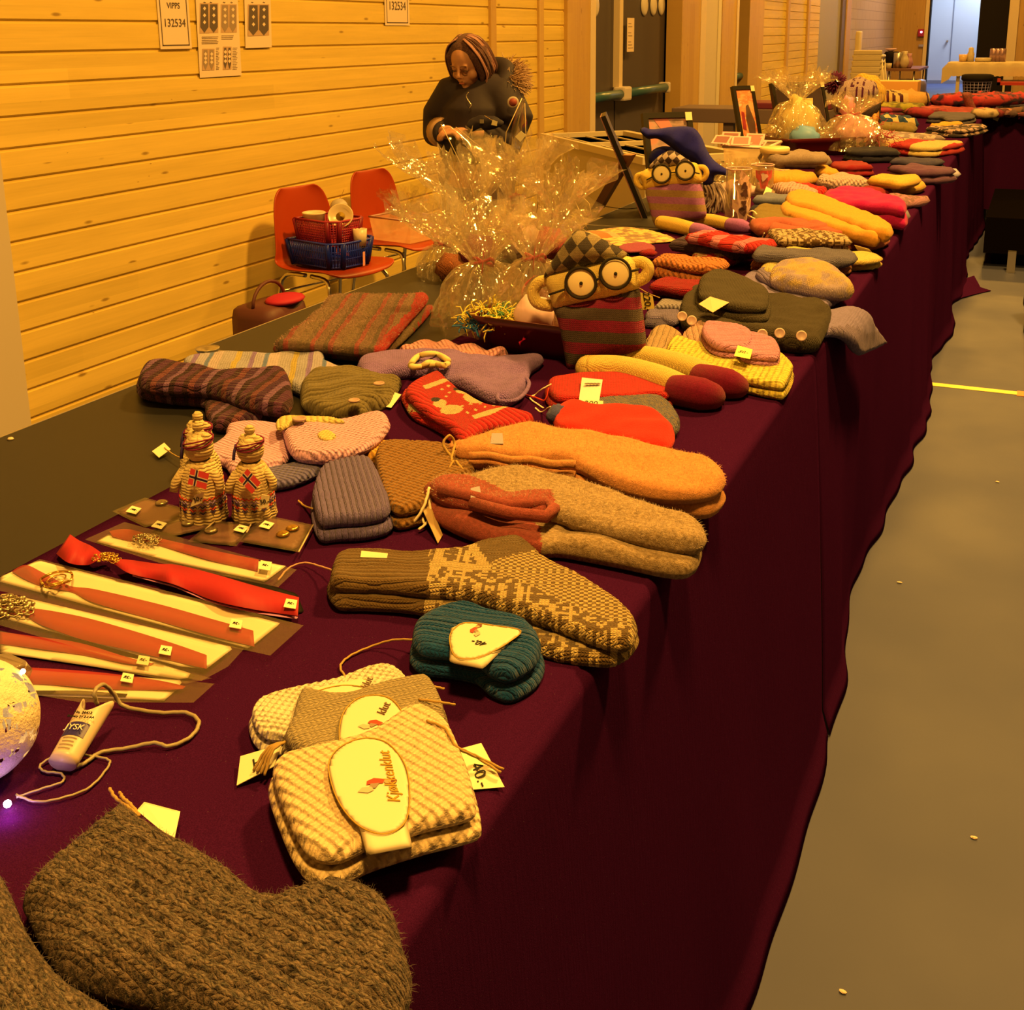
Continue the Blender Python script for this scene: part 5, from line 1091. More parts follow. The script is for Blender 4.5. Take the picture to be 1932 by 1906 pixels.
# blue felted gnome hat with a yarn beard, standing behind the smaller doll
yg = P(1330, 412, ZC2)[1]+.06; plg = Plane(P(1340, 402, ZC2), .1)
plg.O = np.array(P(1340, 400, ZC2)); plg = Plane(P(1340, 400, ZC2), .1)
gn = thing('gnome', 'gnome with a tall folded blue felt hat and a cream yarn beard', 'gnome', P(1340, 400, ZC2))
plg.slab('felt_hat', [(1208, 248), (1214, 240), (1232, 244), (1270, 239), (1305, 240), (1322, 256), (1335, 285), (1350, 305), (1378, 324), (1380, 332), (1350, 330), (1345, 345), (1328, 350), (1318, 318), (1295, 300), (1262, 275), (1240, 262), (1222, 262)], .10, K('blue_felt', (.011, .012, .34, 1), 'felt', fuzz=1.2), gn, off=0., res=.008, er=.05)
mb = MB(); rnd = random.Random(4)
for i in range(95):
    a = rnd.uniform(0, 1); x0 = 1322+a*38; q = []
    ex, ey = x0+rnd.uniform(-6, 20)-8*(a < .3), rnd.uniform(385, 408); dn = rnd.uniform(-.0, .06)
    for k in range(6):
        u = k/5; q.append(plg.w(*plg.uv(x0+(ex-x0)*u*u+5*math.sin(u*5+i)*.4+8*math.sin(u*PI), 345+(ey-345)*u, 0), dn+.02*math.sin(u*3+i)))
    mb.tube(q, .0038, 5)
mb.build('yarn_beard', mat('beard_yarn', A(190, 150, 70), .9), gn, True)
MB().ball(plg.w(*plg.uv(1335, 370, 0), -.03), .05, sc=(1.1, .8, 1.2)).build('body', K('dark_felt', (40, 30, 20), 'felt'), gn, True)
plg.slab('hat_brim', [(1224, 305), (1230, 285), (1250, 276), (1275, 280), (1290, 296), (1270, 318), (1240, 322)], .07, K('blue_felt', ()), gn, off=-.02, res=.008, er=.034)
# ================================================================ lay(): soft things seen at a low angle, laid from A to B with depth d
SH = dict(
    mitten=[(0, .2), (.25, .15), (.6, 0), (.85, .03), (.97, .3), (1, .6), (.93, .9), (.75, 1), (.4, .88), (.1, .9), (0, .8)],
    sock=[(0, .35), (.3, .3), (.45, .0), (.62, -.1), (.8, .1), (.98, .35), (1, .65), (.9, .9), (.5, .95), (.1, .95), (0, .8)],
    rect=[(0, .1), (.08, 0), (.5, 0), (.92, 0), (1, .1), (1, .9), (.92, 1), (.5, 1), (.08, 1), (0, .9)],
    hat=[(0, .45), (.12, .12), (.35, 0), (.7, 0), (1, .05), (1, .95), (.7, 1), (.35, 1), (.12, .88)],
    blob=[(0, .4), (.15, .1), (.4, 0), (.7, .1), (1, .2), (.95, .7), (.7, 1), (.35, .9), (.1, .8)])
def lay(name, label, cat, A_, B_, d, hpx, ma, shape='mitten', flip=False, z=None, n=1, group=None, parent=None, base=0., res=None, dz=None, **k):
    z = ZC2 if z is None else z
    z += base; d *= 1.2; hpx *= 1.1
    a, b = np.array(P(*A_, z)[:2]), np.array(P(*B_, z)[:2])
    if flip: a, b = b, a
    u = b-a; L = np.linalg.norm(u); v = np.array([-u[1], u[0]])/L
    if v[1] < 0: v = -v
    dist = np.hypot(*((a+b)/2)); s = FPX/max(.5, np.hypot(*((a+b)/2))*1.0)
    th = max(.016, hpx/s*1.0-d*(EYE-z)/dist*.55) if dz is None else dz
    pts = [a+u*p[0]+v*d*p[1] for p in SH[shape]]
    k.setdefault('puff', .16); k.setdefault('ang', math.atan2(u[1], u[0])); k.setdefault('dome', .003)
    rs = res or max(.006, .0028*dist)
    if 'disp' not in k and shape in ('mitten', 'sock', 'hat'):
        sg = -1 if (u[0] < 0) == flip else 1
        def dsp(X, Y, D, L=L, d=d):
            xr = X/L+.5
            return np.where(xr < .3, np.abs(np.sin(Y*PI/(.011+.002*dist)))*.005-.002, 0)+.007*np.exp(-((Y+.12*d)/(.09*d))**2)*np.clip((xr-.3)*6, 0, 1)*np.clip((.72-xr)*8, 0, 1)-.004*np.exp(-((Y-.2*d)/(.06*d))**2)*(xr > .25)
        k['disp'] = dsp
    o = slab(name, pts, z, th, ma, parent, res=rs, layers=n, shrink=.05 if n > 1 else 0, seed=int(A_[0]) % 37+1, **k)
    if label: tagp(o, label, cat, group)
    return o
def pairlay(name, label, cat, A_, B_, d, hpx, ma, shape='mitten', off=(10, -4), group=None, part=None, z=None, **k):
    """a pair, one on the other, slid by a few pixels"""
    t = thing(name, label, cat, P(*A_, ZC2), group)
    z = ZC2 if z is None else z
    o1 = lay(part or shape, None, None, A_, B_, d, hpx*.55, ma, shape, parent=t, z=z, **k)
    zt = max(v.co.z for v in o1.data.vertices)
    lay(part or shape, None, None, (A_[0]+off[0], A_[1]+off[1]), (B_[0]+off[0], B_[1]+off[1]), d, hpx*.5, ma, shape, parent=t, z=z, base=zt*.86, **k)
    return t
RUST = K('rust_wool', (178, 84, 30), 'felt', dist=.002); MUST = K('mustard_felt', (216, 140, 22), 'felt'); MAG = K('magenta_felt', (186, 14, 44), 'felt'); OLV = K('olive_felt', (126, 96, 20), 'felt')
SAGE = K('sage_grey_felt', (120, 106, 62), 'felt'); REDW = K('red_wool2', (170, 18, 14), 'stock', dist=.003); ORW = K('orange_moss', (205, 112, 26), 'moss', dist=.004, sw=.007, sh=.007)
CRW = K('cream_soft', (.76, .62, .22, 1), 'stock', dist=.002); GRB = K('grey_blue_wool', (112, 96, 58), 'stock'); TANW = K('tan_chunky', (205, 158, 78), 'moss', sw=.009, sh=.009, dist=.004)
BRO = K('russet', (160, 82, 18), 'stock'); PKL = K('rose_red', (185, 36, 30), 'stock'); BLKW = K('charcoal_wool', (34, 28, 18), 'felt'); NVY = K('navy_wool', (58, 48, 42), 'stock'); PLM = K('plum_wool', (112, 62, 50), 'stock')
JQ = K('brown_cream_jacquard', (112, 74, 18), 'stock', c2=A(232, 180, 72), pat='jac', psc=34, sw=.005, sh=.005); JQ2 = K('brown_cream_bands', (110, 74, 22), 'stock', c2=A(225, 175, 80), pat='bands', sw=.007, sh=.007)
JR = K('red_white_jacquard', (205, 22, 14), 'stock', c2=(.7, .5, .3, 1), pat='bands', sw=.007, sh=.007); DBR = K('dark_brown_cable', (84, 56, 34), 'rib', sw=.006, dist=.004)
# directly behind the dark cardigan: left cluster
pairlay('chunky_mittens', 'orange moss stitch mittens behind the tall striped doll', 'mittens', (1222, 530), (1352, 545), .12, 52, ORW, off=(-4, -22))
pairlay('wool_mittens', 'crumpled red wool mittens behind the doll ear', 'mittens', (1222, 562), (1330, 572), .12, 52, REDW, off=(-6, -8))
lay('baby_mitten', 'small pale green knitted cuff under the red mittens', 'mitten', (1232, 588), (1290, 592), .07, 20, K('pale_sage', (150, 128, 70), 'moss'), 'rect')
lay('baby_sock', 'small grey lilac baby sock beside the dark cardigan', 'sock', (1222, 618), (1300, 618), .09, 26, K('grey_lilac2', (128, 104, 72), 'stock'), 'sock')
lay('baby_sock', 'dim grey baby sock tucked under the lilac one', 'sock', (1218, 628), (1262, 628), .07, 16, K('dim_grey', (84, 66, 48), 'stock'), 'sock')
lay('knitted_hat', 'red and white banded hat under the dark cable one', 'hat', (1308, 504), (1402, 506), .14, 30, JR, 'hat', flip=True)
lay('knitted_hat', 'dark brown cable hat between two red ones', 'hat', (1250, 478), (1412, 498), .14, 32, DBR, 'mitten', base=.018, dz=.036)
lay('knitted_hat', 'red and cream hat on top of the dark brown cable hat', 'hat', (1278, 462), (1420, 485), .13, 28, K('red_cream_rib', (215, 40, 24), 'rib', stripes=((0, A(215, 35, 18)), (.6, A(225, 120, 70))), period=.09, dist=.004), 'mitten', base=.055, dz=.03)
pm = tagp(lay('place_mat', None, None, (1115, 470), (1290, 462), .30, 6, K('patterned_mat', (.72, .56, .24, 1), 'stock', c2=A(150, 110, 40), pat='blot', psc=34, fuzz=.1, dist=.0005), 'blob', dz=.006), 'round cream mat with a leaf print behind the striped doll hat', 'mat')
lay('place_mat', 'small dark rose oval mat with pale dots on the print mat', 'mat', (1160, 478), (1232, 480), .14, 10, K('rose_mat', (150, 62, 40), 'stock', dist=.0005), 'blob', base=.008, dz=.008)
lay('knitted_scarf', 'orange and white striped scarf end behind the doll hat', 'scarf', (1090, 458), (1180, 452), .1, 14, K('orange_white', (220, 130, 40), 'stock', stripes=((0, A(225, 130, 35)), (.6, (.7, .6, .4, 1))), period=.07), 'rect', dz=.012)
twg = lay('red_flower', 'small red crocheted flower with a white tag', 'flower', (1200, 484), (1232, 487), .05, 12, REDW, 'blob', base=.012, lumps=60)
# right cluster behind the cream patterned hat
pairlay('wool_socks', 'russet wool mittens left of the pale hat', 'mittens', (1412, 518), (1600, 530), .15, 40, BRO, 'mitten', off=(0, -6))
lay('wool_sock', 'grey green wool sock on the russet pair', 'sock', (1415, 500), (1612, 512), .14, 26, GRB, 'mitten', base=.05, dz=.03)
pairlay('gloves', 'pair of pale yellow wool gloves over the table edge', 'gloves', (1465, 500), (1652, 516), .13, 34, CRW, 'mitten', off=(0, -10))
np_ = pairlay('patterned_mittens', 'folded brown and cream patterned mittens on the rust pair', 'mittens', (1462, 482), (1606, 482), .17, 50, JQ, 'rect', off=(4, -16), part='mitten')
card('price_tag', [P(1618, 472, ZC2+.03), P(1650, 482, ZC2+.02), P(1640, 470, ZC2+.045), P(1612, 462, ZC2+.05)], TAGM, np_)
lay('felted_mittens', 'rust felted mittens under the brown and cream pair', 'mittens', (1442, 468), (1680, 478), .22, 46, RUST, 'mitten', n=2)
lay('rust_hat', 'rust felted hat behind the patterned mittens', 'hat', (1440, 455), (1610, 452), .2, 34, RUST, 'sock', base=.02)
mst = thing('felted_mittens', 'long mustard felted mittens with ribbed cuffs', 'mittens', P(1580, 420, ZC2))
soft('mitten', [(1472, 392), (1500, 388), (1550, 402), (1600, 418), (1648, 434), (1664, 445), (1661, 454), (1640, 454), (1590, 442), (1530, 424), (1480, 408)], ZC2+.03, .045, MUST, parent=mst, ax=((1480, 398), (1650, 445)), res=.009, er=.022, puff=.05)
soft('mitten', [(1482, 374), (1505, 366), (1545, 373), (1600, 394), (1650, 414), (1681, 431), (1685, 442), (1672, 447), (1640, 440), (1590, 422), (1530, 400), (1490, 390)], ZC2+.045, .045, MUST, parent=mst, ax=((1490, 380), (1670, 438)), res=.009, er=.022, puff=.05)
mb = MB()
for k in range(5): mb.tube([P(x, y, ZC2+.05+.012*(k % 2)) for x, y in ((1480+k*3, 388+k*6), (1520, 385+k*7), (1570+k*6, 398+k*8))], .009, 8)
tagp(mb.build('ribbed_cuff', MUST, mst, True), None)
olm = soft('felted_mittens', [(1415, 408), (1432, 396), (1470, 398), (1530, 415), (1590, 432), (1575, 442), (1500, 444), (1440, 436), (1418, 424)], ZC2, .06, OLV, 'olive felted mittens tied with cream yarn', 'mittens', layers=2, shrink=.06, res=.009, er=.024)
twine('yarn_tie', [P(1428, 405, ZC2+.06), P(1420, 398, ZC2+.07), P(1410, 404, ZC2+.05), P(1422, 412, ZC2+.05), P(1440, 420, ZC2+.03), P(1452, 432, ZC2+.02)], olm, .0028, YT)
twine('yarn_tie', [P(1442, 440, ZC2+.04), P(1436, 452, ZC2+.01), P(1422, 462, ZC2+.003), P(1412, 462, ZC2+.003)], olm, .0022, YT)
lay('felted_mittens', 'grey teal cuffs of a felted pair beside the glass jar', 'mittens', (1413, 402), (1500, 408), .14, 34, K('grey_teal', (112, 104, 62), 'felt'), 'rect', n=2)
soft('felted_mittens', [(1548, 380), (1580, 370), (1630, 370), (1670, 382), (1708, 394), (1714, 406), (1708, 414), (1680, 410), (1630, 404), (1580, 398)], ZC2+.015, .085, MAG, 'magenta felted mittens next to the mustard pair', 'mittens', layers=2, shrink=.05, res=.01, er=.028)
lay('felted_mitten', 'sage grey felted mitten tip under the magenta pair', 'mitten', (1590, 420), (1706, 428), .14, 26, SAGE, 'mitten')
t_ = lay('headband', 'tan chunky knitted headband with a red end', 'headband', (1505, 384), (1580, 380), .2, 30, K('tan_red_chunky', (210, 150, 70), 'moss', stripes=((0, A(210, 150, 75)), (.62, A(190, 20, 10))), period=.34, sw=.01, sh=.01, dist=.004), 'hat', flip=True)
lay('red_mittens', 'red wool mittens under the tan and red headband', 'mittens', (1585, 378), (1640, 385), .16, 26, REDW, 'mitten')
lay('chunky_hat', 'beige chunky moss stitch hat, rounded', 'hat', (1540, 362), (1640, 364), .2, 42, TANW, 'blob', dz=.055)
lay('mustard_scarf', 'mustard scarf end in a clear sleeve left of the chunky hat', 'scarf', (1490, 362), (1560, 352), .2, 28, MUST, 'blob')
pairlay('ochre_mittens', 'ochre mittens with twisted cord, right of the chunky hat', 'mittens', (1638, 366), (1725, 372), .2, 44, K('ochre_wool', (210, 150, 28), 'felt'), 'mitten', off=(-12, -12))
lay('patterned_mittens', 'pink beige patterned mittens beside the ochre cord', 'mittens', (1640, 390), (1712, 398), .18, 22, K('pink_beige', (190, 120, 70), 'stock', c2=A(150, 100, 50), pat='bands'), 'mitten')
lay('knitted_booties', 'cream booties with a brown sole on the magenta mittens', 'booties', (1585, 380), (1630, 380), .1, 14, CRW, 'blob', base=.05)
lay('plum_mittens', 'plum wool mittens with beige thumb near the edge', 'mittens', (1655, 340), (1738, 352), .22, 30, PLM, 'mitten', n=2)
lay('sage_mitten', 'pale sage mitten end hanging beside the plum pair', 'mitten', (1700, 338), (1760, 345), .2, 20, K('pale_sage2', (180, 156, 96), 'felt'), 'mitten')
lay('navy_mittens', 'navy knitted mittens above the plum pair', 'mittens', (1665, 324), (1756, 330), .24, 24, NVY, 'mitten', n=2)
lay('red_socks', 'tangled red knitted socks in front of the black wool', 'socks', (1575, 336), (1655, 336), .25, 26, REDW, 'blob', n=2)
lay('orange_hat', 'orange yellow felt hat left of the red tangle', 'hat', (1545, 340), (1590, 340), .2, 22, MUST, 'blob')
lay('black_mittens', 'black wool mittens in front of the second gift tray', 'mittens', (1590, 308), (1702, 310), .3, 26, BLKW, 'blob', n=2)
pairlay('felted_slippers', 'pair of khaki felted slippers beside the white bucket', 'slippers', (1470, 322), (1585, 318), .22, 46, K('khaki_felt', (150, 118, 52), 'felt'), 'mitten', off=(-6, -6))
# clear bags between the jars and the mustard pile
lay('sock_packet', 'pale patterned socks in a clear packet behind the glass jar', 'packet', (1455, 352), (1530, 345), .22, 24, K('pale_pattern', (230, 175, 70), 'stock', c2=A(170, 110, 40), pat='blot', psc=30), 'rect')
lay('sock_packet', 'brown toned socks in a clear packet near the yellow tag', 'packet', (1455, 374), (1528, 370), .18, 18, K('brown_pattern', (150, 110, 40), 'stock', c2=A(200, 150, 60), pat='blot', psc=30), 'rect')
lay('striped_cuffs', 'orange and red striped cuffs under the clear packet', 'cuffs', (1452, 362), (1500, 360), .14, 12, K('orange_red_stripe', (205, 90, 30), 'stock', stripes=((0, A(215, 110, 40)), (.5, A(180, 60, 24))), period=.04), 'rect')
tg = thing('price_tag', 'crumpled yellow paper tag beside the second jar', 'tag', P(1448, 368, ZC2)); card('card', [P(1438, 372, ZC2+.03), P(1452, 374, ZC2+.03), P(1457, 358, ZC2+.055), P(1446, 352, ZC2+.06)], TAGM, tg)
# beyond the gift tray
lay('red_white_hat', 'red hat with a white cuff at the table edge', 'hat', (1640, 292), (1776, 300), .42, 26, K('red_white_big', (190, 18, 14), 'stock', stripes=((0, (.75, .62, .3, 1)), (.3, A(190, 18, 14)), (.62, (.7, .5, .28, 1)), (.74, A(190, 18, 14))), period=.5), 'mitten', n=2)
lay('patterned_mittens', 'cream and brown patterned mittens left of the red and white hat', 'mittens', (1660, 283), (1720, 280), .35, 22, JQ2, 'rect', n=2)
lay('patterned_mittens', 'large grey and cream patterned mittens at the table edge', 'mittens', (1718, 284), (1806, 276), .5, 26, K('grey_cream_jac', (150, 118, 60), 'stock', c2=A(210, 165, 80), pat='jac', psc=20, sw=.01, sh=.01), 'mitten', n=2)
lay('wool_gloves', 'crumpled cream gloves with a brown print', 'gloves', (1695, 272), (1735, 268), .3, 16, K('cream_dot', (235, 185, 90), 'stock', c2=A(90, 60, 20), pat='blot', psc=24), 'blob')
lay('olive_scarf', 'flat olive scarf in front of the mannequin head', 'scarf', (1642, 262), (1720, 262), .5, 12, OLV, 'rect')
lay('olive_hat', 'olive wool hat in front of the striped one', 'hat', (1660, 255), (1735, 256), .5, 20, OLV, 'mitten')
lay('striped_hat', 'dark teal and cream striped hat', 'hat', (1685, 248), (1745, 246), .4, 24, K('teal_cream_stripe', (30, 60, 52), 'stock', stripes=((0, (.72, .62, .34, 1)), (.45, A(30, 58, 48))), period=.085), 'mitten')
lay('patterned_mittens', 'cream and black patterned mittens at the far table edge', 'mittens', (1730, 258), (1826, 262), .55, 20, K('cream_black_jac', (60, 44, 18), 'stock', c2=A(200, 150, 70), pat='jac', psc=20, sw=.012, sh=.012), 'mitten', n=2)
lay('mustard_hat', 'small mustard hat on the striped one', 'hat', (1742, 246), (1775, 248), .3, 14, MUST, 'blob', base=.02)
lay('grey_hat', 'dark grey felted slippers at the far edge', 'slippers', (1740, 238), (1834, 240), .7, 20, K('dark_grey_felt', (84, 70, 40), 'felt'), 'sock', n=2)
lay('rose_scarf', 'rose red knitted scarf behind the mannequin head', 'scarf', (1645, 234), (1706, 232), .5, 12, PKL, 'rect', n=2)
lay('plum_scarf', 'folded plum and red scarf by the striped cushion', 'scarf', (1660, 222), (1712, 220), .5, 18, K('plum_red', (130, 30, 26), 'stock', stripes=((0, A(120, 30, 28)), (.5, A(185, 50, 36))), period=.3), 'rect', n=2)
lay('lime_hat', 'lime and olive knitted hat on the rose pile', 'hat', (1712, 216), (1770, 212), .6, 18, K('lime_wool', (190, 160, 20), 'stock', c2=A(120, 100, 14), pat='blot', psc=8), 'blob')
lay('coral_scarf', 'coral knitted scarf running along the far corner', 'scarf', (1690, 222), (1850, 226), .7, 16, K('coral_wool', (205, 80, 40), 'stock', c2=A(170, 50, 26), pat='blot', psc=7), 'sock')
cu = lay('striped_cushion', 'knitted cushion with cream, orange and brown stripes', 'cushion', (1655, 206), (1768, 206), .7, 30, K('cushion_stripe', (240, 165, 60), 'stock', stripes=((0, (.75, .58, .28, 1)), (.12, A(80, 20, 14)), (.2, (.75, .58, .28, 1)), (.3, A(80, 20, 14)), (.38, (.7, .5, .2, 1)), (.46, A(90, 24, 14)), (.52, A(240, 160, 40))), period=.36), 'hat', flip=True, dz=.12)
cq = lay('crochet_blanket', 'brown crochet blanket with red and orange circles', 'blanket', (1725, 198), (1820, 204), .9, 22, K('circle_crochet', (70, 36, 30), 'stock', c2=A(215, 50, 26), pat='blot', psc=9), 'blob')
# things heaped on the corner table (seen edge on)
rnd = random.Random(8)
cc = [(205, 70, 34), (180, 40, 26), (190, 110, 40), (120, 70, 30), (150, 30, 22), (210, 130, 50), (60, 50, 30), (215, 60, 40), (230, 180, 70), (140, 80, 40), (170, 50, 30), (200, 90, 45), (90, 60, 34)]
lbs = ['coral knitted bundle first on the corner table', 'deep red hat on the corner table', 'ochre crumpled hat on the corner table', 'brown knitted bundle under the standing boot sock', 'wine red bundle on the corner table', 'orange knitted bundle behind the wine red one', 'dark green bundle near the corner table middle', 'bright red small hat on the corner table', 'pale yellow knitted hat on the corner table', 'brown and orange bundle near the right end', 'rust red knitted bundle at the right', 'orange red knitted mat at the picture edge', 'dark brown hat at the picture edge']
for i, c in enumerate(cc):
    x0 = 1768+i*13.5; lay('knitted_bundle', lbs[i], 'knitted bundle', (x0, 222+3*math.sin(i)), (x0+26+6*math.cos(i*2), 222-2*math.cos(i)), .3+.1*math.sin(i*3), 12+4*math.sin(i*1.7), K('bundle_wool_%d' % i, c, 'stock', c2=A(*[v*.6 for v in c]), pat='blot', psc=9), 'blob', z=T+.01)
tg = thing('price_tag', 'white tag hanging from the corner table edge', 'tag', P(1880, 224, T)); q = [Vector(PY(x, y, 9.88)) for x, y in ((1873, 225), (1882, 229), (1886, 222), (1877, 219))]; card('card', q, TAGM, tg)
pb = Plane(P(1835, 212, T+.01), 0, 0)
bs = thing('boot_sock', 'red and brown felted boot sock standing on the corner table', 'sock', P(1835, 212, T+.01))
pb.slab('sock_leg', [(1815, 178), (1822, 174), (1832, 176), (1836, 190), (1842, 205), (1838, 212), (1826, 210), (1820, 195)], .09, K('brown_red_marl', (170, 70, 30), 'stock', c2=A(110, 60, 24), pat='marl', psc=4), bs, res=.01, er=.04)
# ================================================================ cellophane gift bundles
def film(name, tint, gloss, diff, rough, bscale, bd):
    t = NT(name); g = t.obj()
    tr = t.n('BsdfTransparent'); tr.inputs[0].default_value = tint+(1,)
    gl = t.n('BsdfGlossy'); gl.inputs['Roughness'].default_value = rough; gl.inputs[0].default_value = (1, 1, 1, 1)
    di = t.n('BsdfDiffuse'); di.inputs[0].default_value = (.75, .66, .5, 1); tl = t.n('BsdfTranslucent'); tl.inputs[0].default_value = (.75, .66, .5, 1)
    bp = t.n('Bump'); bp.inputs['Strength'].default_value = 1.; bp.inputs['Distance'].default_value = bd
    v = t.n('TexVoronoi', feature='F1'); t.set(v.inputs['Vector'], g); v.inputs['Scale'].default_value = bscale
    t.set(bp.inputs['Height'], t.math('ADD', v.outputs['Distance'], t.noise(g, bscale*.8, 3.))); t.t.links.new(bp.outputs[0], gl.inputs['Normal'])
    lw = t.n('LayerWeight'); lw.inputs[0].default_value = .35
    f = t.math('ADD', t.math('MULTIPLY', lw.outputs['Facing'], gloss*1.2), gloss)
    a = t.n('AddShader'); t.t.links.new(di.outputs[0], a.inputs[0]); t.t.links.new(tl.outputs[0], a.inputs[1])
    m1 = t.n('MixShader'); t.set(m1.inputs[0], diff); t.t.links.new(tr.outputs[0], m1.inputs[1]); t.t.links.new(a.outputs[0], m1.inputs[2])
    m2 = t.n('MixShader'); t.set(m2.inputs[0], f); t.t.links.new(m1.outputs[0], m2.inputs[1]); t.t.links.new(gl.outputs[0], m2.inputs[2])
    t.t.links.new(m2.outputs[0], t.out.inputs[0]); return t.m
CELL = film('cellophane', (.97, .95, .9), .17, .075, .13, 34., .006)
CELL2 = film('cellophane_stiff', (.97, .96, .93), .10, .015, .06, 6., .004)
def crumple(name, prof, c, parent, seed, n=120, amp=.3, ma=None, tilt=(0, 0), squash=1., rag=.25, k1=9.):
    """film of revolution around c with pleats: prof = (radius, height, pleat amount)"""
    rnd = random.Random(seed); V = []; m_ = len(prof); ph = [rnd.uniform(0, 6.3) for _ in range(6)]
    for i, (r, z, pl_) in enumerate(prof):
        for j in range(n):
            a = 2*PI*j/n
            p = (math.sin(k1*a+ph[0]+z*6)+.7*math.sin((k1*1.9)*a+ph[1]-z*9)+.5*math.sin(3*a+ph[2]))*.5
            nz = noise.noise(Vector((math.cos(a)*2.3+seed, math.sin(a)*2.3, z*11+seed)))*1.1+.8*noise.noise(Vector((math.cos(a)*7+seed, math.sin(a)*7, z*25)))+.55*noise.noise(Vector((math.cos(a)*19+seed, math.sin(a)*19, z*60)))
            rr = r*(1+pl_*p*.8+amp*nz*pl_)
            zz = z+(r*.35*pl_*noise.noise(Vector((a*3, seed*1.3, z*14))))
            if i == m_-1: zz += rag*r*math.sin(a*4+ph[3])*.8+rag*r*rnd.uniform(-.6, .9); rr *= rnd.uniform(.85, 1.1)
            V.append((c[0]+rr*math.cos(a)+tilt[0]*(z**1.3), c[1]+squash*rr*math.sin(a)+tilt[1]*z, c[2]+zz))
    F = [(i*n+j, i*n+(j+1) % n, (i+1)*n+(j+1) % n, (i+1)*n+j) for i in range(m_-1) for j in range(n)]
    return mesh_obj(name, V, F, ma or CELL, parent, False)
def prof_bundle(r0, h0, rt, ht, r1, h1, k=14):
    """belly r0 up to the tie (rt at ht), then flares to r1 at h1"""
    out = []
    for i in range(k+1):
        u = i/k; out.append((r0*(1-.0*u)*math.cos(u*PI/2)**.6+rt*(u**2)+.002, h0+(ht-h0)*u, .22+.25*u))
    for i in range(1, k+3):
        u = i/(k+2); out.append((rt+(r1-rt)*u**1.15, ht+(h1-ht)*u, .35+.35*u))
    return out
RIBR = mat('gift_ribbon', A(170, 20, 24), .3, coat=.4)
def curl(pts, parent, w=.007, ma=None, turns=0):
    q = crom(pts, 8, False); V = []
    for i, p in enumerate(q):
        a = i*.35; d = Vector((math.cos(a)*.6, .4, math.sin(a)))*w if turns else Vector((w*.3, 0, w))
        V += [Vector(p)-d, Vector(p)+d]
    F = [(2*i, 2*i+1, 2*i+3, 2*i+2) for i in range(len(q)-1)]
    o = mesh_obj('ribbon', V, F, ma or RIBR, parent, True); o.modifiers.new('t', 'SOLIDIFY').thickness = .0006; return o
def bow(c, parent, s=.03, ma=None):
    for k in range(4):
        a = k*1.6; d = Vector((math.cos(a), .3*math.sin(a), math.sin(a)*.7))
        curl([Vector(c), Vector(c)+d*s+Vector((0, 0, s*.4)), Vector(c)+d*s*1.3-Vector((0, 0, s*.2)), Vector(c)+d*.1*s], parent, s*.22, ma)
TRAYM = mat('dark_red_metal', (.085, .006, .012, 1), .32, metal=.2, coat=.3)
# --- long dark red tray with wrapped baskets, second table
YT_ = 2.42
base = Vector(P(1000, 640, ZC2))
def tray(label, a, b, c2, h, ma=TRAYM, depth=.2, flare=.03):
    """a,b = front bottom corners (world), runs a->b, goes back by depth"""
    a, b = Vector(a), Vector(b); u = (b-a).normalized(); v = Vector((-u.y, u.x, 0)); L = (b-a).length
    t = thing('gift_tray', label, 'gift tray', (a+b)/2)
    def ring(off, z): return [a+u*(-off)+v*(-off)+Vector((0, 0, z)), b+u*off+v*(-off)+Vector((0, 0, z)), b+u*off+v*(depth+off)+Vector((0, 0, z)), a-u*off+v*(depth+off)+Vector((0, 0, z))]
    def rr(off, z):
        q = ring(off, z); out = []
        for i in range(4):
            p, n_ = q[i], q[(i+1) % 4]
            for s in np.linspace(.06, .94, 9): out.append(p+(n_-p)*s)
        return out
    rows = [rr(0, .002), rr(flare*.4, h*.35), rr(flare*.8, h*.75), rr(flare*1.35, h), rr(flare*1.2, h), rr(flare*.65, h*.75), rr(0-.004, .006)]
    V = [p for r in rows for p in r]; n = len(rows[0])
    F = [(i*n+j, i*n+(j+1) % n, (i+1)*n+(j+1) % n, (i+1)*n+j) for i in range(len(rows)-1) for j in range(n)]+[tuple(range(n))[::-1], tuple((len(rows)-1)*n+j for j in range(n))]
    mesh_obj('tray_body', V, F, ma, t, True); return t, u, v
ta, tb = P(925, 662, ZC2), P(1075, 690, ZC2)
tr1, u1, v1 = tray('dark red metal tray filled with cellophane wrapped gifts behind the striped doll', (ta[0], ta[1], ZC2), (tb[0]+.01, tb[1]+.02, ZC2), None, .085, depth=.22)
tc = (Vector(ta)+Vector(tb))/2+v1*.11
NEST = mat('paper_shred', A(190, 190, 50), .7)
def shred(c, r, parent, ma, seed, n=160, h=.5, name='paper_shred'):
    rnd = random.Random(seed); mb = MB()
    for i in range(n):
        a, q = rnd.uniform(0, 6.3), rnd.uniform(0, 1)**.5; p = Vector((c[0]+r*q*math.cos(a), c[1]+r*q*math.sin(a)*.8, c[2]+r*h*(1-q*q)*rnd.uniform(.2, 1)))
        pts = [p]; d = Vector((rnd.uniform(-1, 1), rnd.uniform(-1, 1), rnd.uniform(-.3, .6))).normalized()
        for k in range(4):
            d = (d+Vector((rnd.uniform(-1, 1), rnd.uniform(-1, 1), rnd.uniform(-.8, .6)))*.9).normalized(); pts.append(pts[-1]+d*r*.16)
        mb.tube(pts, .0016, 4)
    return mb.build(name, ma, parent, True)
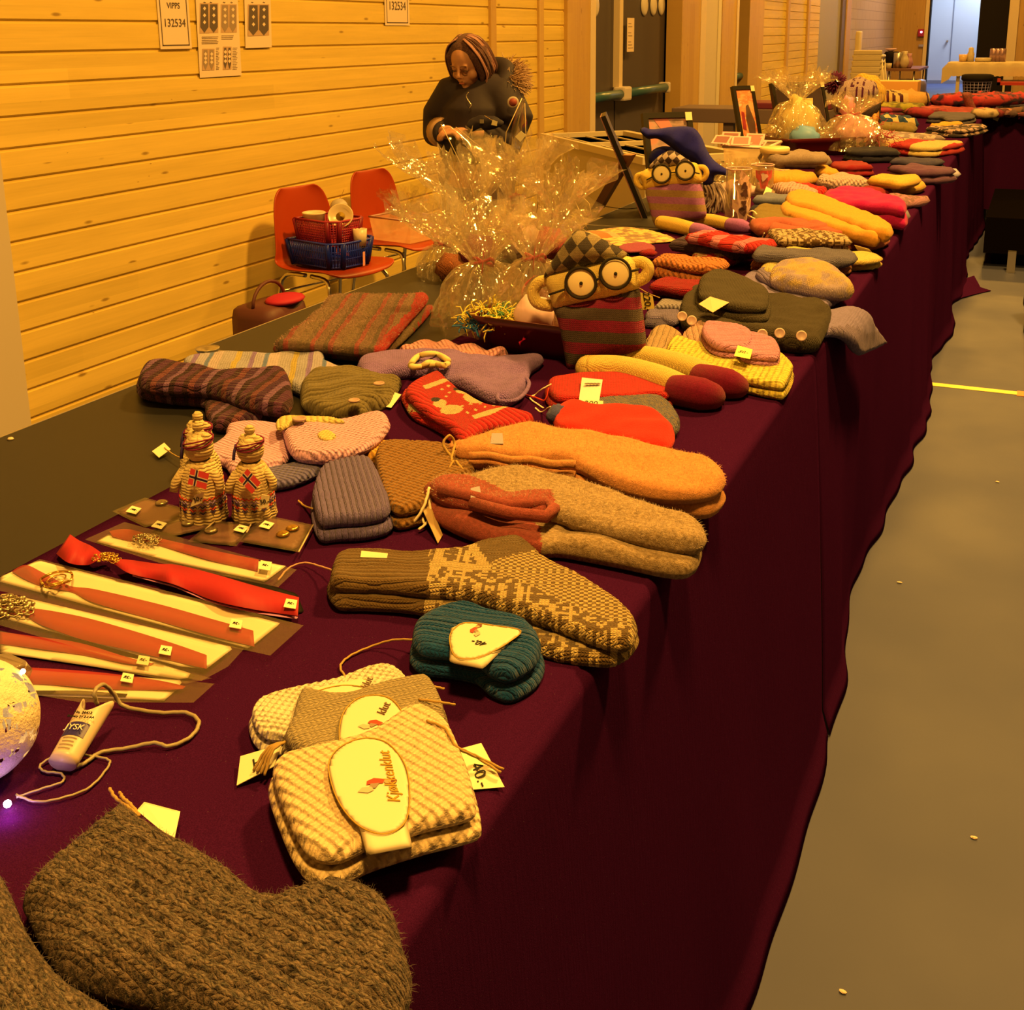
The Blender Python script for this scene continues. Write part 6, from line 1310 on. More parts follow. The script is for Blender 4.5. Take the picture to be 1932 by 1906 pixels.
def gift(label, c, spec, seed, contents, bowp=None, tilt=(0, 0), ma=None, group='cellophane wrapped gifts', **kw):
    t = thing('wrapped_gift', label, 'wrapped gift', c, group)
    crumple('cellophane', prof_bundle(*spec), c, t, seed, tilt=tilt, ma=ma, **kw)
    for f in contents: f(t)
    ht = spec[3]; q = Vector(c)+Vector((tilt[0]*ht**1.3, tilt[1]*ht, ht)); bow(q, t, .022)
    return t
c1 = tc+Vector((-.07, .0, .02)); c2_ = tc+Vector((.05, -.02, .02))
YEL = mat('yellow_shred', A(220, 200, 40), .7); GRN = mat('green_shred', A(110, 150, 50), .7); BLU = mat('blue_green_shred', A(40, 90, 70), .7)
g_a = gift('cellophane bundle with yellow and green paper shred in the red tray', P(920, 600, ZC2+.03), (.11, -.02, .022, .13, .13, .25), 3,
     [lambda t: shred(Vector(P(925, 605, ZC2+.06)), .065, t, YEL, 1), lambda t: shred(Vector(P(945, 600, ZC2+.06)), .05, t, GRN, 2, 90), lambda t: shred(Vector(P(900, 615, ZC2+.055)), .04, t, BLU, 3, 60)], tilt=(-.15, 0))
g_b = gift('cellophane bundle tied with dark red ribbon next to the striped doll', P(1000, 610, ZC2+.03), (.09, -.01, .02, .15, .10, .25), 8,
     [lambda t: MB().ball(P(1005, 600, ZC2+.07), .045, sc=(1, 1, 1.1), wob=.2).build('soap', mat('pale_soap', A(215, 160, 80), .5), t, True)], tilt=(.12, 0))
# behind it: tall bundles standing on the bare part of the second table
g_c = gift('tall cellophane bundle left, leaning towards the chairs', P(905, 500, ZB), (.12, .0, .022, .14, .15, .33), 12,
     [lambda t: MB().ball(P(900, 480, ZB+.07), .055, sc=(1, 1, 1), wob=.3).build('knitted_item', K('plum_red', ()), t, True)], tilt=(-.32, 0))
g_d = gift('tall cellophane bundle in the middle with a red bow at its neck', P(975, 470, ZB), (.12, .0, .024, .16, .13, .34), 17,
     [lambda t: MB().ball(P(975, 450, ZB+.08), .06, sc=(1, 1, 1.2), wob=.3).build('candle', mat('cream_wax', A(210, 160, 70), .4), t, True)], tilt=(-.05, 0))
g_e = gift('cellophane bundle on the right leaning towards the picture frame', P(1040, 480, ZB), (.10, .0, .02, .12, .13, .26), 23,
     [lambda t: MB().ball(P(1035, 460, ZB+.06), .05, sc=(1, 1, 1), wob=.3).build('knitted_item', K('coral_wool', ()), t, True)], tilt=(.30, 0))
g_f = gift('small cellophane bundle at the left over the chair seat', P(845, 520, ZB), (.08, .0, .016, .09, .11, .2), 29,
     [lambda t: MB().ball(P(848, 505, ZB+.04), .04, wob=.3).build('knitted_item', K('russet', ()), t, True)], tilt=(-.35, 0))
# stiff pointed film sheets rising in front of the woman
def sheet(label, px, Y, bulge, seed, tag=None):
    pts = [Vector(PY(x, y, Y+bulge*math.sin(i*2.3+seed))) for i, (x, y) in enumerate(px)]; n = len(px)//2; V = []; rows = 12
    L_ = pts[:n]; R2 = pts[n:][::-1]; m_ = min(len(L_), len(R2))
    for i in range(m_):
        for j in range(rows+1):
            u = j/rows; p = L_[i].lerp(R2[i], u); p = p+Vector((0, bulge*math.sin(u*PI*2+i)+.02*noise.noise(Vector((i*1.3, u*4, seed))), 0)); V.append(p)
    F = [(i*(rows+1)+j, i*(rows+1)+j+1, (i+1)*(rows+1)+j+1, (i+1)*(rows+1)+j) for i in range(m_-1) for j in range(rows)]
    o = mesh_obj('cellophane_bag', V, F, CELL2, None, True); o.modifiers.new('s', 'SUBSURF').levels = 1; o.modifiers['s'].render_levels = 2
    tagp(o, label, 'cellophane bag')
    rim = MB(); rim.tube(L_+R2[::-1][:1], .0016, 5).tube(R2, .0016, 5); rim.build('folded_rim', mat('film_edge', (.55, .45, .3, 1), .2), o, True)
    return o
yb = P(975, 470, ZB)[1]
sheet('stiff clear film sheet rising left in front of the woman', [(832, 235), (850, 270), (880, 330), (905, 400), (925, 440), (900, 440), (950, 420), (935, 330), (915, 285), (860, 240)][:10], yb, .02, 1)
s2 = sheet('tall pointed clear film bag with a small tag, right of the woman', [(985, 185), (955, 250), (950, 330), (960, 400), (990, 430), (1010, 430), (1015, 380), (1010, 320), (992, 260), (990, 195)], yb, .025, 2)
q = [Vector(PY(x, y, yb-.05)) for x, y in ((972, 258), (982, 268), (993, 255), (983, 247))]; card('price_tag', q, TAGM, s2)
sheet('curled clear film sheet right, in front of the frame stand', [(1060, 400), (1085, 410), (1095, 430), (1112, 440), (1085, 380), (1100, 372), (1112, 385), (1116, 410)], P(1100, 440, ZB)[1], .02, 3)
# ribbons
curl([P(1010, 520, ZC2+.12), P(985, 550, ZC2+.1), P(990, 590, ZC2+.06), P(992, 630, ZC2+.05), P(980, 650, ZC2+.04)], tr1, .006, turns=1)
curl([PY(965, 372, yb), PY(990, 378, yb), PY(975, 390, yb), PY(950, 398, yb)], g_d, .014)
curl([PY(1085, 410, yb), PY(1070, 440, yb), PY(1078, 470, yb)], g_e, .008, mat('coral_ribbon', A(210, 70, 30), .35))
# --- second tray near the frames, with two bundles
t2a, t2b = P(1485, 296, ZC2), P(1655, 290, ZC2)
tr2, u2, v2 = tray('second dark red tray with two cellophane gifts, near the pompom hat', t2a, t2b, None, .10, depth=.3, flare=.035)
c0 = (Vector(t2a)+Vector(t2b))/2+v2*.15
gift('cellophane gift with a yellow pouch and blue soap in the second tray', c0+Vector((-.13, 0, .03)), (.16, 0, .03, .26, .16, .40), 31,
     [lambda t: MB().ball(c0+Vector((-.13, 0, .16)), .12, sc=(.9, .7, 1.2), wob=.4).build('pouch', mat('yellow_pouch', A(245, 190, 60), .5), t, True),
      lambda t: MB().ball(c0+Vector((-.07, -.12, .09)), .085, sc=(1, .7, .8), wob=.2).build('soap', mat('blue_soap', A(110, 140, 120), .5), t, True)], tilt=(-.06, 0), bowp=1)
gift('cellophane gift with pink contents and red bow in the second tray', c0+Vector((.18, -.02, .03)), (.17, 0, .03, .19, .12, .27), 37,
     [lambda t: MB().ball(c0+Vector((.18, 0, .11)), .12, sc=(1, .7, .8), wob=.4).build('pouch', mat('peach_pouch', A(225, 150, 80), .5), t, True),
      lambda t: MB().ball(c0+Vector((.13, .05, .25)), .05, sc=(.8, .6, 1.2), wob=.4).build('pink_roll', mat('pink_roll', A(235, 130, 80), .5), t, True),
      lambda t: shred(c0+Vector((.34, -.04, .06)), .09, t, RIBR, 5, 60, 1.8, 'ribbon_curls')], tilt=(.02, 0))
# ================================================================ picture frames, box of cards, jars
FRB = mat('black_frame', (.014, .012, .011, 1), .4); FRE = mat('frame_edge', A(150, 95, 40), .5)
def art(name, kind):
    t = NT(name); g = t.obj(); X, Y, Z = t.xyz(g)
    n1 = t.noise(t.scale(g, (6, 14, 1)), 2., 3.)
    if kind == 0: c = t.ramp(n1, ((.35, A(120, 90, 40)), (.5, A(175, 130, 60)), (.62, A(205, 120, 50))))
    else: c = t.ramp(n1, ((.4, A(235, 150, 50)), (.55, A(225, 110, 30)), (.65, A(240, 170, 70))))
    t.col(c); t.rough(.35); return t.m
def frame_pic(label, corners, Y, psi, lean, kind, base=None, depth=.02, w=.022, stand=False, back=False):
    pl = Plane((P(*corners[0], ZB) if base is None else base), psi, lean)
    q = [np.array(pl.uv(x, y)) for x, y in corners]  # bl, br, tr, tl
    wd = (np.linalg.norm(q[1]-q[0])+np.linalg.norm(q[2]-q[3]))/2; hg_ = (np.linalg.norm(q[3]-q[0])+np.linalg.norm(q[2]-q[1]))/2
    t = thing('picture_frame', label, 'picture frame', pl.w(*q[0])); o = q[0]
    mb = MB(); V = []
    def bar(u0, v0, u1, v1):
        c = [pl.w(o[0]+a, o[1]+b, n_) for n_ in (-depth, .004) for a, b in ((u0, v0), (u1, v0), (u1, v1), (u0, v1))]
        mb.add(c, [(3, 2, 1, 0), (4, 5, 6, 7), (0, 1, 5, 4), (1, 2, 6, 5), (2, 3, 7, 6), (3, 0, 4, 7)])
    bar(0, 0, wd, w); bar(0, hg_-w, wd, hg_); bar(0, w, w, hg_-w); bar(wd-w, w, wd, hg_-w); mb.build('frame_bar', FRB, t)
    pic = mesh_obj('picture', [(w, w, 0), (wd-w, w, 0), (wd-w, hg_-w, 0), (w, hg_-w, 0)], [(0, 1, 2, 3)], art('print_%d' % kind, kind), None, False)
    M = pl.M @ Matrix.Translation((o[0], o[1], -.004)); l, r, _ = M.decompose(); pic.location = l; pic.rotation_euler = r.to_euler(); adopt(pic, t)
    def blob(name, pts, ma, n_=.0):
        return mesh_obj(name, [pl.w(o[0]+a*wd, o[1]+b*hg_, -.003+n_) for a, b in pts], [tuple(range(len(pts)))], ma, t, False)
    c = pl.w(o[0]+wd-.01, o[1]+hg_-.008, .006)
    card('price_tag', [pl.w(o[0]+wd-.03, o[1]+hg_-.035, .006), pl.w(o[0]+wd-.002, o[1]+hg_-.035, .006), pl.w(o[0]+wd-.002, o[1]+hg_-.002, .006), pl.w(o[0]+wd-.03, o[1]+hg_-.002, .006)], TAGM, t)
    return t, pl, o, wd, hg_, blob
eb = P(1218, 412, ZB)
f2, p2, o2, w2, h2, bl2 = frame_pic('black framed portrait behind the mauve striped doll', [(1230, 400), (1318, 394), (1282, 210), (1185, 218)], 0, .7, .3, 0, base=P(1230, 400, ZB))
hd = mat('portrait_grey', A(95, 62, 22), .5); sk = mat('portrait_skin', A(200, 110, 50), .5)
bl2('portrait_hood', [(.42, .05), (.9, .05), (.85, .45), (.72, .72), (.52, .7), (.4, .4)], hd, .0002); bl2('portrait_face', [(.5, .15), (.75, .12), (.76, .42), (.6, .5), (.5, .4)], sk, .0005)
bl2('portrait_streaks', [(.2, .95), (.5, .95), (.9, .5), (.8, .5)], sk, .0002)
f3, p3, o3, w3, h3, bl3 = frame_pic('narrow black frame with an orange print of small figures', [(1402, 288), (1442, 284), (1392, 166), (1352, 172)], 0, .95, .3, 1, base=P(1402, 288, ZB))
bl3('figure', [(.5, .15), (.72, .12), (.8, .45), (.62, .72), (.5, .7), (.42, .5)], hd, .0004); bl3('figure', [(.2, .35), (.36, .33), (.38, .6), (.25, .62)], mat('fig_red', A(150, 40, 20), .5), .0004)
f4, p4, o4, w4, h4, bl4 = frame_pic('black frame with dark glass behind the second gift tray', [(1476, 288), (1575, 284), (1546, 155), (1448, 160)], 0, .95, .3, 0, base=P(1476, 288, ZB))
bl4('dark_print', [(.06, .06), (.94, .06), (.94, .94), (.06, .94)], mat('dark_glass', A(70, 50, 20), .12), .0006)
# easel backed frame seen from the side
e0 = Vector(P(1222, 412, ZB)); top = Vector(PXx(1142, 218, e0.x-.135)); foot = Vector(P(1115, 395, ZB))
fs = thing('picture_frame', 'easel backed picture frame seen from behind at an angle', 'picture frame', e0)
d = (top-e0); wv = Vector((-.10, -.42, 0))*0
e1 = e0+Vector((-.02, .13, 0)); pn = d.cross(Vector((0, 1, 0))).normalized()
mb = MB(); wy = Vector(ray(1180, 310)); wy.z = 0; wy = wy.normalized()*.22
mb.prism([e0, e0+wy, top+wy, top], (0, 0, 0), pn*.018); mb.build('frame_bar', FRB, fs)
mb = MB(); mb.prism([e0-wy*.0+pn*.018, e0+wy*.98+pn*.018, top+wy*.98+pn*.018, top+pn*.018], (0, 0, 0), pn*.004); mb.build('back_board', FRE, fs)
mid = e0+d*.62-pn*.003
MB().prism([mid+Vector((0, .0, 0)), mid+Vector((0, .06, 0)), foot+Vector((0, .06, 0)), foot+Vector((0, -.0, 0))], (0, 0, 0), Vector((.035, 0, 0))).build('easel_leg', mat('easel_card', A(165, 105, 30), .6), fs)
twine('cord', [foot+Vector((.03, .03, .012)), (foot+e0)/2+Vector((0, .05, .012)), e0+Vector((-.05, .05, .03))], fs, .0015, BLK)
# box of cards, bucket, jars
FROST = film('frosted_plastic', (.9, .82, .7), .08, .35, .3, 3., .001)
pb0, pb1 = Vector(P(1372, 332, ZC2)), Vector(P(1440, 330, ZC2))
cbx = thing('storage_box', 'frosted plastic box full of printed cards behind the jars', 'box', pb0)
zc = (pb0+pb1)/2; hh = .135; wx = (pb1-pb0).length
mb = MB(); q0 = [Vector((-wx*.55, 0, 0)), Vector((wx*.5, 0, 0)), Vector((wx*.5, .28, 0)), Vector((-wx*.55, .28, 0))]
q1 = [p*1.12+Vector((0, 0, hh)) for p in q0]; V = [zc+p for p in q0]+[zc+p for p in q1]
mesh_obj('box_body', V, [(3, 2, 1, 0), (0, 1, 5, 4), (1, 2, 6, 5), (2, 3, 7, 6), (3, 0, 4, 7)], FROST, cbx, False)
MB().tube([zc+p for p in q1], .008, 6, closed=True).build('rim', mat('frost_rim', A(225, 170, 80), .4), cbx, True)
rnd = random.Random(3); cm = [mat('print_card', A(225, 165, 80), .5), mat('print_card2', A(150, 90, 40), .5)]
for k in range(9):
    c = zc+Vector((rnd.uniform(-.13, .02), rnd.uniform(.0, .2), hh+rnd.uniform(-.01, .04))); a = rnd.uniform(-.5, .5)
    M = Matrix.Translation(c) @ Matrix.Rotation(a, 4, 'Z') @ Matrix.Rotation(rnd.uniform(.5, 1.1), 4, 'X')
    co = card('printed_card', [M @ Vector(v) for v in ((-.045, -.03, 0), (.045, -.03, 0), (.045, .03, 0), (-.045, .03, 0))], cm[0], cbx, th=.001)
    card('card_print', [M @ Vector(v) for v in ((-.035, -.022, .0012), (.035, -.022, .0012), (.035, .022, .0012), (-.035, .022, .0012))], cm[1] if k % 2 else sk, co, th=.0004)
bk = thing('bucket', 'small white plastic bucket with lid and red print', 'bucket', P(1457, 330, ZC2)); WPL = mat('white_plastic_warm', (.66, .56, .44, 1), .35)
c = Vector(P(1457, 336, ZC2))+Vector((0, .03, 0)); MB().lathe([(.045, 0), (.058, .115), (.064, .115), (.066, .135), (.0, .137)], c, 28).build('bucket_body', WPL, bk, True)
MB().lathe([(.0685, .116), (.0695, .138), (.064, .143), (0, .143)], c, 28).build('lid', mat('lid_yellow', (.74, .62, .34, 1), .35), bk, True)
mq = MB(); cm_ = c+Vector((.012, -.0600, .065))
for k in range(6): mq.box(cm_+Vector((.006*math.sin(k*2.1), -.001, -.035+.014*k)), (.012+.006*(k % 2), .001, .006), ry=.5*math.sin(k*1.7))
mq.build('red_print', MATS['print_red'], bk)
GLASS = film('jar_glass', (.93, .9, .85), .14, .03, .05, 3., .0005)
def jar(label, px, h, r, deco, seed):
    c = Vector(P(*px, ZC2))+Vector((0, r, 0)); t = thing('glass_jar', label, 'jar', c)
    MB().lathe([(r*.9, 0), (r, .006), (r, h), (r*.97, h), (r*.94, .01), (0, .01)], c, 32).build('glass', GLASS, t, True)
    MB().tube([c+Vector((r*math.cos(a), r*math.sin(a), h)) for a in np.linspace(0, 2*PI, 33)[:-1]], .0018, 6, closed=True).build('rim', mat('jar_rim', A(230, 170, 90), .15), t, True)
    for k, (a, z, s, ma) in enumerate(deco):
        V = []; n = 10
        for i in range(n):
            th = 2*PI*i/n; rr = s*(1+.35*math.sin(th*3+k)); aa = a+rr*math.cos(th)/r; V.append(c+Vector(((r+.0012)*math.cos(aa), (r+.0012)*math.sin(aa), z+rr*math.sin(th)*1.15)))
        mesh_obj('motif', V, [tuple(range(n))], ma, t, False)
    return t
cr_ = mat('decoupage_cream', A(215, 160, 75), .5); br_ = mat('decoupage_brown', A(80, 45, 18), .5); rd_ = mat('decoupage_red', A(200, 75, 30), .5)
jar('tall glass jar with cream decoupage of two small figures', (1385, 420), .19, .046, [(-.9, .05, .038, cr_), (-.8, .11, .04, cr_), (-.95, .16, .02, cr_), (-.85, .13, .012, br_), (-.8, .105, .014, br_), (-.9, .045, .015, br_), (-.85, .07, .010, br_)], 1)
jar('shorter glass jar with an orange flower motif, behind the tall one', (1432, 372), .13, .048, [(-1.2, .08, .034, rd_), (-1.2, .085, .014, cr_)], 2)
# small tealight bag heap between box and jars
gift('small clear bag heap between the card box and the jars', P(1385, 360, ZC2), (.09, 0, .03, .08, .08, .12), 41, [lambda t: MB().ball(P(1390, 358, ZC2+.05), .055, sc=(1.3, 1, .7), wob=.3).build('sweets', mat('pale_soap', ()) if 0 else MATS['pale_soap'], t, True)])
# --- mannequin head with pompom hat, mustard hat behind
mc = Vector(P(1628, 262, ZC2))+Vector((0, .1, 0))
mh = thing('mannequin_head', 'wooden coloured display head under the grey patterned hat', 'display head', mc)
mbh = MB(); mbh.lathe([(.075, 0), (.06, .03), (.055, .1), (.07, .14)], mc, 20).ball(Vector(PY(1634, 218, mc.y)), .095, 24, 18, sc=(.85, 1, 1.2)).ball(Vector(PY(1650, 222, mc.y-.07)), .022, 10, 8, sc=(.8, 1.2, 1.3)); mbh.build('head', mat('display_wood', A(240, 150, 35), .5), mh, True)
HJ = K('pompom_hat_jac', (172, 132, 66), 'stock', c2=A(80, 24, 26), pat='jac', psc=30, sw=.012, sh=.012, pth=.56)
hb = thing('bobble_hat', 'grey wool hat with dark red pattern and pompom on the display head', 'hat', mc)
hc = Vector(PY(1612, 184, mc.y))
mbh = MB(); mbh.ball(hc, .15, 32, 22, sc=(1.0, .85, .78), rot=Matrix.Rotation(-.5, 3, 'Y'), wob=.12); mbh.build('hat_body', HJ, hb, True)
mbh = MB(); mbh.ball(Vector(PY(1632, 210, mc.y-.03)), .115, 28, 16, sc=(1, .9, .55), rot=Matrix.Rotation(-.75, 3, 'Y')); mbh.build('brim', K('hat_brim_dark', (76, 54, 26), 'rib', sw=.012, dist=.004), hb, True)
pc_ = Vector(PY(1577, 158, mc.y)); mbh = MB(); rnd = random.Random(5)
for i in range(260):
    d = Vector((rnd.gauss(0, 1), rnd.gauss(0, 1), rnd.gauss(0, 1))).normalized(); mbh.tube([pc_, pc_+d*rnd.uniform(.066, .085)], [.007, .003], 5)
mbh.build('pompom', mat('pompom_yarn', A(88, 20, 26), .9), hb, True)
mh2 = MB(); mh2.ball(Vector(PY(1631, 178, mc.y+.14)), .135, 30, 20, sc=(.95, .8, .95), wob=.15); o = mh2.build('knitted_hat', K('mustard_moss', (240, 162, 26), 'moss', sw=.012, sh=.012, dist=.005), None, True); tagp(o, 'mustard knitted hat right behind the pompom hat', 'hat')
o.location.z += 0
st2 = thing('hat_stand', 'black display stand under the mustard hat', 'stand', mc+Vector((.07, .14, 0))); MB().lathe([(.08, 0), (.08, .01), (.02, .02), (.02, .2)], mc+Vector((.05, .14, 0)), 16).build('pole', BLK, st2, True)
# orange box and open pad behind
bx = Vector(PY(1690, 172, 12.1)); ob = MB(); ob.box((bx.x, 12.2, (T+bx.z+.1)/2), (.42, .3, bx.z+.1-T), bev=.01); tagp(ob.build('cardboard_box', mat('orange_box', A(240, 150, 35), .6), None), 'orange cardboard box behind the striped cushion', 'box')
ob = MB(); q = P(1425, 275, ZB); ob.box((q[0]+.2, q[1]+.1, ZB+.012), (.3, .28, .02), bev=.004); tagp(ob.build('note_pad', BLK, None), 'black tray with a white pad between the frames', 'tray')
ob = MB(); ob.box((q[0]+.22, q[1]+.08, ZB+.036), (.16, .2, .022), bev=.003); tagp(ob.build('paper_pad', PAPER, None), 'stack of white paper on the black tray', 'paper')
# ================================================================ orange shell chairs and what is on them
ORG = mat('orange_plastic', (.33, .036, .004, 1), .42)
def shell_chair(label, base, ang, group='orange plastic chairs at the wall'):
    """ang: direction the seat faces (radians, 0 = +x)"""
    t = thing('plastic_chair', label, 'chair', base, group)
    M = Matrix.Translation(base) @ Matrix.Rotation(ang, 4, 'Z')
    prof = [(.225, .425), (.21, .448), (.17, .456), (.08, .45), (-.05, .438), (-.14, .440), (-.185, .462), (-.208, .51), (-.222, .58), (-.236, .66), (-.25, .74), (-.262, .80), (-.27, .825)]
    n = 19; V = []
    for i, (x, z) in enumerate(prof):
        k = i/(len(prof)-1); wd = .225 if i < 7 else .225-.012*(i-6)
        if i == 0: wd = .17
        if i == len(prof)-1: wd *= .72
        elif i == len(prof)-2: wd *= .93
        for j in range(n):
            s = -1+2*j/(n-1); e = abs(s)**2.6
            V.append(M @ Vector((x+(.035*e if i > 6 else 0), s*wd, z+(.022*e if i < 7 else 0))))
    F = [(i*n+j, i*n+j+1, (i+1)*n+j+1, (i+1)*n+j) for i in range(len(prof)-1) for j in range(n-1)]
    o = mesh_obj('seat_shell', V, F, ORG, t, True); o.modifiers.new('t', 'SOLIDIFY').thickness = .012; sm = o.modifiers.new('s', 'SUBSURF'); sm.levels = sm.render_levels = 2
    for sy in (-1, 1):
        for sx in (1, -1):
            pts = [Vector((sx*.02, sy*.17, .425)), Vector((sx*.12, sy*.18, .422)), Vector((sx*.16, sy*.19, .40)), Vector((sx*.18, sy*.2, .34)), Vector((sx*.235, sy*.22, .012))]
            MB().tube([M @ p for p in crom(pts, 5, False).tolist() and [Vector(q) for q in crom(pts, 5, False)]], .0105, 10).build('leg', CHROME, t, True)
    [MB().tube([M @ Vector((x_, -.2, .33)), M @ Vector((x_, .2, .33))], .006, 8).build('stretcher', CHROME, t, True) for x_ in (.185, -.18)]
    return t, M
ca = .10
sc1, M1 = shell_chair('orange plastic chair holding the blue and pink baskets', Vector((-3.11, 4.71, 0)), ca-.35)
sc2, M2 = shell_chair('orange plastic chair partly behind the cellophane bundles', Vector((-3.14, 5.46, 0)), ca-.32)
def basket(label, c, M, lx, ly, h, ma, kind):
    t = thing('basket', label, 'basket', M @ Vector(c))
    r0 = [(-lx/2, -ly/2), (lx*.35, -ly/2), (lx/2, -ly*.3), (lx/2, ly*.3), (lx*.35, ly/2), (-lx/2, ly/2)]
    def at(p, z, k): return M @ (Vector(c)+Vector((p[0]*k, p[1]*k, z)))
    mb = MB(); fl = 1.14
    # solid bottom and corner posts
    mb.add([at(p, .003, 1) for p in r0], [tuple(range(6))]); mb.build('bottom', ma, t)
    mb = MB()
    for z, k, w_ in ((.006, 1.0, .005), (h*.36, 1.05, .003), (h*.66, 1.09, .003), (h, fl, .006)):
        mb.tube([at(p, z, k) for p in r0], w_, 6, closed=True)
    mb.build('rim', ma, t, True)
    mb = MB()
    for i in range(6):
        p, q = r0[i], r0[(i+1) % 6]; L = math.hypot(q[0]-p[0], q[1]-p[1]); n = max(2, int(L/.012))
        for j in range(n+1):
            u = j/n; m_ = (p[0]+(q[0]-p[0])*u, p[1]+(q[1]-p[1])*u)
            if j in (0, n): mb.tube([at(m_, 0, 1), at(m_, h, fl)], .012, 6)
            else:
                sl = .0 if kind else .3*.012
                m2_ = (m_[0]+(q[0]-p[0])/L*sl, m_[1]+(q[1]-p[1])/L*sl); mb.tube([at(m_, 0, 1), at(m2_, h, fl)], .0032 if kind else .0034, 4)
        if kind:
            for zz in np.arange(.012, h, .012): mb.tube([at(p, zz, 1+(fl-1)*zz/h), at(q, zz, 1+(fl-1)*zz/h)], .0026, 4)
    mb.build('lattice', ma, t, True); return t
BLP = mat('blue_plastic', (.012, .03, .5, 1), .35); PNK = mat('pink_plastic', (.32, .02, .06, 1), .4)
B1 = Matrix.Translation(M1 @ Vector((.0, 0, .462))) @ Matrix.Rotation(ca-.35, 4, 'Z')
basket('dark blue plastic basket on the orange chair', (0, 0, 0), B1, .30, .26, .125, BLP, 0)
basket('pink plastic basket stacked in the blue one', (-.01, 0, .10), B1, .24, .2, .125, PNK, 1)
o = MB().lathe([(.04, 0), (.055, .09), (.06, .095), (.055, .1), (.045, .09), (0, .02)], B1 @ Vector((-.075, -.05, .155)), 24).build('paper_cup', WPL, None, True); tagp(o, 'white printed cup in the pink basket', 'cup')
o = MB().ball(B1 @ Vector((0, .05, .27)), .045, 24, 16).build('yarn_ball', mat('cream_ball', A(170, 140, 60), .4), None, True); tagp(o, 'pale yellow ball ornament in the pink basket', 'ball')
twine('string', [B1 @ Vector((0, .05, .31)), B1 @ Vector((.01, .06, .33)), B1 @ Vector((.02, .07, .36))], o, .0015)
bw = thing('bowl', 'white bowl with yellow and green pattern tilted in the pink basket', 'bowl', B1 @ Vector((.075, 0, .25)))
MB().lathe([(0, 0), (.03, .003), (.05, .012), (.062, .028), (.058, .028), (.045, .014), (0, .006)], B1 @ Vector((.075, -.01, .235)), 28, ax=(.4, -.75, .5)).build('bowl_body', mat('bowl_white', (.6, .5, .36, 1), .3), bw, True)
MB().lathe([(0, 0), (.022, .0005)], B1 @ Vector((.081, -.018, .243)), 14, ax=(.4, -.75, .5)).build('bowl_print', mat('bowl_yellow', (.55, .38, .05, 1), .4), bw, True)
o = MB().lathe([(.03, 0), (.035, .08), (.03, .08), (.0, .01)], B1 @ Vector((.15, .04, .1)), 20).build('cup', WPL, None, True); tagp(o, 'white cup at the front edge of the blue basket', 'cup')
tg = thing('price_tag', 'orange label hanging from the blue basket', 'tag', B1 @ Vector((.17, .05, .06))); card('card', [B1 @ Vector(v) for v in ((.172, .03, -.0), (.172, .045, -.0), (.175, .045, .07), (.175, .03, .07))], mat('orange_label', A(235, 140, 60), .6), tg)
cb2 = Matrix.Translation(M2 @ Vector((.02, -.02, .46))) @ Matrix.Rotation(ca-.3, 4, 'Z')
o = thing('clear_tub', 'clear plastic tub with small things on the second chair', 'tub', cb2 @ Vector((0, 0, 0))); V = [cb2 @ Vector((a*k, b*k, z)) for z, k in ((.002, 1), (.13, 1.15)) for a, b in ((-.13, -.1), (.13, -.1), (.13, .1), (-.13, .1))]
mesh_obj('tub_body', V, [(3, 2, 1, 0), (0, 1, 5, 4), (1, 2, 6, 5), (2, 3, 7, 6), (3, 0, 4, 7)], FROST, o, False); MB().tube(V[4:], .006, 6, closed=True).build('rim', mat('frost_rim2', A(190, 130, 60), .4), o, True)
gift('crumpled clear bag standing in the tub on the second chair', cb2 @ Vector((0, 0, .06)), (.07, 0, .05, .1, .10, .2), 51, [], ma=CELL2)
# brown bag with red lining by the chair legs, steel bowl on the table
bg = thing('brown_bag', 'brown leather bag with a red inside on the floor by the chair', 'bag', Vector((-3.2, 4.2, 0)))
bc = Vector(PXx(512, 640, -3.1)); bc.z = .0
MB().prism([bc+Vector(v) for v in ((-.14, -.16, 0), (.14, -.16, 0), (.14, .16, 0), (-.14, .16, 0))], (0, 0, 0), (0, 0, .02)).box(bc+Vector((0, 0, .2)), (.24, .3, .38), bev=.06).build('bag_body', mat('brown_leather', A(90, 40, 14), .55), bg, True)
MB().ball(bc+Vector((.06, .04, .395)), .08, 16, 8, sc=(1, 1.4, .3)).build('red_lining', mat('red_lining', A(170, 20, 20), .7), bg, True)
MB().tube([bc+Vector((0, .12*math.cos(a), .38+.1*math.sin(a))) for a in np.linspace(0, PI, 12)], .008, 8).build('handle', mat('brown_leather', ()) if 0 else MATS['brown_leather'], bg, True)
o = MB().lathe([(0, 0), (.018, 0), (.026, .012), (.027, .014), (.02, .012), (0, .006)], P(392, 668, ZB), 24).build('metal_lid', CHROME, None, True); tagp(o, 'small steel lid at the back edge of the table', 'lid')
o = MB().lathe([(0, 0), (.006, 0), (.004, .003), (0, .003)], P(20, 829, ZB), 14).build('push_pin', WPL, None, True); tagp(o, 'small pale screw cap in the near black tabletop', 'cap')
# blue box at far left below
o = MB(); q = PXx(10, 790, -2.6); o.b2((q[0]-.5, q[1]-.9, 0), (q[0]-.1, q[1]+.02, q[2]+.05)); o = o.build('blue_cabinet', mat('blue_grey_panel', (.16, .26, .42, 1), .5), None); tagp(o, 'pale blue cabinet corner at the left edge behind the table', 'cabinet')
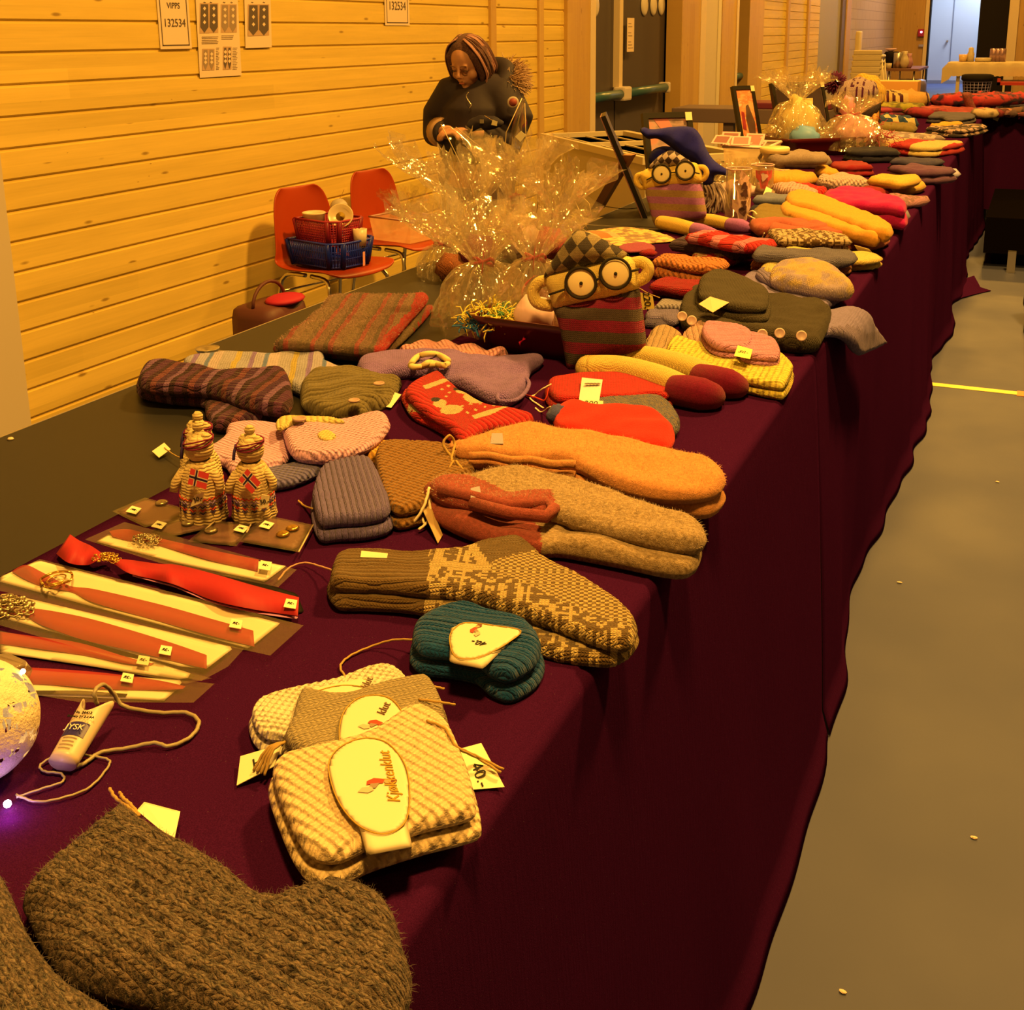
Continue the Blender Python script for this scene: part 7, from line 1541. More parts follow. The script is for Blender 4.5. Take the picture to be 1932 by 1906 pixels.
# ================================================================ chest freezer
WFZ = mat('freezer_enamel', (.46, .41, .34, 1), .4); FZT = mat('freezer_lid', (.56, .50, .40, 1), .35); FZG = mat('freezer_glass', (.20, .17, .11, 1), .15)
zf = .90
c_l = np.array(P(1020, 252, zf)); c_r = np.array(P(1190, 292, zf)); c_b = np.array(P(1092, 237, zf))
u = Vector(c_r-c_l); u.z = 0; v = Vector((-u.y, u.x, 0)).normalized(); wl = u.length; u.normalize(); dp = .62
fz = thing('chest_freezer', 'beige chest freezer with sliding glass lids behind the tables', 'chest freezer', c_l+np.array([0, 0, -zf]))
o_ = Vector(c_l); o_.z = 0; az = math.atan2(u.y, u.x); wl *= 1.10
def fb(mbx, a, b):
    cc = o_+u*((a[0]+b[0])/2)+v*((a[1]+b[1])/2)+Vector((0, 0, (a[2]+b[2])/2)); mbx.box(cc, (b[0]-a[0], b[1]-a[1], b[2]-a[2]), rz=az); return mbx
fb(MB(), (0, .02, .06), (wl, dp, zf-.03)).build('freezer_body', WFZ, fz)
mb = MB(); e = .035
fb(mb, (-.01, 0, zf-.04), (wl+.01, e, zf)); fb(mb, (-.01, dp-e, zf-.04), (wl+.01, dp+.02, zf)); fb(mb, (-.01, e, zf-.04), (.05, dp-e, zf)); fb(mb, (wl-.05, e, zf-.04), (wl+.01, dp-e, zf)); fb(mb, (wl*.42, e, zf-.035), (wl*.42+.05, dp-e, zf-.004)); mb.build('lid_rim', FZT, fz)
fb(MB(), (.05, e, zf-.05), (wl-.05, dp-e, zf-.03)).build('glass_lid', FZG, fz)
mb = MB()
for k in range(3): fb(mb, (.08, e+.1+k*.16, zf-.028), (wl-.08, e+.115+k*.16, zf-.02))
mb.build('lid_rail', FZT, fz)
for z in (zf-.09, zf-.22): MB().lathe([(.008, 0), (.006, .004), (0, .005)], o_+u*.035+v*.018+Vector((0, 0, z)), 12, ax=-v).build('screw', CHROME, fz, True)
for a in (.08, wl-.08): fb(MB(), (a-.04, .1, 0), (a+.04, dp-.1, .06)).build('foot', BLK, fz)
# grey bench with maroon pad behind the frames
qb = Vector(PXx(1350, 205, -2.9)); zb_ = qb.z
bn = thing('padded_bench', 'grey box bench with a maroon cushion behind the frames', 'bench', (qb.x, qb.y, 0))
q2 = Vector(PY(1475, 205, qb.y)); ln_ = q2.x-qb.x
MB().box((qb.x+ln_/2, qb.y+.3, zb_-.07), (ln_+.9, .6, .14), bev=.01).build('bench_box', mat('bench_grey', A(110, 80, 34), .6), bn)
MB().box((qb.x+ln_/2+.35, qb.y+.3, zb_+.03), (ln_+.2, .5, .06), bev=.012).build('cushion_pad', mat('maroon_vinyl', A(110, 30, 22), .5), bn)
for k in (0, 1): MB().box((qb.x+.12+k*(ln_+.2), qb.y+.1, (zb_-.14)/2), (.1, .1, zb_-.14)).build('leg', mat('bench_grey', ()) if 0 else MATS['bench_grey'], bn)
# ================================================================ papers on the wall
PW = mat('wall_paper_sheet', (.66, .54, .46, 1), .7); PRB = mat('print_dark', (.09, .07, .07, 1), .7); PRG = mat('print_mid', (.26, .2, .17, 1), .7)
class WallP:
    def uv(s, x, y): q = PXx(x, y, XW+.004); return (q[1], q[2])
wp = WallP()
def wsheet(name, label, px, cat='paper sign'):
    q = [wp.uv(x, y) for x, y in px]; t = thing(name, label, cat, (XW+.004, q[0][0], q[0][1]))
    V = [(XW+.004+.002*(i % 2), a, b) for i, (a, b) in enumerate(q)]; o = MB().prism(V, (0, 0, 0), (.0006, 0, 0)).build('sheet', PW, t); return t, q
def wq(name, px, ma, parent, dx=.0072):
    return mesh_obj(name, [(XW+dx, *wp.uv(x, y)) for x, y in px], [tuple(range(len(px)))], ma, parent, False)
def wtext(s, ctr, size, parent, ma=PRB): a = wp.uv(*ctr); return text('lettering', s, ma, parent, frame((XW+.0078, a[0], a[1]), (0, 1, 0), (1, 0, 0)), size)
def vipps(label, x0, x1, yb, ytop_off, tx):
    # A4 landscape/portrait sheet with a dark line frame; bottom edge at yb
    (a0, z0), (a1, z1) = wp.uv(x0, yb), wp.uv(x1, yb-3); H_ = .297*.9; t = thing('payment_sign', label, 'paper sign', (XW, a0, z0)); W_ = a1-a0
    MB().b2((XW+.003, a0, z0), (XW+.004, a1, z0+H_)).build('sheet', PW, t)
    e = .035*W_; mb = MB()
    for (p, q) in (((a0+e*2, z0+.014), (a1-e*2, z0+.019)), ((a0+e*2, z0+H_-.019), (a1-e*2, z0+H_-.014)), ((a0+e*2, z0+.014), (a0+e*2+.005, z0+H_-.014)), ((a1-e*2-.005, z0+.014), (a1-e*2, z0+H_-.014))): mb.b2((XW+.004, *p), (XW+.0052, *q))
    mb.build('printed_frame', PRB, t)
    text('lettering', '132534', PRB, t, frame((XW+.0056, (a0+a1)/2, z0+H_*tx[0]), (0, 1, 0), (1, 0, 0)), tx[2]*W_)
    text('lettering', 'VIPPS', PRB, t, frame((XW+.0056, (a0+a1)/2, z0+H_*tx[1]), (0, 1, 0), (1, 0, 0)), tx[2]*W_*.75)
    return t
vipps('white payment number sign in a dark line frame, left of the pattern sheets', 303, 362, 93, 0, (.42, .70, .235)); vipps('white payment number sign above the woman, cut by the top edge', 727, 773, 48, 0, (.42, .70, .235))
t1, _ = wsheet('pattern_sheet', 'paper sheet with four pictures of patterned mittens', [(377, 147), (455, 142), (446, -45), (366, -42)])
def mitt(px, par, tone=PRB):
    x0, y0, x1, y1 = px; wq('photo_print', [(x0, y1), (x1, y1-1), (x1, y0), (x0, y0)], mat('print_photo_back', (.44, .30, .22, 1), .7), par, .0066)
    m_ = (x0+x1)/2
    for a, b in ((x0+1, m_-1), (m_+1, x1-1)):
        wq('mitten_print', [(a+1, y0+2), (b-1, y0+2), (b, y1-12), ((a+b)/2, y1-1), (a, y1-12)], tone, par, .0072)
        c = (a+b)/2
        for k in range(3): yy = y0+10+k*(y1-y0-18)/3; wq('motif_print', [(c-3, yy), (c, yy-4), (c+3, yy), (c, yy+4)], PW, par, .0078)
mitt((376, 6, 411, 63), t1); mitt((416, 8, 446, 62), t1, PRG); mitt((381, 92, 404, 133), t1, PRG); mitt((420, 88, 436, 132), t1)
mb = MB()
for (x0, y0, x1, n) in ((380, 69, 411, 5), (417, 67, 440, 3), (407, 90, 413, 14), (438, 90, 447, 14)):
    for k in range(n):
        a, b = wp.uv(x0, y0+k*3.1), wp.uv(x1-(k % 3), y0+k*3.1+.8); mb.b2((XW+.0066, a[0], b[1]), (XW+.0072, b[0], a[1]))
mb.build('text_lines', PRG, t1)
t2, _ = wsheet('pattern_sheet', 'smaller paper sheet with two dark patterned mittens', [(463, 91), (512, 89), (509, -50), (459, -52)]); mitt((467, 8, 507, 68), t2)
for x in (380, 392, 417, 431): wtext('~', (x+5, 4), .03, t1)
for x in (470, 492): wtext('~', (x+5, 4), .03, t2)
# notice strip on the door and the white oval plates over it
q0, q1 = PXx(1184, 98, xd+.07), PXx(1198, 34, xd+.07)
nt = thing('door_notice', 'narrow white notice on the dark double door', 'paper sign', q0); MB().b2((xd+.062, q0[1], q0[2]), (xd+.064, q1[1], q1[2])).build('sheet', PW, nt)
mb = MB()
for k in range(9):
    z = q0[2]+(q1[2]-q0[2])*(.1+.09*k)
    if k in (3, 6): continue
    mb.b2((xd+.064, q0[1]+.03, z), (xd+.0648, q1[1]-.03-.03*(k % 3), z+.008))
mb.build('text_lines', PRG, nt)
for i, (x, lab_) in enumerate(((1127, 'white oval plate alone at the left door leaf top'), (1220, 'first white oval plate of the row of three on the right door leaf'), (1237, 'middle white oval plate of the row of three on the right door leaf'), (1252, 'last white oval plate of the row of three on the right door leaf'))):
    c = PXx(x, 10, xd+.03); r = .105
    o = MB().lathe([(0, .02), (r*.7, .018), (r*.95, .008), (r, 0), (r*.9, -.004)], (xd+.005, c[1], c[2]), 32, ax=(1, 0, 0), sy=1.0).build('oval_plate', mat('plate_glaze', (.6, .56, .52, 1), .25), None, True)
    o['label'] = lab_; o['category'] = 'plate'; o['group'] = 'white plates on the dark door'
# ================================================================ far end of the hall
WHP = mat('white_chair_plastic', (.52, .46, .34, 1), .4)
yh = 20.5
for k in range(5):
    c = Vector(PY(1634+k*1.5, 150-k*11, yh)); t = thing('high_chair', ['white high chair at the bottom of the stack', 'second white high chair from the bottom of the stack', 'middle white high chair of the stack', 'white high chair just under the top one', 'white high chair on top of the stack, its back showing'][k], 'high chair', c, 'stacked white high chairs')
    MB().box(c, (.5, .42, .05), bev=.02).build('seat', WHP, t, True)
    mb = MB(); mb.box(c+Vector((0, -.19, .06)), (.46, .04, .08), bev=.015); mb.build('tray_edge', WHP, t, True)
    for a in (-.22, .22):
        for b in (-.17, .17):
            MB().tube([c+Vector((a, b, 0)), Vector((c.x+a*1.35+.02*k, c.y+b*1.5, 0))], .016, 6).build('leg', WHP, t, True)
    if k == 4: MB().box(c+Vector((-.2, .1, .2)), (.07, .34, .42), bev=.02).build('backrest', WHP, t, True)
TW = mat('brown_table', A(120, 70, 20), .5)
yt = 27.; zt_ = .80
a, b = Vector(PY(1668, 130, yt)), Vector(PY(1734, 122, yt))
tb_ = thing('side_table', 'brown folding table with dishes by the end wall', 'table', (a.x, yt, 0)); ztb = a.z
MB().b2((a.x, yt, ztb-.05), (b.x, yt+2.4, ztb)).build('tabletop', TW, tb_)
for x in (a.x+.1, b.x-.1):
    for y in (yt+.1, yt+2.3): MB().tube([(x, y, 0), (x, y, ztb-.05)], .02, 6).build('leg', CHROME, tb_, True)
def pot(name, label, cat, px, Y, zb, prof, ma, sc=1., group=None):
    c = PY(px, 100, Y); o = MB().lathe([(r*sc, z*sc) for r, z in prof], (c[0], Y, zb), 20).build(name, ma, None, True); return tagp(o, label, cat, group)
CY_ = [(.09, 0), (.09, .3), (.08, .31), (0, .31)]; VA = [(.06, 0), (.1, .1), (.08, .2), (.05, .27), (.06, .34), (0, .34)]; CU = [(.05, 0), (.06, .1), (.0, .1)]
pot('tall_vase', 'white vase right of the steel pots on the brown table', 'vase', 1707, yt+.5, ztb, VA, WHP, 1.1); pot('steel_pot', 'steel coffee pot on the brown table beside the white vase', 'pot', 1695, yt+.5, ztb, CY_, CHROME, 1.1)
pot('dark_pot', 'dark coffee maker on the brown table', 'pot', 1683, yt+.8, ztb, [(.17, 0), (.17, .32), (.14, .36), (0, .36)], BLK, 1.0); pot('pitcher', 'patterned pitcher at the right end of the brown table', 'pitcher', 1716, yt+.6, ztb, VA, mat('pitcher_mix', A(170, 110, 60), .4), .95)
pot('cup', 'white cup at the left front of the brown table', 'cup', 1678, yt+.1, ztb, CU, WHP, 1.2); pot('bread_bowl', 'pale bowl on top of the dark coffee maker', 'bowl', 1680, yt+.8, ztb+.36, [(.04, 0), (.13, .06), (.12, .07), (0, .05)], mat('pale_bowl', A(220, 160, 80), .5))
o = MB(); o.box((a.x+.5, yt+.6, .25), (.7, .7, .5), bev=.12); tagp(o.build('clear_sack', mat('grey_sack', A(110, 90, 60), .4), None, True), 'grey plastic sack under the brown table', 'sack')
# cloth covered serving table in front of the doorway
ys_ = 26.; zs_ = PY(1800, 118, ys_)[2]
xa, xb_ = PY(1800, 118, ys_)[0], PY(2050, 118, ys_)[0]
sv = thing('serving_table', 'serving table with a white cloth before the doorway', 'table', (xa, ys_, 0))
MB().b2((xa, ys_, zs_-.04), (xb_, ys_+.9, zs_-.005)).build('tabletop', TW, sv)
for x in (xa+.1, xa+.28, xb_-.1): MB().box((x, ys_+.06 if x < xa+.2 else ys_+.75, zs_/2-.02), (.07, .07, zs_-.04)).build('leg', WHP, sv)
n = 60; V = []
for i in range(n+1):
    x = xa-.12+(xb_-xa+.2)*i/n
    for k, (dy, dz) in enumerate(((.95, .004), (0, .004), (-.035, -.01), (-.05, -.12), (-.06, -.27-.012*(i % 2)-(.16 if i == 0 else 0)-(.06 if i == 1 else 0)))): V.append((x-(.1 if i == 0 and k > 2 else 0), ys_+dy+(.018*math.sin(i*.9) if k > 2 else 0), zs_+dz))
F = [(i*5+j, i*5+j+1, (i+1)*5+j+1, (i+1)*5+j) for i in range(n) for j in range(4)]
o = mesh_obj('lace_tablecloth', V, F, mat('lace_cloth', (.5, .42, .28, 1), .8), None, True); tagp(o, 'white scalloped cloth on the serving table by the doorway', 'tablecloth')
pot('jam_glass', 'gold lit glass left on the serving table', 'jar', 1818, ys_+.3, zs_+.01, CU, mat('gold_glass', A(215, 160, 50), .2), 1.5); pot('pump_bottle', 'white bottle with brown cap on the serving table', 'bottle', 1832, ys_+.3, zs_+.01, [(.07, 0), (.07, .17), (.05, .2), (.05, .28), (0, .3)], WHP); pot('plate_stack', 'stack of pale plates in the middle of the serving table', 'plates', 1856, ys_+.3, zs_+.01, [(.16, 0), (.17, .08), (0, .08)], WHP)
for k in range(3): pot('steel_thermos', ['left', 'middle', 'right'][k]+' one of three steel thermos jugs on the serving table', 'thermos', 1875+k*8, ys_+.35, zs_+.01, CY_, mat('warm_steel', A(170, 120, 60), .3, metal=.6), .85, 'three steel thermos jugs')
tr_ = thing('waste_basket', 'grey lattice waste basket with a black liner under the serving table', 'waste basket', PY(1841, 170, 24.))
cw = Vector(PY(1841, 186, 24.)); cw.z = 0; hw = PY(1841, 150, 24.)[2]; hw = min(hw, .6); rw = .26
V = []; mb = MB()
for k in range(22):
    a = 2*PI*k/22; mb.tube([cw+Vector((rw*.72*math.cos(a), rw*.72*math.sin(a), 0)), cw+Vector((rw*math.cos(a), rw*math.sin(a), hw))], .006, 4)
for k in range(12): z = hw*k/11; r = rw*(.72+.28*k/11); mb.tube([cw+Vector((r*math.cos(a), r*math.sin(a), z)) for a in np.linspace(0, 2*PI, 25)[:-1]], .006, 4, closed=True)
mb.build('lattice', mat('grey_lattice', A(130, 105, 70), .5), tr_, True); MB().lathe([(rw*.68, .02), (rw*.96, hw), (rw*1.12, hw+.04), (rw*1.1, hw+.12), (rw*.9, hw+.14), (0, hw+.1)], cw, 20).build('black_liner', BLK, tr_, True)
rc = thing('red_trolley', 'red framed trolley under the serving table at the right edge', 'trolley', PY(1900, 165, 25.)); zr = PY(1900, 163, 25.)[2]; x0, x1 = PY(1879, 163, 25.)[0], PY(2000, 163, 25.)[0]
RT = mat('red_tube', A(170, 40, 10), .4)
MB().b2((x0, 25.5, zr), (x1, 26.8, zr+.06)).b2((x0, 25.5, zr), (x0+.06, 25.56, zs_-.3)).build('frame_tube', RT, rc)
for x in (x0+.15, x1-.1): MB().b2((x, 25.5, 0), (x+.12, 25.7, zr)).build('caster', BLK, rc)
# fire alarm and plate by the doorway; boot of a visitor at the right edge
c = PY(1738, 62, YE-.02); fa = thing('fire_alarm', 'red fire alarm box with a lit spot beside the doorway', 'fire alarm', c); MB().box((c[0], YE-.05, c[2]), (.15, .1, .19), bev=.01).build('alarm_box', mat('alarm_red', A(140, 10, 20), .4), fa); MB().ball((c[0]+.01, YE-.11, c[2]+.02), .028, 8, 6).build('alarm_light', mat('alarm_glow', (1, .4, .5, 1), .4, emit=(1, .35, .5, 1), es=5.), fa, True)
c = PY(1738, 86, YE-.02); o = MB().box((c[0], YE-.03, c[2]), (.12, .04, .06)).build('wall_switch', mat('switch_grey', A(150, 130, 110), .5), None); tagp(o, 'small grey switch plate under the fire alarm', 'switch')
bq = Vector(P(1926, 612, 0)); bt_ = thing('boot', 'brown leather boot of a passer-by cut by the right edge', 'boot', bq)
LB = mat('boot_leather', A(95, 50, 12), .5); MB().tube(crom([bq+Vector((.08, .02, .42)), bq+Vector((.08, 0, .25)), bq+Vector((.07, -.02, .12)), bq+Vector((.09, -.06, .06))], 5, False), [.075]*6+[.07]*5+[.06]*5, 18).ball(bq+Vector((.10, -.08, .055)), .065, 18, 12, sc=(1.3, 1.6, .8)).build('boot_upper', LB, bt_, True); MB().box(bq+Vector((.10, -.06, .012)), (.17, .28, .024), bev=.01).build('boot_sole', BLK, bt_)
# litter on the floor
for i, (x, y, lab_) in enumerate(((1697, 1100, 'small white scrap on the floor by the cloth hem'), (1882, 910, 'pale paper scrap on the floor near the yellow line'), (1838, 1582, 'thin pale shred on the lower floor'), (1590, 1873, 'small beige crumb on the floor at the bottom edge'))):
    c = P(x, y, .001); o = MB().ball((c[0], c[1], .003), .0055, 8, 5, sc=(1.3, .7, .35), wob=.5, seed=i).build('paper_scrap', PW, None); tagp(o, lab_, 'paper scrap')
fl_ = Vector(P(1850, 512, 0)); rz_ = thing('shade_block', 'black block added as the dark shade before the corner table, on a steel leg', 'shade block', fl_)
MB().b2((fl_.x, fl_.y+.15, .10), (fl_.x+2.2, 9.75, .34)).build('shade_block_body', mat('shade_black', (.004, .003, .003, 1), 1., spec=0.), rz_)  # near-black box, added to stand in for the dark shade on this floor
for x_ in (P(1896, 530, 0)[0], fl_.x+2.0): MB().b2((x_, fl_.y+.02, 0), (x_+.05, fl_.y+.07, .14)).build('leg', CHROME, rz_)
MB().b2((fl_.x+.05, fl_.y+.3, 0), (fl_.x+2.1, 9.7, .10)).build('plinth', BLK, rz_)  # black base of the added shade block, down to the floor
fc = [P(1812, 562, .012), P(1835, 556, .008), P(1852, 552, .006), P(1870, 548, .006), P(1850, 542, .01), P(1838, 520, .05), P(1822, 525, .05)]
mesh_obj('cloth_corner', [(x, y, z) for x, y, z in fc], [tuple(range(7))], CLOTH, bpy.data.objects['tablecloth.001'], False).modifiers.new('t', 'SOLIDIFY').thickness = .004
# ================================================================ the woman behind the tables
def blend(name, mb, ma, parent, vox=.008, smooth=3, local=None):
    o = mb.build(name, ma, parent, True); r = o.modifiers.new('r', 'REMESH'); r.mode = 'VOXEL'; r.voxel_size = vox; r.use_smooth_shade = True
    s_ = o.modifiers.new('s', 'SMOOTH'); s_.factor = .5; s_.iterations = smooth; return o
Yw = 4.42
def W(x, y, dy=0.): return Vector(PY(x, y, Yw+dy))
wo = thing('person', 'woman in a black hooded jacket looking down at her hands', 'person', (W(900, 300).x, Yw, 0))
SKIN = NT('skin'); SKIN.col((.46, .24, .17, 1)); SKIN.rough(.55); SKIN.b.inputs['Subsurface Weight'].default_value = .1; SKIN.b.inputs['Subsurface Radius'].default_value = (.02, .008, .004); SKIN = SKIN.m
hd_ = W(882, 118, -.02); fwd = Vector((-.10, -.86, -.46)).normalized()   # where she looks: down, towards her hands
right = fwd.cross(Vector((0, 0, 1))).normalized(); up = right.cross(fwd).normalized()
RH = Matrix((right, fwd, up)).transposed()
def H(x, y, z): return hd_+RH @ Vector((x, y, z))
mb = MB()
mb.ball(H(0, -.012, .018), .088, 28, 20, sc=(.86, 1.06, 1.08), rot=RH); mb.ball(H(0, .03, -.052), .058, 24, 16, sc=(.92, .95, 1.05), rot=RH)
mb.ball(H(0, .066, -.098), .02, 12, 10, rot=RH); mb.tube([H(0, .082, .02), H(0, .098, -.012), H(0, .108, -.028)], [.007, .010, .012], 10)
mb.ball(H(.012, .095, -.032), .007, 8, 6).ball(H(-.012, .095, -.032), .007, 8, 6)
for s in (-1, 1):
    mb.ball(H(s*.032, .072, .004), .014, 12, 8, sc=(1.25, .7, .7), rot=RH); mb.ball(H(s*.03, .074, .022), .012, 12, 8, sc=(1.8, .6, .5), rot=RH); mb.ball(H(s*.042, .048, -.038), .026, 12, 8, rot=RH); mb.ball(H(s*.078, -.01, -.01), .018, 10, 8, sc=(.4, .8, 1.3), rot=RH)
mb.ball(H(0, .086, -.058), .012, 12, 8, sc=(1.6, .6, .38), rot=RH).ball(H(0, .082, -.068), .011, 12, 8, sc=(1.4, .6, .4), rot=RH)
def hs(m_): m_.v = [tuple(hd_+(Vector(q_)-hd_)*.86) for q_ in m_.v]; return m_
hs(mb)
nk = W(905, 158, .05); hip = W(900, 345, .06)
mb.tube([H(0, -.03, -.06), nk, W(905, 185, .06)], [.056, .054, .07], 16)
mb.tube([W(905, 180, .06), W(903, 230, .05), W(900, 290, .05), hip], [.12, .125, .115, .14], 20)
shL, shR = W(850, 180, .02), W(950, 184, .05); elL, elR = W(826, 248, .0), W(962, 266, .02); wrL, wrR = W(846, 250, -.12), W(885, 250, -.13)
for sh_, el_, wr_ in ((shL, elL, wrL), (shR, elR, wrR)): mb.tube([W(903, 178, .05), sh_, el_, wr_], [.07, .055, .042, .03], 14)
for a_, x in ((0, 878), (1, 925)):
    k = Vector((W(x, 345, .06).x, Yw+.05, .48)); mb.tube([W(x, 345, .06), k, Vector((k.x, Yw+.08, .08))], [.085, .06, .042], 14)
# hands: palm plus five bent fingers
def hand(wr, d, n_, s=1., mir=1):
    d = d.normalized(); n_ = (n_-d*n_.dot(d)).normalized(); sx = d.cross(n_)*mir; mb.ball(wr+d*.045*s, .036*s, 14, 10, sc=(1, 1, 1), rot=Matrix((sx, d, n_)).transposed() @ Matrix.Diagonal((1, 1.25, .42)).to_3x3())
    for i, (o_, L) in enumerate(((-.027, .062), (-.009, .075), (.009, .070), (.026, .055))):
        b0 = wr+d*.078*s+sx*o_*s; q1 = b0+d*L*.45*s-n_*.006*s; q2 = q1+(d*.55-n_*.8).normalized()*L*.32*s; q3 = q2+(d*.05-n_*1.).normalized()*L*.25*s
        mb.tube([wr+d*.04*s+sx*o_*.8*s, b0, q1, q2, q3], [.010*s, .0095*s, .0088*s, .008*s, .007*s], 10)
    b0 = wr+d*.02*s-sx*.03*s; mb.tube([b0, b0+(d*.6-sx*.8-n_*.2)*.03*s, b0+(d*1.1-sx*.9-n_*.5)*.045*s, b0+(d*1.7-sx*.6-n_*.7)*.045*s], [.013*s, .0115*s, .010*s, .008*s], 10)
hand(wrL, Vector((.75, -.5, .1)), Vector((.1, -.3, 1)), 1., 1); hand(wrR, Vector((-.75, -.45, .05)), Vector((-.1, -.3, 1)), 1., -1)
blend('body', mb, SKIN, wo, .0055, 3)
JK = mat('black_jacket', A(34, 20, 10), .75); TRS = mat('grey_trousers', A(92, 62, 22), .8); CUF = mat('grey_cuff', A(70, 50, 20), .7)
jb = MB()
jb.tube([W(903, 172, .06), W(903, 205, .05), W(902, 250, .05), W(900, 300, .05)], [.115, .155, .16, .165], 24)
jb.ball(W(903, 215, .04), .17, 24, 16, sc=(1.0, .66, 1.0)); jb.ball(W(903, 270, .05), .165, 24, 16, sc=(1.0, .7, 1.15))
jb.tube([W(890, 178, .06), shL, W(828, 215, .01), elL+Vector((0, 0, -.01)), wrL+(elL-wrL)*.25], [.10, .082, .072, .068, .052], 18)
jb.tube([W(915, 178, .06), shR+Vector((0, 0, .0)), W(972, 225, .02), elR, wrR+(elR-wrR)*.28], [.10, .088, .080, .074, .054], 18)
blend('jacket', jb, JK, wo, .009, 5)
hb_ = MB()
for k in range(26):
    a = -2.5+5.0*k/25; c = nk+Vector((0, .0, .015)); p = c+Vector((.115*math.sin(a), .085*math.cos(a)*1.0+.02, .055*math.cos(a)+.01*math.sin(a*2)))
    hb_.ball(p, .040, 12, 8)
blend('hood', hb_, JK, wo, .009, 4)
FUR = mat('hood_fur', A(190, 140, 52), .9); fm = MB(); rnd = random.Random(7)
for k in range(2600):
    a = rnd.uniform(.55, 1.75) if rnd.random() < .8 else rnd.uniform(-1.75, -1.2)
    base_ = nk+Vector((.125*math.sin(a)+.01+rnd.gauss(0, .01), .10*math.cos(a)+.03+rnd.gauss(0, .012), .055*math.cos(a)-.0+rnd.gauss(0, .012))); amt = 2.3 if a > .5 else .9
    d = Vector((math.sin(a)*1.0+rnd.gauss(0, .5), .4*math.cos(a)+rnd.gauss(0, .5), rnd.gauss(.05, .5))).normalized(); L = rnd.uniform(.016, .034)*amt
    fm.tube([base_, base_+d*L*.6, base_+d*L+Vector((0, 0, -.008))], [.0028, .0022, .001], 3, cap=False)
fm.build('fur_trim', FUR, wo, True)
tb2 = MB(); tb2.ball(W(900, 330, .06), .16, 20, 14, sc=(1.15, .75, .9))
for x in (878, 925): k = Vector((W(x, 345, .06).x, Yw+.05, .48)); tb2.tube([W(x, 340, .06), k, Vector((k.x, Yw+.08, .06))], [.11, .085, .072], 16)
blend('trousers', tb2, TRS, wo, .012, 4)
for x in (878, 925): k = W(x, 345, .06); MB().ball((k.x, Yw+.02, .05), .06, 16, 10, sc=(.9, 2.0, .8)).build('shoe', BLK, wo, True)
hm = MB(); rnd = random.Random(2)
HAIR = knit('hair', A(120, 72, 28), 'felt', c2=A(70, 40, 16), pat='marl', psc=10, dist=.003)
hm.ball(H(0, -.030, .034), .095, 28, 20, sc=(.90, 1.0, 1.02), rot=RH)
for s in (-1, 1):
    for k in range(9):
        u_ = k/8; x = s*(.070+.012*math.sin(u_*3)); y = .03-.11*u_
        hm.tube([H(s*.03, y*.6-.01, .105), H(x, y, .05), H(x*1.14, y-.004, -.01), H(x*1.12+s*.004*math.sin(k*2), y-.008, -.062), H(x*.98, y, -.10+.012*math.sin(k*1.7))], [.016, .02, .019, .016, .007], 10)
hs(hm)
o = blend('hair', hm, HAIR, wo, .006, 3)
def H(x, y, z): return hd_+RH @ Vector((x, y, z))*.86
lm = mat('lips', (.36, .10, .08, 1), .5); em = mat('eyelash', (.05, .03, .02, 1), .7)
MB().ball(H(0, .0945, -.062), .0095, 14, 8, sc=(1.5, .35, .38), rot=RH).build('lips', lm, wo, True)
for s in (-1, 1):
    MB().tube([H(s*.018, .083, .001), H(s*.032, .084, -.003), H(s*.046, .078, .0)], [.0016, .0022, .0012], 6).build('eyelid', em, wo, True)
    MB().tube([H(s*.014, .088, .024), H(s*.032, .087, .029), H(s*.05, .076, .024)], [.0018, .0026, .0012], 6).build('eyebrow', mat('eyebrow', (.16, .08, .04, 1), .8), wo, True)
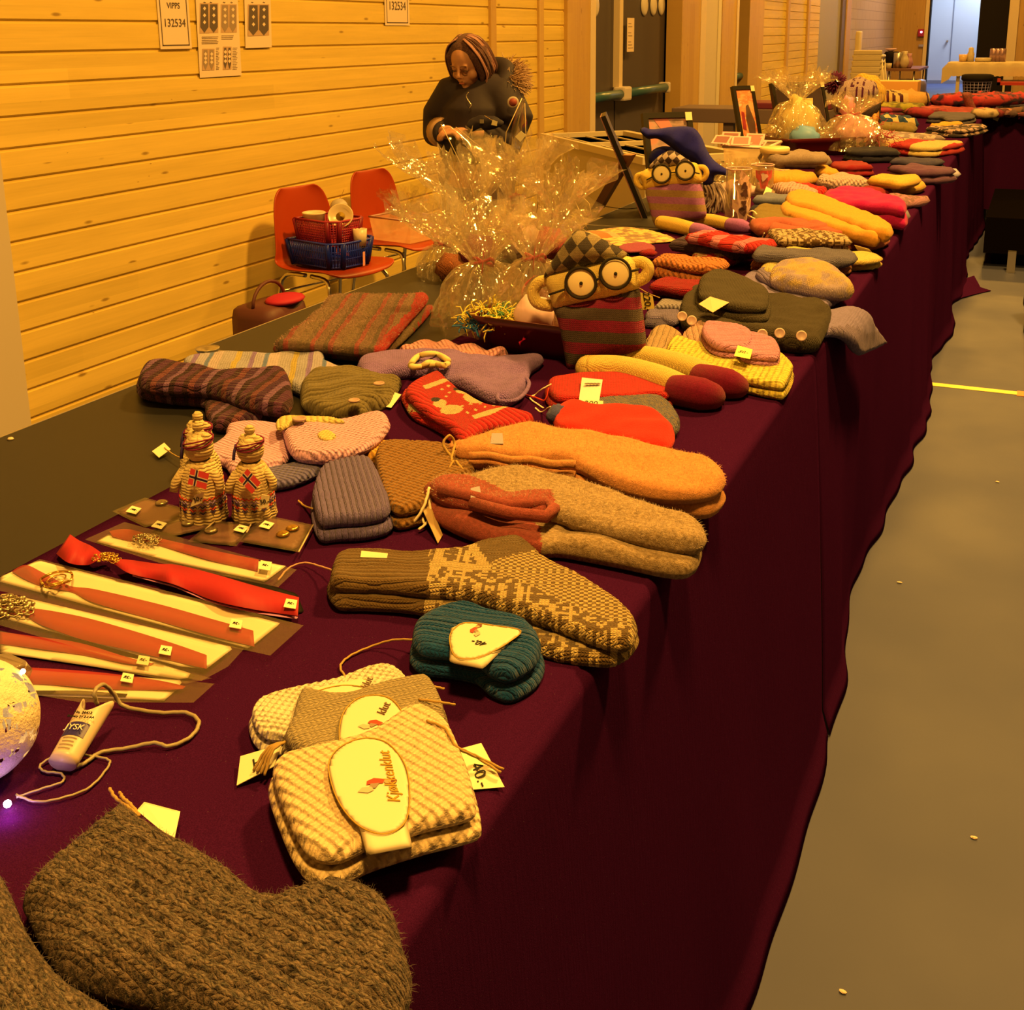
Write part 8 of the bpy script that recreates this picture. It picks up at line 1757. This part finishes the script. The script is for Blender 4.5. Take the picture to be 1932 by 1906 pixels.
for nm_, cc_, n_ in (('hair_strand', A(158, 100, 42), 26), ('hair_strand', A(92, 54, 20), 26)):
    sm_ = MB()
    for k in range(n_):
        s = 1 if rnd.random() < .6 else -1; u_ = rnd.random(); x = s*(.084+.008*rnd.random()); y = .035-.11*u_; w_ = rnd.uniform(.004, .010)
        sm_.tube(crom([H(s*.02, y*.5-.01, .128), H(x*.72, y*.9, .105), H(x*1.08, y, .05), H(x*1.2, y-.004, -.01+w_), H(x*1.14+s*w_, y-.008, -.062), H(x*1.1-s*w_, y, -.105+.02*rnd.random())], 3, False), .0032, 5)
    sm_.build(nm_, mat('hair_tone_%d' % int(cc_[0]*1000), cc_, .6), wo, True)
# zip pull, sleeve badge, cuffs
twine('zip_pull', [W(884, 174, -.12), W(880, 182, -.12), W(885, 192, -.12), W(889, 198, -.12), W(886, 204, -.12)], wo, .002, mat('zip_metal', (.5, .46, .4, 1), .35, metal=.5))
bpos = W(968, 193, -.075); bn_ = Vector((.35, -1, .05)).normalized()
MB().lathe([(.024, 0), (.024, .0015), (.017, .0018)], bpos, 24, ax=bn_).build('sleeve_badge', mat('badge_pale', (.42, .36, .36, 1), .6), wo, True); MB().lathe([(.0165, 0), (.0165, .0024), (0, .0026)], bpos, 20, ax=bn_).build('badge_centre', mat('badge_red', (.25, .05, .05, 1), .6), wo, True)
cl_ = wrL+(elL-wrL)*.36; MB().tube([cl_, cl_+(elL-wrL).normalized()*.055], [.060, .066], 18).build('sleeve_band', mat('sleeve_band', A(170, 120, 40), .6), wo, True)
# the black gloves with a tag she looks at
gv = MB(); gc = W(915, 232, -.17); gv.ball(gc, .055, 20, 12, sc=(1.5, .6, .55), wob=.3); gv.tube([gc, gc+Vector((-.07, -.02, -.02))], [.03, .02], 10)
go = blend('glove', gv, mat('black_glove', A(26, 16, 10), .8), None, .008, 3); tagp(go, 'black knitted glove with a small tag held by the woman', 'glove')
q = W(932, 231, -.215); card('price_tag', [q+Vector(v) for v in ((-.012, 0, -.010), (.012, 0, -.014), (.016, 0, .004), (-.006, 0, .010))], TAGM, go); twine('string', [W(914, 218, -.20), W(922, 223, -.205), q+Vector((-.004, 0, .006))], go, .001)
q = W(909, 229, -.21); card('logo_patch', [q+Vector(v) for v in ((-.009, 0, -.008), (.009, 0, -.008), (.009, 0, .008), (-.009, 0, .008))], mat('patch_grey', (.25, .23, .2, 1), .5), go)
